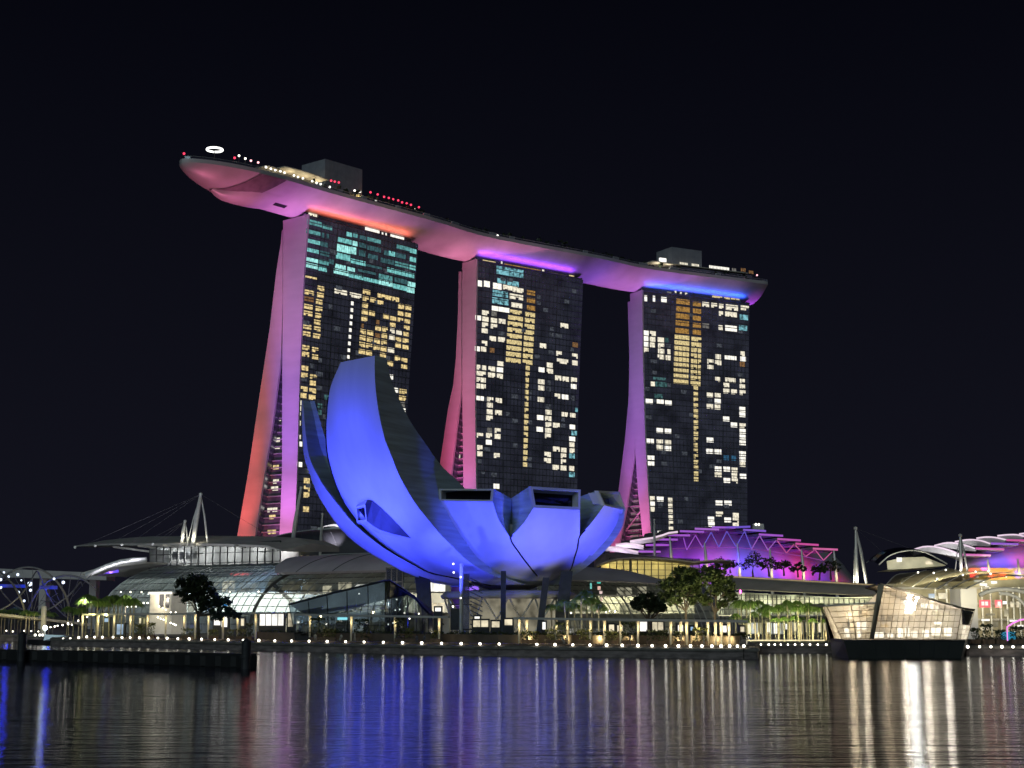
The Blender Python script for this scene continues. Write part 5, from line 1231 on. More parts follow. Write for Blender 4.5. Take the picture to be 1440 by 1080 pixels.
for pts, r_ in ((((1377, 837), (1386, 833), (1400, 829.5), (1414, 828.5), (1430, 830), (1460, 838)), .42), (((1405, 834.5), (1418, 835), (1430, 840), (1440, 849), (1446, 860)), .34)):
    mb = MB(); mb.tube([PY(x, y, 322) for x, y in pts], r_, 8); mb.part('arch_beam', M['steel'], fr)
RS = glow('red_sign_light', (1, .10, .14), 1.3, .0)
for px, w_ in ((1385, 15), (1404, 9)):
    mb = MB(); c = PY(px, 849, 346); mb.box(c, (w_ * .079, 0, 0), (0, .2, 0), (0, 0, .80)); o = mb.part('red_sign', RS, fr)
    for dx in ((-.5, .3) if w_ > 10 else (.1,)):
        mb = MB(); mb.box(c + V((dx, -.25, .05)), (.30, 0, 0), (0, .05, 0), (0, 0, .42)); mb.part('sign_mark', glow('pale_sign', (1, .75, .68), 1.3) if not bpy.data.materials.get('pale_sign') else bpy.data.materials['pale_sign'], o)
for px, py, w_, h_, c in ((1413, 847.5, 5, 4, SWW), (1423, 850, 4, 8, SW), (1431, 850, 3, 8, SW), (1386, 872, 11, 2.4, SWW), (1393, 864, 12, 3, SWD), (1425, 873, 10, 2.6, SWW), (1435, 880, 8, 2.4, SWW), (1385, 884, 11, 4, SW), (1440, 866, 8, 10, SWD), (1400, 878, 7, 8, SWD), (1415, 862, 6, 10, SWD), (1342, 845, 8, 10, SWD), (1326, 838, 12, 8, SW), (1310, 838, 8, 6, SWB)):
    mb = MB(); mb.box(PY(px, py, 347), (w_ * .079, 0, 0), (0, .12, 0), (0, 0, h_ * .079)); mb.part('window', c, fr)
for px, py in ((1365, 846), (1390, 858), (1425, 855), (1330, 842), (1310, 848), (1440, 870), (1290, 822), (1320, 822), (1350, 818), (1380, 815), (1410, 818), (1435, 818)): blamp(PY(px, py, 341), (1, .9, .58), 800, .3)
for px, py, w_ in ((1377, 817, 14), (1383, 822, 10), (1398, 819, 8), (1388, 826, 5), (1330, 822, 4), (1334, 827, 8)): mb = MB(); mb.box(PY(px, py, 351.5), (w_ * .08, 0, 0), (0, .1, 0), (0, 0, .25)); mb.part('ceiling_light', SWW, fr)
mb = MB(); c = PY(1418, 893, 300); mb.cube(c.x - 1.1, c.x + 1.1, 299, 301, LZ, c.z + .6); mb.solo('blue_kiosk', glow('kiosk_light', (.03, .38, .62), .8, .5, .8), 'small glowing cyan kiosk on the right promenade', 'kiosk')
mb = MB(); P = [PY(x, y, 295) for x, y in ((1416, 882), (1424, 876.5), (1434, 872), (1446, 870))]; mb.tube(P, .16, 6); mb.tube([P[0], V((P[0].x, P[0].y, LZ))], .1, 6); mb.solo('pink_light_arch', glow('pink_arch_light', (1, .25, .85), 1.3), 'curved pink light tube arching over the right promenade', 'light arch')
# --- masts with stays
M['cable'] = mat('grey_cable', (.10, .10, .12), .6)
def mast(nm, lab, top, legs, Y, r, cables=(), lit=None):
    t = thing('mast', lab, 'mast', PY(*legs[0][:2], Y), 'cable masts on the mall roofs')
    for i, (x, y, rr) in enumerate(legs):
        mb = MB(); a_, b_2 = PY(x, y, Y), PY(*top, Y + .4 * i); mb.tube([a_ - UP * 2, a_.lerp(b_2, .5), b_2], [rr, rr * 1.1, rr * .6], 8); mb.part('pole', M['steel'], t)
    mb = MB()
    for x, y, dY in cables: mb.tube([PY(*top, Y), PY(x, y, Y + dY)], .035, 4)
    if cables: mb.part('stay_cables', M['cable'], t)
    mb = MB(); mb.ball(PY(*top, Y), r * 1.2, 6); mb.part('mast_cap', M['steel'], t)
    if lit: blamp(PY(legs[0][0] + 1, legs[0][1] - 3, Y - 1.5), lit[0], lit[1], .2)
mast('m', 'tall pale leaning mast with stays above the wing roof', (282.3, 695), [(271, 759, .65), (293, 758, .28), (262, 762, .12)], 452, .5, [(150, 767, 6), (115, 768, 4), (390, 760, 6), (180, 766, 6)], ((1, .95, .7), 420))
mast('m', 'short pale mast left of the tall mast above the wing roof', (260.3, 733), [(255.5, 759, .5), (264.5, 757, .2)], 456, .45, [(215, 765, 5), (225, 765, 5), (200, 764, 5)], ((1, .95, .7), 240))
mast('m', 'tall leaning mast in front of the left tower foot', (423.5, 686), [(407.5, 782, .62)], 470, .5, [(424, 775, 0), (446, 776, 0), (470, 776, 3)], ((1, .85, .6), 260))
mast('m', 'thin upright mast over the dark sail roof', (453.6, 723), [(450, 777, .42)], 484, .4, [(436, 776, 0), (478, 776, 2)])
mast('m', 'dark slim mast at the left end of the stepped violet roof', (920, 731), [(920.6, 779, .35)], 496, .35)
mast('m', 'pale A shaped mast between the violet theatre and the ribbed canopy', (1203.4, 743), [(1205, 817, .45), (1218.5, 811, .40), (1200, 812, .12)], 420, .5, [(1290, 775, 6), (1250, 784, 4)], ((1, .95, .75), 900))
mast('m', 'grey braced mast in front of the white roof leaves', (1350.4, 753), [(1351.5, 800, .42), (1361.5, 800, .26), (1342, 798, .12)], 408, .45, (), ((1, .9, .8), 260))
# ================================================================ crystal pavilion on the water
cp = thing('crystal_pavilion', 'faceted glass pavilion on a dark hull in the water with a bright white emblem', 'pavilion', XY(1270, 245, 0))
def P3(px, py, Y): return PY(px, py, Y)
mb = MB()
hullp = [XY(1171, 243, -.5), XY(1195, 232, -.5), XY(1350, 233, -.5), XY(1356, 258, -.5), XY(1180, 262, -.5)]
htop = [PY(1167.5, 898.5, 246), PY(1187, 900, 234), PY(1357, 900.5, 235), PY(1364, 899, 258), PY(1172, 898, 262)]
zt_ = 2.45
for p in htop: p.z = zt_
mb.hexa
n5 = 5
mb.add(hullp + htop, [(i, (i + 1) % 5, 5 + (i + 1) % 5, 5 + i) for i in range(5)] + [(5, 6, 7, 8, 9)])
mb.part('hull_base', mat('dark_hull_metal', (.055, .058, .055), .5, .5, .2, .2), cp)
mb = MB()
for k in range(1, 8):
    a_ = htop[1].lerp(htop[2], k / 8); b_2 = hullp[1].lerp(hullp[2], k / 8); mb.tube([a_ + V((0, -.04, 0)), b_2 + V((0, -.04, 0))], .05, 4)
mb.tube([p + UP * .05 for p in htop[:3]], .12, 5); mb.part('hull_seams', M['arch'], cp)
q1 = [PY(1163, 853, 247), PY(1231, 849, 243), PY(1224, 898.5, 241), PY(1184, 898.5, 243)]
q2 = [PY(1238, 823, 242.5), PY(1352, 857, 241), PY(1345, 899.5, 239.5), PY(1227, 898.5, 240)]
q3 = [PY(1352, 857, 241), PY(1370, 859.5, 248), PY(1360, 899, 247), PY(1345, 899.5, 239.5)]
q0 = [PY(1152, 851, 258), PY(1163, 853, 247), PY(1184, 898.5, 243), PY(1172, 898.5, 256)]
PG = fritted('pavilion_glass', (.97, .93, .84), (.88, .83, .72), .42, .06)
FR = mat('bronze_frame', (.20, .165, .115), .5, .5, .2)
def facet(q, nx, ny, nm, slant=0):
    a, b, c, d = q; bl = lambda u, v: (d.lerp(c, u)).lerp(a.lerp(b, u), v)
    mb = MB(); mb.grid([[bl(i / 8, j / 8) for i in range(9)] for j in range(9)]); mb.part('glass_facet', PG, cp)
    mb = MB()
    zlo = min(d.z, c.z); zhi = max(a.z, b.z)
    for i in range(nx + 1): mb.tube([bl(i / nx, v) + V((0, -.05, 0)) for v in (0, .5, 1)], .07 if i in (0, nx) or i % 3 == 0 else .035, 4)
    for j in range(ny + 1):
        if nm == 'main':
            z = zlo + (zhi - zlo) * j / ny; ps = []
            for i in range(25):
                u = i / 24; z0_, z1_ = bl(u, 0).z, bl(u, 1).z; v = (z - z0_) / (z1_ - z0_)
                if -.02 <= v <= 1: ps.append(bl(u, max(0, v)) + V((0, -.05, 0)))
            if len(ps) > 1: mb.tube(ps, .032, 4)
        else: mb.tube([bl(u, j / ny) + V((0, -.05, 0)) for u in (0, .5, 1)], .05, 4)
    mb.part('facet_frame', FR, cp)
    return bl
facet(q1, 6, 6, 'left'); bl2 = facet(q2, 15, 9, 'main'); facet(q3, 3, 6, 'right'); facet(q0, 3, 5, 'end')
# solid edge fin between the facets, sloping roof edge
mb = MB(); mb.hexa([PY(1222.5, 898.5, 240.6), PY(1229, 898.6, 239.6), PY(1229, 898.6, 243), PY(1222.5, 898.5, 243), PY(1235, 822, 242.4), PY(1243, 823.5, 242), PY(1243, 823.5, 246), PY(1235, 822, 246)]); mb.part('edge_fin', FR, cp)
rtop = [PY(1238, 822.5, 242.5), PY(1275, 832, 242), PY(1306, 843, 241.5), PY(1353, 856.5, 241), PY(1371, 859, 248)]
mb = MB(); rr = [[p, p + UP * .28, p + V((1, 15, .1)), p + V((1, 15, -.3))] for p in rtop]; mb.grid(rr, True); mb.poly(rr[0][::-1]); mb.poly(rr[-1]); mb.part('sloping_roof', FR, cp)
mb = MB(); rr = [[p, p + UP * .2, p + V((1, 12, .2)), p + V((1, 12, 0))] for p in (PY(1150, 851.5, 257), PY(1163, 853, 247), PY(1198, 850, 245), PY(1232, 848.5, 243))]; mb.grid(rr, True); mb.part('left_roof', M['steel'], cp)
mb = MB(); mb.poly([PY(1352.5, 857.5, 240.9), PY(1369, 860, 247.5), PY(1362, 879, 247.2), PY(1353, 878, 240.2)]); mb.part('dark_panel', M['facade'], cp)
# interior: floor, mezzanine, shelving wall
x0_, x1_ = q1[3].x + .4, q2[2].x - .2
mb = MB(); mb.cube(x0_, x1_, 241.5, 256, 2.46, 2.6); mb.cube(XY(1232, 250).x, x1_, 246, 256, 5.3, 5.5); mb.part('floor', M['wood'], cp)
mb = MB(); wx = XY(1174, 254).x; wy = XY(1160, 254).x; mb.quad((x0_, 254, 2.6), (x1_ + .5, 254, 2.6), (x1_ + .9, 254, 6.6), (XY(1240, 254).x, 254, 10.2)); mb.poly([(wx, 254, 2.6), (x0_ - .01, 254, 2.6), (XY(1240, 254).x - .01, 254, 7.9), (wy, 254, 7.5)]); mb.part('back_wall', mat('cream_interior_wall', (.74, .68, .57), .6, 0, .35, .5), cp)
rd = random.Random(5); mb = MB()
for k in range(14):
    x = x0_ + (x1_ - x0_) * (k + .5) / 14; mb.cube(x - .45, x + .45, 254.8, 255.7, 2.6, 2.6 + rd.uniform(.5, 1.1))
    if k > 4: mb.cube(x - .4, x + .3, 254, 255.6, 5.5, 5.5 + rd.uniform(.5, 1.0))
mb.part('display_shelf', mat('shelf_wood', (.45, .30, .17), .6, 0, .4, .8), cp, kind='stuff')
for k in range(9):
    x = x0_ + 1 + (x1_ - x0_ - 2) * k / 8; mb = MB(); mb.tube([(x, 243.4, 2.6), (x + rd.uniform(-.4, .4), 243.6, 9.2 - .42 * max(0, k - 3) if k > 2 else 6.9)], .07, 5); mb.part('inner_post', M['steel'], cp)
IWW = glow('display_light', (1, .95, .82), 2.6, .55, .9); IWO = glow('amber_display_light', (1, .66, .26), 1.0, .6, .9)
for px, py, w_, h_, c in ((1191, 889, 7, 14, 'w'), (1199, 882, 5, 10, 'o'), (1212, 880, 14, 11, 'w'), (1209, 892, 6, 9, 'w'), (1197, 866, 14, 9, 'o'), (1217, 862, 9, 12, 'o'), (1237, 893, 14, 8, 'w'), (1266, 890, 7, 13, 'w'), (1276, 888, 6, 14, 'w'), (1286, 892, 8, 9, 'w'), (1302, 891, 9, 10, 'w'), (1317, 888, 14, 12, 'w'), (1333, 888, 10, 13, 'w'), (1244, 880, 10, 4, 'o'), (1320, 876, 12, 4, 'w'), (1252, 893, 8, 6, 'w')):
    c0 = PY(px, py, 249 + rd.uniform(-1, 2)); mb = MB(); mb.box(c0, (w_ * .055, 0, 0), (0, .15, 0), (0, 0, h_ * .055)); mb.part('lit_display', IWW if c == 'w' else IWO, cp)
for x, y, z, p_, c in ((XY(1200, 247).x, 247.5, 6.2, 300, (1, .78, .45)), (XY(1215, 247).x, 246, 4.4, 200, (1, .85, .6)), (XY(1245, 247).x, 247, 8.6, 190, (1, .72, .42)), (XY(1270, 247).x, 246, 4.6, 240, (1, .93, .78)), (XY(1300, 247).x, 246, 4.6, 320, (1, .93, .78)), (XY(1330, 247).x, 246, 4.6, 320, (1, .95, .82)), (XY(1280, 247).x, 249, 7.6, 210, (1, .80, .52)), (XY(1315, 247).x, 249, 6.7, 160, (1, .86, .62))):
    lamp((x, y, z), (c[0], c[1] * .5 + .45, c[2] * .6 + .32), p_ * 2.0, .5)
for px, py in ((1297.5, 847.5), (1304, 848.5), (1311, 850), (1317.5, 851.5)):
    mb = MB(); mb.box(PY(px, py + 3.4, 243.6), (.27, 0, 0), (0, .05, 0), (0, 0, .36)); mb.part('lit_pane', IWW, cp)
# emblem: slanting L crossed by a V, with serifs
LG = glow('emblem_light', (1, .98, .90), 45.0, 0, 1, True)
c0 = PY(1281.8, 847.6, 240.4); S = 1.12
def stroke(mb, pts, wd):
    for (a0, b0), (a1_, b1) in zip(pts, pts[1:]):
        d = V((a1_ - a0, 0, b1 - b0)); L = d.length; d.normalize(); nn = V((-d.z, 0, d.x)) * wd
        mb.box(c0 + V(((a0 + a1_) / 2, 0, (b0 + b1) / 2)) * S, d * (L / 2 * S + wd * .4), nn, (0, .10, 0))
em = thing('shop_emblem', 'bright white interlaced letter emblem on the front of the crystal pavilion', 'emblem', c0)
mb = MB(); stroke(mb, [(-.10, .95), (-.55, -.85)], .15); stroke(mb, [(-.80, -.90), (.30, -.90)], .09); stroke(mb, [(.30, -.98), (.42, -.45)], .07); stroke(mb, [(-.35, .98), (.15, .98)], .07)
mb.part('letter_l', LG, em)
mb = MB(); stroke(mb, [(-.32, .62), (.20, -.62)], .15); stroke(mb, [(.20, -.62), (.82, .66)], .08); stroke(mb, [(-.56, .66), (-.08, .66)], .065); stroke(mb, [(.58, .70), (1.0, .70)], .065)
mb.part('letter_v', LG, em)
lamp(c0 + V((0, -1.2, 0)), (1, .97, .9), 20, .3)

# ================================================================ dark glass wedge beside the museum
dw = thing('dark_glass_wedge', 'dark glass wedge with a sharp sloping roof in front of the lotus museum', 'entrance pavilion', XY(500, 296, LZ))
WG = glassy('wedge_glass', (.30, .36, .40), .72, .06)
tp = [PY(406.5, 850, 292), PY(470, 833.5, 291), PY(541, 817, 290), PY(548, 816.5, 291), PY(581, 838, 298), PY(602, 862, 303)]
bt = [XY(416, 293, LZ), XY(472, 292, LZ), XY(541, 291, LZ), XY(548, 292, LZ), XY(583, 299, LZ), XY(604, 304, LZ)]
mb = MB(); mb.grid([bt, tp]); mb.part('glass_front', WG, dw)
mb = MB(); rr = [[p, p + UP * .22, p + V((2.5, 14, -2.2)), p + V((2.5, 14, -2.5))] for p in tp]; mb.grid(rr, True); mb.part('roof', M['darksteel'], dw)
mb = MB()
for k in range(13):
    x = k / 12 * 5; i = min(int(x), 4); f_ = x - i; mb.tube([bt[i].lerp(bt[i + 1], f_) - V((0, .06, 0)), tp[i].lerp(tp[i + 1], f_) - V((0, .06, 0))], .075, 4)
mb.tube([p - V((0, .08, 0)) for p in tp], .2, 5); mb.part('frame', M['darksteel'], dw)
mb = MB()
for a_, b_2 in (((432, 858), (430, 880)), ((488, 832), (486, 868)), ((503, 835), (500, 858)), ((519, 826), (517, 866)), ((530, 838), (523, 866)), ((545, 822), (541, 866)), ((560, 848), (545, 872))):
    mb.tube([PY(*a_, 296), PY(*b_2, 296)], .09, 5)
mb.part('inner_struts', M['steel'], dw)
for px, py in ((558, 843), (571, 853), (562, 857), (556, 858), (505, 835), (536, 847), (589, 863), (576, 870), (553, 876), (546, 878)):
    mb = MB(); mb.ball(PY(px, py, 293 if px < 550 else 297), .16, 6); mb.part('lamp', WB, dw)
mb = MB(); mb.box(PY(481.5, 870, 291), (.9, 0, 0), (0, .1, 0), (0, 0, .22)); mb.part('blue_sign_panel', glow('cyan_panel', (.30, .85, .95), 1.0, .1, 1), dw)
mb = MB(); mb.box(PY(470, 860, 300), (5, 0, 1), (0, .5, 0), (0, 0, .12)); mb.part('gallery', M['concrete'], dw)
blamp(PY(470, 860, 297), (.6, .8, 1), 160, .3); blamp(PY(535, 868, 297), (1, .9, .7), 120, .3)

# ================================================================ promenade
def YS(px): return interp(SHORE[3:14], px)
EG = glow('quay_lamp_light', (1, .93, .76), 7.0, 0, 1, True)
def lamp_mesh():
    root = thing('quay_lamp', '', 'lamp', (0, 0, 0)); mb = MB(); mb.lathe((0, 0, -.38), [(.02, 0), (.17, 0), (.17, .05), (.06, .08), (.06, .26), (.1, .28), (.02, .30)], 8); mb.part('lamp_foot', M['darksteel'], root)
    mb = MB(); mb.ball((0, 0, 0), .215, 10); mb.part('lamp_globe', EG, root, True); return root
L0 = lamp_mesh(); first = [True]
def place_lamp(loc, label, group, sc=1):
    if first[0]: o = L0; first[0] = False; o.location = loc; o['label'] = label
    else: o = dup(L0, loc, label=label)
    o['group'] = group
    sc *= random.uniform(.84, 1.12); o.scale = (sc, sc, sc)
QL = [(89, 898.5), (99, 898), (110.7, 896.5), (122, 895.5), (133, 896), (144, 896), (159, 896), (171.5, 896.5), (183, 896.6), (196, 896.8), (209, 897), (222, 897.2), (235, 897.5), (250, 898), (266, 898.4), (283.5, 898.8), (302, 899.4), (321, 899.8), (342, 900.2), (364, 900.6),
      (386.5, 901), (410, 901.3), (434.6, 901.6), (460, 902), (486, 902.3), (512, 902.8), (539, 903.2), (566, 903.8), (593, 904.2), (621, 904.6), (648.5, 905), (675, 905.3), (702, 905.6), (755, 906.2), (780.5, 906.5), (805.5, 906.8), (829.6, 907), (853, 907.3), (875, 907.5), (897, 907.8), (917, 908), (936, 908.2), (954, 908.3), (971, 908.4), (987, 908.5), (1001, 908.5), (1014, 908.5), (1026, 908.5), (1037, 908.6), (1046, 908.6)]
for px, py in QL:
    Y = YS(px) - .3; p = PY(px, py, Y)
    place_lamp(p, 'small round white lamp on the edge of the main quay', 'quay edge lamps in front of the museum')
for px in (1052, 1060, 1070, 1081, 1089.5, 1098, 1108, 1118, 1128, 1139, 1150, 1162):
    place_lamp(PY(px, 906.4, 267.4), 'small round white lamp on the recessed quay beside the crystal pavilion', 'quay lamps in the recess', .7)
for px in (1354, 1361, 1377.5, 1393.5, 1409, 1424.5, 1439):
    place_lamp(PY(px, 909.5, 247.6), 'small round white lamp on the dark quay right of the crystal pavilion', 'quay lamps at the right edge')
for px, py in ((81, 880), (88, 879), (96, 878), (101, 878.5), (71, 882), (77, 881), (95.5, 876.5), (110, 873), (122.5, 867.5), (34, 887), (18, 888), (9, 887), (44, 887.5), (54, 888)):
    place_lamp(PY(px, py, 345 if px > 60 else 392), 'small round lamp among the palm trunks at the far left', 'path lamps under the left palms', .8)
for px, py in ((176, 848), (181.7, 848), (187, 848), (197, 848), (202, 848), (207.5, 848), (179, 853), (184.5, 853), (191, 853), (170, 832.5), (183.5, 832.5), (199, 832.5), (323, 832.5), (363.5, 832), (803, 862), (857, 859), (865, 860), (852, 861), (224, 853), (229, 855), (233, 857.5), (240, 861), (247, 861)):
    place_lamp(PY(px, py, 392 if py < 840 else 378 if px < 600 else 366), 'small round lamp on the terrace rail before the glass vaults', 'terrace lamps', .75)
for px, py in ((222, 868), (226, 870), (230, 871.5), (233, 872.5), (240, 876), (244, 877.5), (247, 879)):
    place_lamp(PY(px, py, 322), 'small lamp in the slanting row beside the left stairs', 'stair lamps', .75)
# pergolas: flat roof on slender lit posts
PW = mat('warm_white_post', (.60, .56, .46), .5)
def pergola(lab, px0, py0, px1, py1, posts, back=10.5, ztop=None):
    t = thing('pergola', lab, 'pergola', XY((px0 + px1) / 2, YS((px0 + px1) / 2) + back, LZ))
    mb = MB(); n = 10; rr = []
    for i in range(n + 1):
        k = i / n; px = px0 + (px1 - px0) * k; py = py0 + (py1 - py0) * k; Y = YS(px) + back; p = PY(px, py, Y)
        rr.append([p, p + UP * .35, p + V((0, 4.6, .35)), p + V((0, 4.6, 0))])
    mb.grid(rr, True); mb.poly(rr[0][::-1]); mb.poly(rr[-1]); mb.part('flat_roof', M['concrete'], t)
    for i, px in enumerate(posts):
        k = (px - px0) / (px1 - px0); Y = YS(px) + back + .9; p = PY(px, py0 + (py1 - py0) * k, Y); mb = MB()
        mb.tube([V((p.x, Y, LZ)), V((p.x, Y, p.z))], [.16, .26], 8); mb.part('post', PW, t)
        blamp(V((p.x + .1, Y - .95, p.z - 1.0)), (1, .80, .42), 75, .1)
        spot(V((p.x + 2, Y - 2.5, p.z)), V((p.x + 2, Y - 3.5, LZ)), (1, .84, .55), 210, 118, .5, .1, 'canopy_downlight')  # added downward spot brightening the boardwalk
        if i % 2 == 0: blamp(V((p.x + 1.5, Y + 2.5, LZ + 1.0)), (1, .85, .42), 260, .15)
pergola('left pergola with slim warm lit posts in front of the dark leafy tree', 116, 865.5, 382, 863.5, [116.5, 138.5, 161, 184, 208, 233.5, 259.3, 275, 293.5, 314, 334.5, 360])
pergola('middle pergola with four bright posts in front of the dark glass wedge', 413, 865.5, 630, 869.5, [436.2, 494.2, 555.8, 617.6])
pergola('longest pergola on the right with many warm posts under the lotus legs and trees', 722, 871, 1052, 875.5, [730, 741, 782, 797.6, 830, 849.8, 872.6, 897, 943, 957, 965.5, 979, 995, 1006, 1014, 1025])
# timber boardwalk step along the water
bw = MB()
def bpt(px, dy, z): Y = YS(px) + dy; return XY(px, Y, z)
pxs = list(range(120, 1050, 20))
bw.grid([[bpt(px, .6, LZ + .02), bpt(px, .6, LZ + .22), bpt(px, 7.5, LZ + .22), bpt(px, 7.5, LZ + .02)] for px in pxs], True)
bw.solo('boardwalk', M['wood'], 'timber boardwalk along the quay', None, None, 'structure')
# planted boxes between the posts
HEDGE_LIT = mat('hedge_leaf', (.10, .11, .03), .6, 0, .5, 1.5); HEDGE2 = mat('dark_hedge_leaf', (.035, .05, .02), .6, 0, .5, 1.5)  # warm light on the lit hedges is put into a yellower leaf colour
def leafbox(mb, x0, x1, y0, y1, z0, z1, n, s=.22, rd=random):
    for _ in range(n):
        c = V((rd.uniform(x0, x1), rd.uniform(y0, y1), rd.uniform(z0, z1) if rd.random() > .4 else z1 + rd.gauss(0, .12)))
        a = V((rd.gauss(0, 1), rd.gauss(0, 1), rd.gauss(0, 1))).normalized(); e = a.cross(V((rd.gauss(0, 1), rd.gauss(0, 1), 1))).normalized()
        mb.quad(c - a * s, c - e * s * .5, c + a * s, c + e * s * .5)
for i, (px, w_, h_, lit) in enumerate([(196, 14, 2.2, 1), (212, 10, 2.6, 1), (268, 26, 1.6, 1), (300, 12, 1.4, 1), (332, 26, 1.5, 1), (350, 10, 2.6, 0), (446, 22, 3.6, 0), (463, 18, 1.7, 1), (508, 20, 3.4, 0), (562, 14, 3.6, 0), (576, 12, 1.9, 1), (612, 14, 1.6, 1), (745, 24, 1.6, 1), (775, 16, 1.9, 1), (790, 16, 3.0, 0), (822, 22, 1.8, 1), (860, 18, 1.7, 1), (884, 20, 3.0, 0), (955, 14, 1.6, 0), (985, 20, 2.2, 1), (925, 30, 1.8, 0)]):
    Y = YS(px) + 11; c = XY(px, Y, LZ); hw = w_ * Y / F / 2; t = thing('planter_hedge', ('yellow lit ' if lit else 'tall dark ' if h_ > 2.5 else 'low dark ') + 'hedge in a long planter under the promenade pergolas', 'hedge', c, 'lit hedges in planters' if lit else 'tall dark hedges in planters' if h_ > 2.5 else 'low dark hedges in planters')
    mb = MB(); mb.cube(c.x - hw, c.x + hw, Y - .7, Y + .9, LZ, LZ + .75); mb.part('planter_box', M['wood'], t)
    mb = MB(); leafbox(mb, c.x - hw, c.x + hw, Y - .6, Y + .8, LZ + .7, LZ + .4 + h_, int(160 * hw * h_ / 3) + 60); mb.part('foliage', HEDGE_LIT if lit else HEDGE2, t)
for px, w_, h_ in ((1372, 12, 2.0), (1389, 16, 2.6), (1407, 14, 1.7), (1432, 20, 2.2)):
    Y = 262; c = XY(px, Y, LZ); hw = w_ * Y / F / 2; t = thing('planter_hedge', 'dark hedge in a planter on the quay right of the crystal pavilion', 'hedge', c, 'dark hedges at the right edge')
    mb = MB(); mb.cube(c.x - hw, c.x + hw, Y - .7, Y + .9, LZ, LZ + .75); mb.part('planter_box', M['wood'], t)
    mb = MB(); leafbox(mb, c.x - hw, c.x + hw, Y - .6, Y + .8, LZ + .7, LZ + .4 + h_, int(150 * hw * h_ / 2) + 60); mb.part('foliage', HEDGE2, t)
# low wall and clipped strip behind
lw = thing('low_garden_wall', 'low dark garden wall running behind the boardwalk under the lotus', 'garden wall', bpt(680, 16, LZ)); mb = MB(); mt_ = MB()
pz = list(range(360, 1060, 20)); mb.grid([[bpt(px, 15, LZ), bpt(px, 15, LZ + 1.5), bpt(px, 15.6, LZ + 1.5), bpt(px, 15.6, LZ)] for px in pz], True); mb.part('wall_body', mat('brown_wall', (.10, .075, .06), .8, 0, .3, .5), lw)
rd = random.Random(8)
for px in range(365, 1050, 3): c = bpt(px, 16.4, LZ); leafbox(mt_, c.x - .5, c.x + .5, c.y - .5, c.y + .6, LZ + .9, LZ + 1.5 + .35 * math.sin(px * .11) ** 2, 22, .24, rd)
mt_.part('clipped_planting', HEDGE2, lw)
# shop fronts at promenade level
shop_fronts = [(305.5, 873.5, 10, 11, SWW, 'round topped white lit shop front behind the left pergola, nearer the tree'), (315.6, 874, 9, 15, SWW, 'taller white lit shop front behind the left pergola'), (341, 875, 5, 10, SW, 'narrow gold lit doorway behind the left pergola'), (382, 871.5, 34, 16, SWW, 'wide white lit shop front left of the dark glass wedge'), (409, 872, 9, 18, SW, 'bright entrance at the tip of the dark glass wedge'),
          (905, 881, 11, 13, SWW, 'white lit shop front under the round dark tree'), (925, 881, 16, 12, SW, 'pale lit shop front right of the round dark tree'), (957, 883.5, 8, 9, SWW, 'small bright window behind the right pergola'), (1006.5, 885.5, 4, 10, SWW, 'slim white lit window behind the right pergola, left of the pair'), (1019, 884.5, 6, 9, SWW, 'wider white lit window behind the right pergola'), (1044, 885, 6, 7, SW, 'lit window at the right end of the right pergola'), (973, 884, 4, 5, SWB, 'small greenish window behind the right pergola'),
          (150, 872, 7, 5, SWB, 'pale blue lit screen high behind the left pergola'), (148.6, 883.5, 10, 5, SWW, 'white lit counter behind the left pergola'), (168.7, 885, 10, 14, SWB, 'tall pale blue lit panel behind the left pergola'), (197, 873, 3, 7, SW, 'first thin gold window strip behind the left pergola'), (203, 873.5, 3, 7, SWD, 'dim thin window strip behind the left pergola'),
          (676, 877, 22, 9, SW, 'low gold lit window under the lotus lattice'), (697, 878, 12, 8, SW, 'pinkish lit window right of the lattice centre'), (671, 869, 8, 4, SWW, 'small white lit slot under the lotus'), (616, 857, 9, 5, SWW, 'white lit slot beside the big dark lotus leg'), (715, 875, 12, 8, SW, 'gold lit window beside the thin central lotus leg'), (765, 880, 5, 10, SWW, 'white slit window between the right lotus legs'), (860, 883, 8, 9, SW, 'gold window below the palms by the right lotus legs'), (872, 884, 9, 9, SW, 'second gold window below the palms by the lotus legs')]
for px, py, w_, h_, c, lab in shop_fronts:
    Y = YS(px) + (38 if 600 < px < 720 else 30); p = PY(px, py, Y); hw, hh = w_ * Y / F / 2, h_ * Y / F / 2; t = thing('kiosk', lab, 'shop', V((p.x, Y, LZ)))  # one lit shop front each: glowing panes before a plain wall block
    mb = MB(); nk = max(1, round(hw * 2 / 1.2))
    for k in range(nk):
        a_ = p.x - hw + 2 * hw * (k + .06) / nk; e = p.x - hw + 2 * hw * (k + .94) / nk; mb.quad((a_, Y, p.z - hh), (e, Y, p.z - hh), (e, Y, p.z + hh), (a_, Y, p.z + hh))
    mb.part('lit_window', c, t); mb = MB()
    mb.cube(p.x - hw - .2, p.x + hw + .2, Y + .1, Y + 1.5, LZ, p.z + hh + .3); mb.part('shop_wall', M['darksteel'], t)
# bright line of light along the steps by the palms
mb = MB(); mb.grid([[XY(px, 272, LZ + .32), XY(px, 272, LZ + .55)] for px in range(1030, 1170, 10)]); mb.solo('step_light_line', glow('step_light', (1, .86, .50), 1.2, .4, .4), 'thin bright line of light along the steps below the right palms', 'light strip')
mb = MB(); a_, b_2 = PY(1046, 893, 262), PY(1056, 899, 258); mb.box((a_ + b_2) / 2, (b_2 - a_) / 2, (0, 1.2, 0), (0, 0, .12)); mb.tube([PY(1050, 896, 260), V((PY(1050, 896, 260).x, 260, LZ))], .1, 5); mb.solo('sloping_white_awning', mat('white_canvas', (.8, .78, .72), .7), 'small sloping white awning on the quay corner', 'awning'); blamp(PY(1050, 899.5, 258.5), (1, .9, .7), 60, .1)
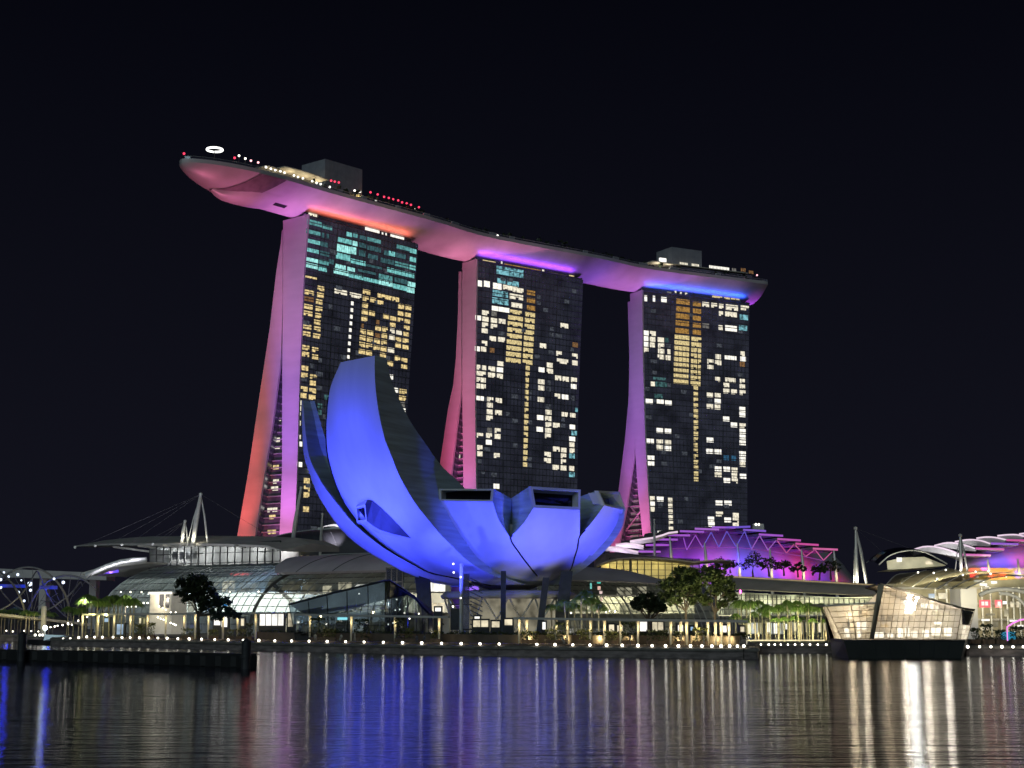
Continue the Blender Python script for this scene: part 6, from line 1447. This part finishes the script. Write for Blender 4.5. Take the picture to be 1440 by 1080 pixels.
# covered terrace behind right palms (dark roof, many lit openings)
tr = thing('palm_terrace', 'low dark roofed terrace with a row of lit openings behind the right palms', 'terrace building', XY(1110, 300, LZ)); mb = MB(); a_, b_2 = PY(1040, 873, 300), PY(1172, 871, 300); mb.hexa([a_ - UP * .4, b_2 - UP * .4, b_2 + V((0, 8, -.4)), a_ + V((0, 8, -.4)), a_, b_2, b_2 + V((0, 8, 0)), a_ + V((0, 8, 0))]); mb.part('flat_roof', M['darksteel'], tr)
for px in range(1044, 1172, 9):
    mb = MB(); w_ = random.uniform(2, 5.5); c = PY(px + random.uniform(-2, 2), random.uniform(881, 884), 303); hh = random.uniform(.5, 1.2); mb.box(c, (w_ * .068, 0, 0), (0, .1, 0), (0, 0, hh)); mb.part('lit_opening', random.choice((SW, SWW, SWD, SW)), tr)
for px in range(1046, 1172, 16): mb = MB(); p = PY(px, 873, 300.5); mb.tube([V((p.x, 300.5, LZ)), p], .12, 6); mb.part('post', PW, tr)
for px in range(1050, 1170, 14): blamp(PY(px, 893, 298), (1, .80, .38), 130, .15)

# ================================================================ trees
def uplight(px, Y, z, col, pw, ang=90, dz=1.0): spot(XY(px, Y, z), XY(px, Y + 4, z + 4 * dz), col, pw, ang, .6, .15, 'tree_uplight')
TRUNK = mat('tree_bark', (.10, .075, .055), .85, 0, .3, 1.0); PTRUNK = mat('palm_bark', (.30, .27, .22), .85, 0, .25, 2.0)
LEAF1 = mat('leaf_green', (.075, .10, .035), .55, 0, .55, .5); LEAFP = mat('palm_leaf', (.10, .17, .035), .5, 0, .4, .8)
def tree(name, lab, base, crowns, th, leaf, n=1500, ls=.33, group=None, seed=1):
    rd = random.Random(seed); t = thing(name, lab, 'tree', base, group); b = V(base); mb = MB()
    fork = b + V((rd.uniform(-.3, .3), 0, th)); mb.tube([b, b.lerp(fork, .5) + V((rd.uniform(-.2, .2), 0, 0)), fork], [.34, .27, .22], 7)
    for c, r in crowns:
        c = b + V(c); mb.tube([fork, fork.lerp(c, .55) + V((rd.uniform(-.5, .5), rd.uniform(-.5, .5), .2)), c], [.16, .10, .03], 5)
        for _ in range(4):
            q = c + V((rd.gauss(0, r * .5), rd.gauss(0, r * .5), rd.gauss(0, r * .35))); mb.tube([fork.lerp(c, .6), q], [.07, .02], 4)
    mb.part('trunk', TRUNK, t); mb = MB(); tot = sum(r * r for _, r in crowns)
    for c, r in crowns:
        c = b + V(c); cl = []
        for _ in range(int(10 + r * 9)):
            v = V((rd.gauss(0, 1), rd.gauss(0, 1), rd.gauss(0, 1))).normalized() * r * rd.uniform(.45, 1.05); v.z *= .72; cl.append(c + v)
        for _ in range(int(n * r * r / tot)):
            k = rd.choice(cl); p = k + V((rd.gauss(0, r * .15), rd.gauss(0, r * .15), rd.gauss(0, r * .11)))
            a = V((rd.gauss(0, 1), rd.gauss(0, 1), rd.gauss(0, .6))).normalized(); e = a.cross(V((rd.gauss(0, .5), rd.gauss(0, .5), 1))).normalized(); s = ls * rd.uniform(.6, 1.3)
            mb.quad(p - a * s, p - e * s * .55, p + a * s, p + e * s * .55)
    mb.part('crown', leaf, t); return t
tree('broadleaf_tree', 'large dark spreading tree before the left glass vault', XY(279, 297, LZ), [((-2.2, 0, 10.4), 2.3), ((-.3, .5, 10.8), 2.2), ((-3.2, .5, 8.4), 1.6), ((-1.2, -.5, 8.6), 2.3), ((1.4, 0, 9.0), 1.9), ((2.8, .3, 7.3), 1.9), ((1.0, 0, 6.7), 1.7), ((4.6, 0, 6.7), 1.8), ((5.6, .3, 5.2), 1.5), ((3.4, -.4, 4.9), 1.5), ((6.9, 0, 4.7), 1.0)], 4.6, HEDGE2, 8500, .32, seed=3)
spot(XY(330, 286, 3), PY(318, 855, 297), (.06, .22, 1), 900, 40, 1, .2); mb = MB(); mb.box(PY(312, 851, 299.5), (1.0, 0, 0), (0, .1, 0), (0, 0, .15)); mb.solo('blue_lamp_bar', glow('blue_bar_light', (.05, .40, 1), 1.2, .3, .5), 'small blue light bar glowing inside the large dark tree', 'lamp')
tree('broadleaf_tree', 'round dark tree standing behind the right pergola, smaller than its neighbours', XY(912, 262, LZ), [((0, 0, 7.3), 1.8), ((-1.3, 0, 6.7), 1.5), ((1.5, .2, 6.6), 1.5), ((.4, -.4, 6.2), 1.6), ((-1.8, 0, 6.0), .9), ((2.2, 0, 5.8), .9)], 3.6, HEDGE2, 4200, .26, seed=5)
tree('broadleaf_tree', 'wide crowned leafy tree, left one of the pair before the gold hall', XY(966, 300, LZ), [((-1.4, 0, 12.0), 2.2), ((.6, .3, 12.6), 2.0), ((2.4, 0, 11.4), 2.2), ((-3.3, .2, 10.2), 1.9), ((.2, -.4, 10.0), 2.3), ((-2.4, 0, 8.0), 1.8), ((1.6, 0, 8.2), 1.8), ((-4.2, 0, 8.4), 1.3)], 5.5, LEAF1, 7000, .34, seed=7)
tree('broadleaf_tree', 'open crowned leafy tree at the right of the pair before the gold hall', XY(1006, 304, LZ), [((-1.0, 0, 12.6), 2.0), ((1.2, .3, 12.0), 2.1), ((2.6, 0, 10.4), 1.7), ((.2, -.4, 9.6), 1.7), ((3.0, 0, 8.2), 1.3), ((-1.6, 0, 7.6), 1.4), ((1.4, 0, 6.9), 1.2)], 5.0, LEAF1, 5200, .34, seed=9)
for i, (px, Y, z, r) in enumerate(((1251, 275, 10.4, 1.3), (1264, 277, 10.3, 1.3), (1278, 276, 9.6, .9), (1292, 277, 9.4, 1.0), (1302, 276, 8.7, .9))):
    tree('broadleaf_tree', 'dark tree top showing behind the sloping roof of the crystal pavilion', XY(px, Y, LZ), [((-.5, 0, z - 1.8), r), ((.6, 0, z - 2.1), r * .9), ((0, .3, z - 3), r)], z - 5, HEDGE2, 700, .22, 'dark trees behind the crystal pavilion', 20 + i)
for i, (px, py, h_, lab) in enumerate(((1013, 791, 5, 'small dark roof tree at the left end of the violet wall'), (1027, 792, 4, 'small dark roof tree second from the left before the violet wall'), (1058.5, 786, 7.5, 'tallest dark roof tree before the blue part of the wall'), (1081, 790, 6, 'dark roof tree behind the fourth white column'), (1102, 792, 5, 'broad dark roof tree between two columns before the violet wall'), (1122, 796, 4.5, 'dark roof tree beside the column at the red part of the wall'), (1152, 798, 5, 'wide dark roof tree near the right end of the violet wall'), (1168, 793, 6.5, 'dark roof tree at the last white column'))):
    zb_ = 14 + 0; Y = 470; c = PY(px, py, Y); t = tree('roof_tree', lab, V((c.x, Y, c.z - h_ * .75)), [((0, 0, h_ * .75), h_ * .36), ((h_ * .28, 0, h_ * .6), h_ * .28), ((-h_ * .3, 0, h_ * .55), h_ * .28)], h_ * .45, HEDGE2, 420, .42, None, 40 + i)
# palms
def make_palm(name, lab, h, nf, fl, seed, leaf=LEAFP):
    rd = random.Random(seed); t = thing(name, lab, 'palm tree', (0, 0, 0)); mb = MB(); lean = V((rd.uniform(-.5, .5), rd.uniform(-.5, .5), 0))
    mb.tube([(0, 0, 0), lean * .3 + UP * h * .5, lean + UP * h], [.20, .16, .13], 7); mb.part('trunk', PTRUNK, t); mb = MB(); top = lean + UP * h
    for k in range(nf):
        az = math.pi * 2 * k / nf + rd.uniform(-.25, .25); el = rd.uniform(.35, 1.4); d = V((math.cos(az), math.sin(az), 0)); L = fl * rd.uniform(.8, 1.1); pts = []
        for i in range(9):
            s = i / 8; pts.append(top + d * (L * s * math.cos(el) + L * .18 * s * s) + UP * (L * s * math.sin(el) - L * (.62 + .75 * math.sin(el)) * s ** 1.8))
        sd_ = V((-d.y, d.x, 0))
        for i in range(8):
            a, b = pts[i], pts[i + 1]; w0 = fl * .30 * math.sin(math.pi * min(1, (i + .8) / 8.6)) 
            for sg in (-1, 1):
                for f_ in (0, .5):
                    p = a.lerp(b, f_); q = a.lerp(b, f_ + .34); tip = p + sd_ * sg * w0 + (b - a) * .9 - UP * w0 * .9; mb.poly([p, q, tip])
    mb.part('fronds', leaf, t); return t
palms = [make_palm('palm_tree', '', h, 18, fl, 60 + i) for i, (h, fl) in enumerate(((7.2, 2.7), (6.3, 2.5), (8.2, 2.9)))]
used = set(); rd = random.Random(77)
def put_palm(px, Y, topy, label, group, fl=1.0):
    k = rd.randrange(3); base = XY(px, Y, LZ); hz_ = (866 - topy) / F * Y + H - LZ; hh = (7.2, 6.3, 8.2)[k]; sc = hz_ / (hh + .9)
    if k not in used: o = palms[k]; used.add(k); o.location = base; o.rotation_euler = (0, 0, rd.uniform(0, 6)); o.scale = (sc * fl, sc * fl, sc); o['label'] = label
    else: o = dup(palms[k], base, rd.uniform(0, 6), (sc * fl, sc * fl, sc), label)
    o['group'] = group
for i in range(30):
    px = 1034 + i * 4.6 + rd.uniform(-2, 2); put_palm(px, rd.uniform(283, 301), (838 + rd.uniform(0, 12) if i % 3 else 856 + rd.uniform(0, 14)), 'green lit palm in the dense grove left of the crystal pavilion', 'palms in the right grove', .72)
for px, ty in ((796, 840), (808, 844), (818, 832), (826, 826), (833, 836), (842, 846), (776, 846)): put_palm(px, rd.uniform(296, 312), ty, 'dark green palm in the clump beside the right lotus legs', 'palms beside the lotus legs', 1.0)
for i in range(17): px = 92 + i * 6 + rd.uniform(-2, 2); put_palm(px, rd.uniform(345, 368), (846 if px < 120 else 832) + rd.uniform(-3, 9), 'bright yellow green palm in front of the left glass vault', 'palms before the left vault', .85)
for i in range(17): px = -4 + i * 4.8 + rd.uniform(-1.5, 1.5); put_palm(px, rd.uniform(398, 420), 852 + rd.uniform(-1, 10), 'pale trunked palm in the far left row above the dark quay', 'palms at the far left', .9)
for k in palms:
    if palms.index(k) not in used: bpy.data.objects.remove(k)
for px, Y, pw in ((100, 352, 150), (125, 350, 220), (150, 350, 220), (175, 350, 200), (190, 352, 160), (110, 342, 120), (140, 340, 150)): uplight(px, Y - 17, 6.2, (1, .95, .36), pw * 9, 90, .45)
for px in (5, 18, 31, 44, 57, 70): uplight(px, 394, LZ + .3, (1, .86, .36), 560)
for px in (800, 822, 840): uplight(px, 291, LZ + .3, (1, .95, .55), 1500)
for px in range(1040, 1170, 13): uplight(px, 277, LZ + .3, (1, .97, .45), 2000, 90, .6)
for px, Y in ((965, 292), (1000, 296), (985, 294)): uplight(px, Y - 7, LZ + .3, (1, .90, .55), 3000)

# ================================================================ breakwater in front
JM = mat('black_wet_concrete', (.010, .010, .011), .7, 0, .4, .6)
bk = thing('floating_breakwater', 'long low black floating breakwater on the left water', 'breakwater', XY(160, 208, 0)); mb = MB(); rows = []
for px, Y, z in ((-120, 236, 1.42), (0, 226, 1.45), (100, 217, 1.5), (200, 206, 1.58), (300, 196, 1.62), (361, 190, 1.66)):
    rows.append([XY(px, Y, -.6), XY(px, Y, z - .25), XY(px, Y + .2, z), XY(px, Y + 2.4, z), XY(px, Y + 2.6, -.6)])
mb.grid(rows, True); mb.poly(rows[-1]); mb.part('pontoon_body', JM, bk); rd = random.Random(3)
for i in range(16):
    px = 6 + i * 21.5; Y = interp([(0, 226), (100, 217), (200, 206), (300, 196), (361, 190)], px) - .12; mb = MB(); mb.cube(XY(px, Y).x - .35, XY(px, Y).x + .35, Y - .25, Y, .1, 1.3); mb.part('fender', JM, bk)
for px, Y, zt__, lab in ((345.5, 187.5, 3.15, 'thick dark mooring pile at the right end of the breakwater'), (30, 221.5, 3.6, 'thick dark mooring pile at the left part of the breakwater')):
    mb = MB(); c = XY(px, Y, 0); t = thing('mooring_pile', lab, 'pile', c); mb.tube([c - UP * 1, c + UP * zt__], .55, 14); mb.part('pile_shaft', mat('dark_pile', (.03, .03, .035), .6, 0, .3, .6) if not bpy.data.materials.get('dark_pile') else bpy.data.materials['dark_pile'], t); mb = MB(); mb.lathe(c + UP * zt__, [(.60, -.1), (.60, .05), (.05, .45)], 14); mb.part('pile_cap', bpy.data.materials['dark_pile'], t); mb = MB(); mb.lathe(c + UP * 1.4, [(.56, -.15), (.72, -.15), (.72, .15), (.56, .15)], 14); mb.part('pile_collar', bpy.data.materials['dark_pile'], t)
# landing pontoon with a cold lamp
lp_ = thing('landing_pontoon', 'small landing pontoon with a bright blue white lamp at the far left water', 'pontoon', XY(60, 350, 0)); mb = MB(); a_ = XY(38, 356), XY(88, 341); mb.hexa([a_[0] - UP * .3, a_[1] - UP * .3, a_[1] + V((0, 5, -.3)), a_[0] + V((0, 5, -.3)), a_[0] + UP * .9, a_[1] + UP * .9, a_[1] + V((0, 5, .9)), a_[0] + V((0, 5, .9))]); mb.part('deck_float', JM, lp_)
CL = glow('cold_flood_light', (.78, .95, 1), 9, 0, 1, True)
mb = MB(); c = PY(63.5, 883, 349); mb.ball(c, .55, 8); mb.part('lamp', CL, lp_); mb = MB(); mb.tube([V((c.x, 349, .8)), c], .1, 6); mb.part('lamp_post', M['steel'], lp_)
for px in (49.5, 56, 60): mb = MB(); mb.ball(PY(px, 893, 345), .3, 6); mb.part('deck_light', WB, lp_)
mb = MB(); mb.tube([XY(40, 352, 1.6), XY(66, 346, 1.6), XY(86, 340, 1.6)], .05, 5); mb.part('railing', M['steel'], lp_)
mb = MB(); p = XY(78, 344, .9); mb.hexa([p + V((-2.6, 0, 0)), p + V((2.6, -1, 0)), p + V((2.6, 1.5, 0)), p + V((-2.6, 2.5, 0)), p + V((-2.4, .2, 1.3)), p + V((2.2, -.8, 1.1)), p + V((2.2, 1.2, 1.1)), p + V((-2.4, 2.2, 1.3))]); mb.part('waiting_shelter', glassy('shelter_glass', (.5, .65, .7), .6), lp_); blamp(c + V((0, -1.2, .2)), (.8, .95, 1), 260, .2)
# channel marker stick in the water
mb = MB(); c = XY(1157, 146, 0); mb.tube([c - UP * .5, c + UP * .55, c + UP * .8], [.05, .05, .03], 6); mb.ball(c + UP * .85, .06, 6); mb.solo('marker_stick', JM, 'thin dark stick poking out of the water before the pavilion', 'stick')

# added unseen spots, a general fill turned towards the halls
for px, Y, pw in ((120, 362, 9), (200, 356, 9), (290, 348, 9), (375, 342, 9), (450, 336, 9), (520, 334, 7), (905, 330, 6), (1000, 322, 7), (1090, 316, 7), (1180, 312, 7), (1250, 300, 5), (1310, 292, 5), (1400, 290, 5)):
    spot(XY(px, Y, 9), XY(px + 10, Y + 60, 17), (1, .93, .82), pw * K, 110, .8, .3, 'mast_light')
# ================================================================ people on the promenade
def figure(pts, edges, name, m):
    me = bpy.data.meshes.new(name); me.from_pydata([p for p, r in pts], edges, []); o = bpy.data.objects.new(name, me); COL.objects.link(o); me.materials.append(m)
    sk = o.modifiers.new('skin', 'SKIN'); o.modifiers.new('sub', 'SUBSURF').levels = 1
    for i, (p, r) in enumerate(pts): me.skin_vertices[0].data[i].radius = (r, r * .8)
    me.skin_vertices[0].data[0].use_root = True; bpy.context.view_layer.update()
    dg = bpy.context.evaluated_depsgraph_get(); nm = bpy.data.meshes.new_from_object(o.evaluated_get(dg)); o.modifiers.clear(); o.data = nm
    nm.polygons.foreach_set('use_smooth', [True] * len(nm.polygons)); return o
CLOTH = mat('dark_clothes', (.10, .10, .13), .8, 0, .4, 2); CLOTH2 = mat('pale_clothes', (.45, .42, .38), .8, 0, .3, 2); HAIR = mat('dark_hair', (.02, .018, .015), .6)
def stand():
    pts = [((0, 0, .95), .15), ((0, 0, 1.18), .15), ((0, 0, 1.40), .16), ((0, .0, 1.52), .06), ((0, -.01, 1.66), .10), ((0, -.01, 1.74), .07), ((.19, 0, 1.40), .07), ((.25, .02, 1.12), .05), ((.24, -.08, .88), .035), ((-.19, 0, 1.40), .07), ((-.25, .02, 1.12), .05), ((-.24, -.06, .88), .035), ((.10, 0, .88), .10), ((.11, -.06, .48), .07), ((.11, .02, .07), .05), ((.11, -.14, .04), .04), ((-.10, 0, .88), .10), ((-.11, .08, .48), .07), ((-.11, .14, .07), .05), ((-.11, -.0, .04), .04)]
    return pts, [(0, 1), (1, 2), (2, 3), (3, 4), (4, 5), (2, 6), (6, 7), (7, 8), (2, 9), (9, 10), (10, 11), (0, 12), (12, 13), (13, 14), (14, 15), (0, 16), (16, 17), (17, 18), (18, 19)]
def sit():
    pts = [((0, 0, .50), .16), ((0, .02, .72), .15), ((0, 0, .95), .16), ((0, -.02, 1.07), .06), ((0, -.04, 1.20), .10), ((0, -.04, 1.29), .07), ((.19, -.02, .94), .07), ((.25, -.10, .70), .05), ((.18, -.32, .58), .035), ((-.19, -.02, .94), .07), ((-.25, -.10, .70), .05), ((-.18, -.32, .58), .035), ((.11, -.12, .50), .10), ((.12, -.44, .50), .075), ((.12, -.46, .08), .05), ((.12, -.60, .05), .04), ((-.11, -.12, .50), .10), ((-.12, -.44, .48), .075), ((-.12, -.50, .08), .05), ((-.12, -.64, .05), .04)]
    return pts, stand()[1]
for i, (px, dY, sitting, z, rz, m, lab) in enumerate(((443, 10, 1, .22, .3, CLOTH2, 'person in pale clothes sitting beside the leftmost post of the middle pergola'), (480, 9, 1, .22, -.4, CLOTH2, 'person in pale clothes sitting between the first two posts of the middle pergola'), (586, 9, 1, .22, .2, CLOTH, 'person in dark clothes sitting left of the last post of the middle pergola'), (597, 9.4, 1, .22, -.2, CLOTH, 'person in dark clothes sitting right beside another seated person near the last post'), (499, 8, 0, .22, 1.2, CLOTH2, 'person in pale clothes standing right of the second post of the middle pergola'), (791, 8, 1, .22, .5, CLOTH2, 'person in pale clothes sitting by the right lotus legs'), (886, 7, 0, .22, -1, CLOTH, 'person in dark clothes walking near the round dark tree'), (990, 7, 0, .22, 1.4, CLOTH2, 'person in pale clothes walking under the right pergola'), (970, 8, 0, .22, -1.3, CLOTH, 'person in dark clothes standing under the right pergola'), (330, 9, 0, .22, .6, CLOTH, 'person in dark clothes standing under the left pergola'))):
    Y = YS(px) + dY - 3; o = figure(*(sit() if sitting else stand()), 'person', m); o.location = XY(px, Y, LZ + (z if True else 0)); 
    if sitting: # bench under the sitter
        bt_ = MB(); c = o.location; bt_.cube(c.x - .8, c.x + .8, c.y - .22, c.y + .28, c.z, c.z + .34); bt_.solo('bench', M['wood'], 'plain timber bench on the boardwalk with a person sitting on it', 'bench', 'boardwalk benches')
    o.rotation_euler = (0, 0, rz); tag(o, lab, 'person')
    h = MB(); zc = 1.23 if sitting else 1.69; h.ball((0, .02 if not sitting else -.02, zc), .125, 8); ho = bpy.data.objects.new('hair', h.mesh('hair', HAIR, V((0, 0, 0)), True)); COL.objects.link(ho); ho.parent = o
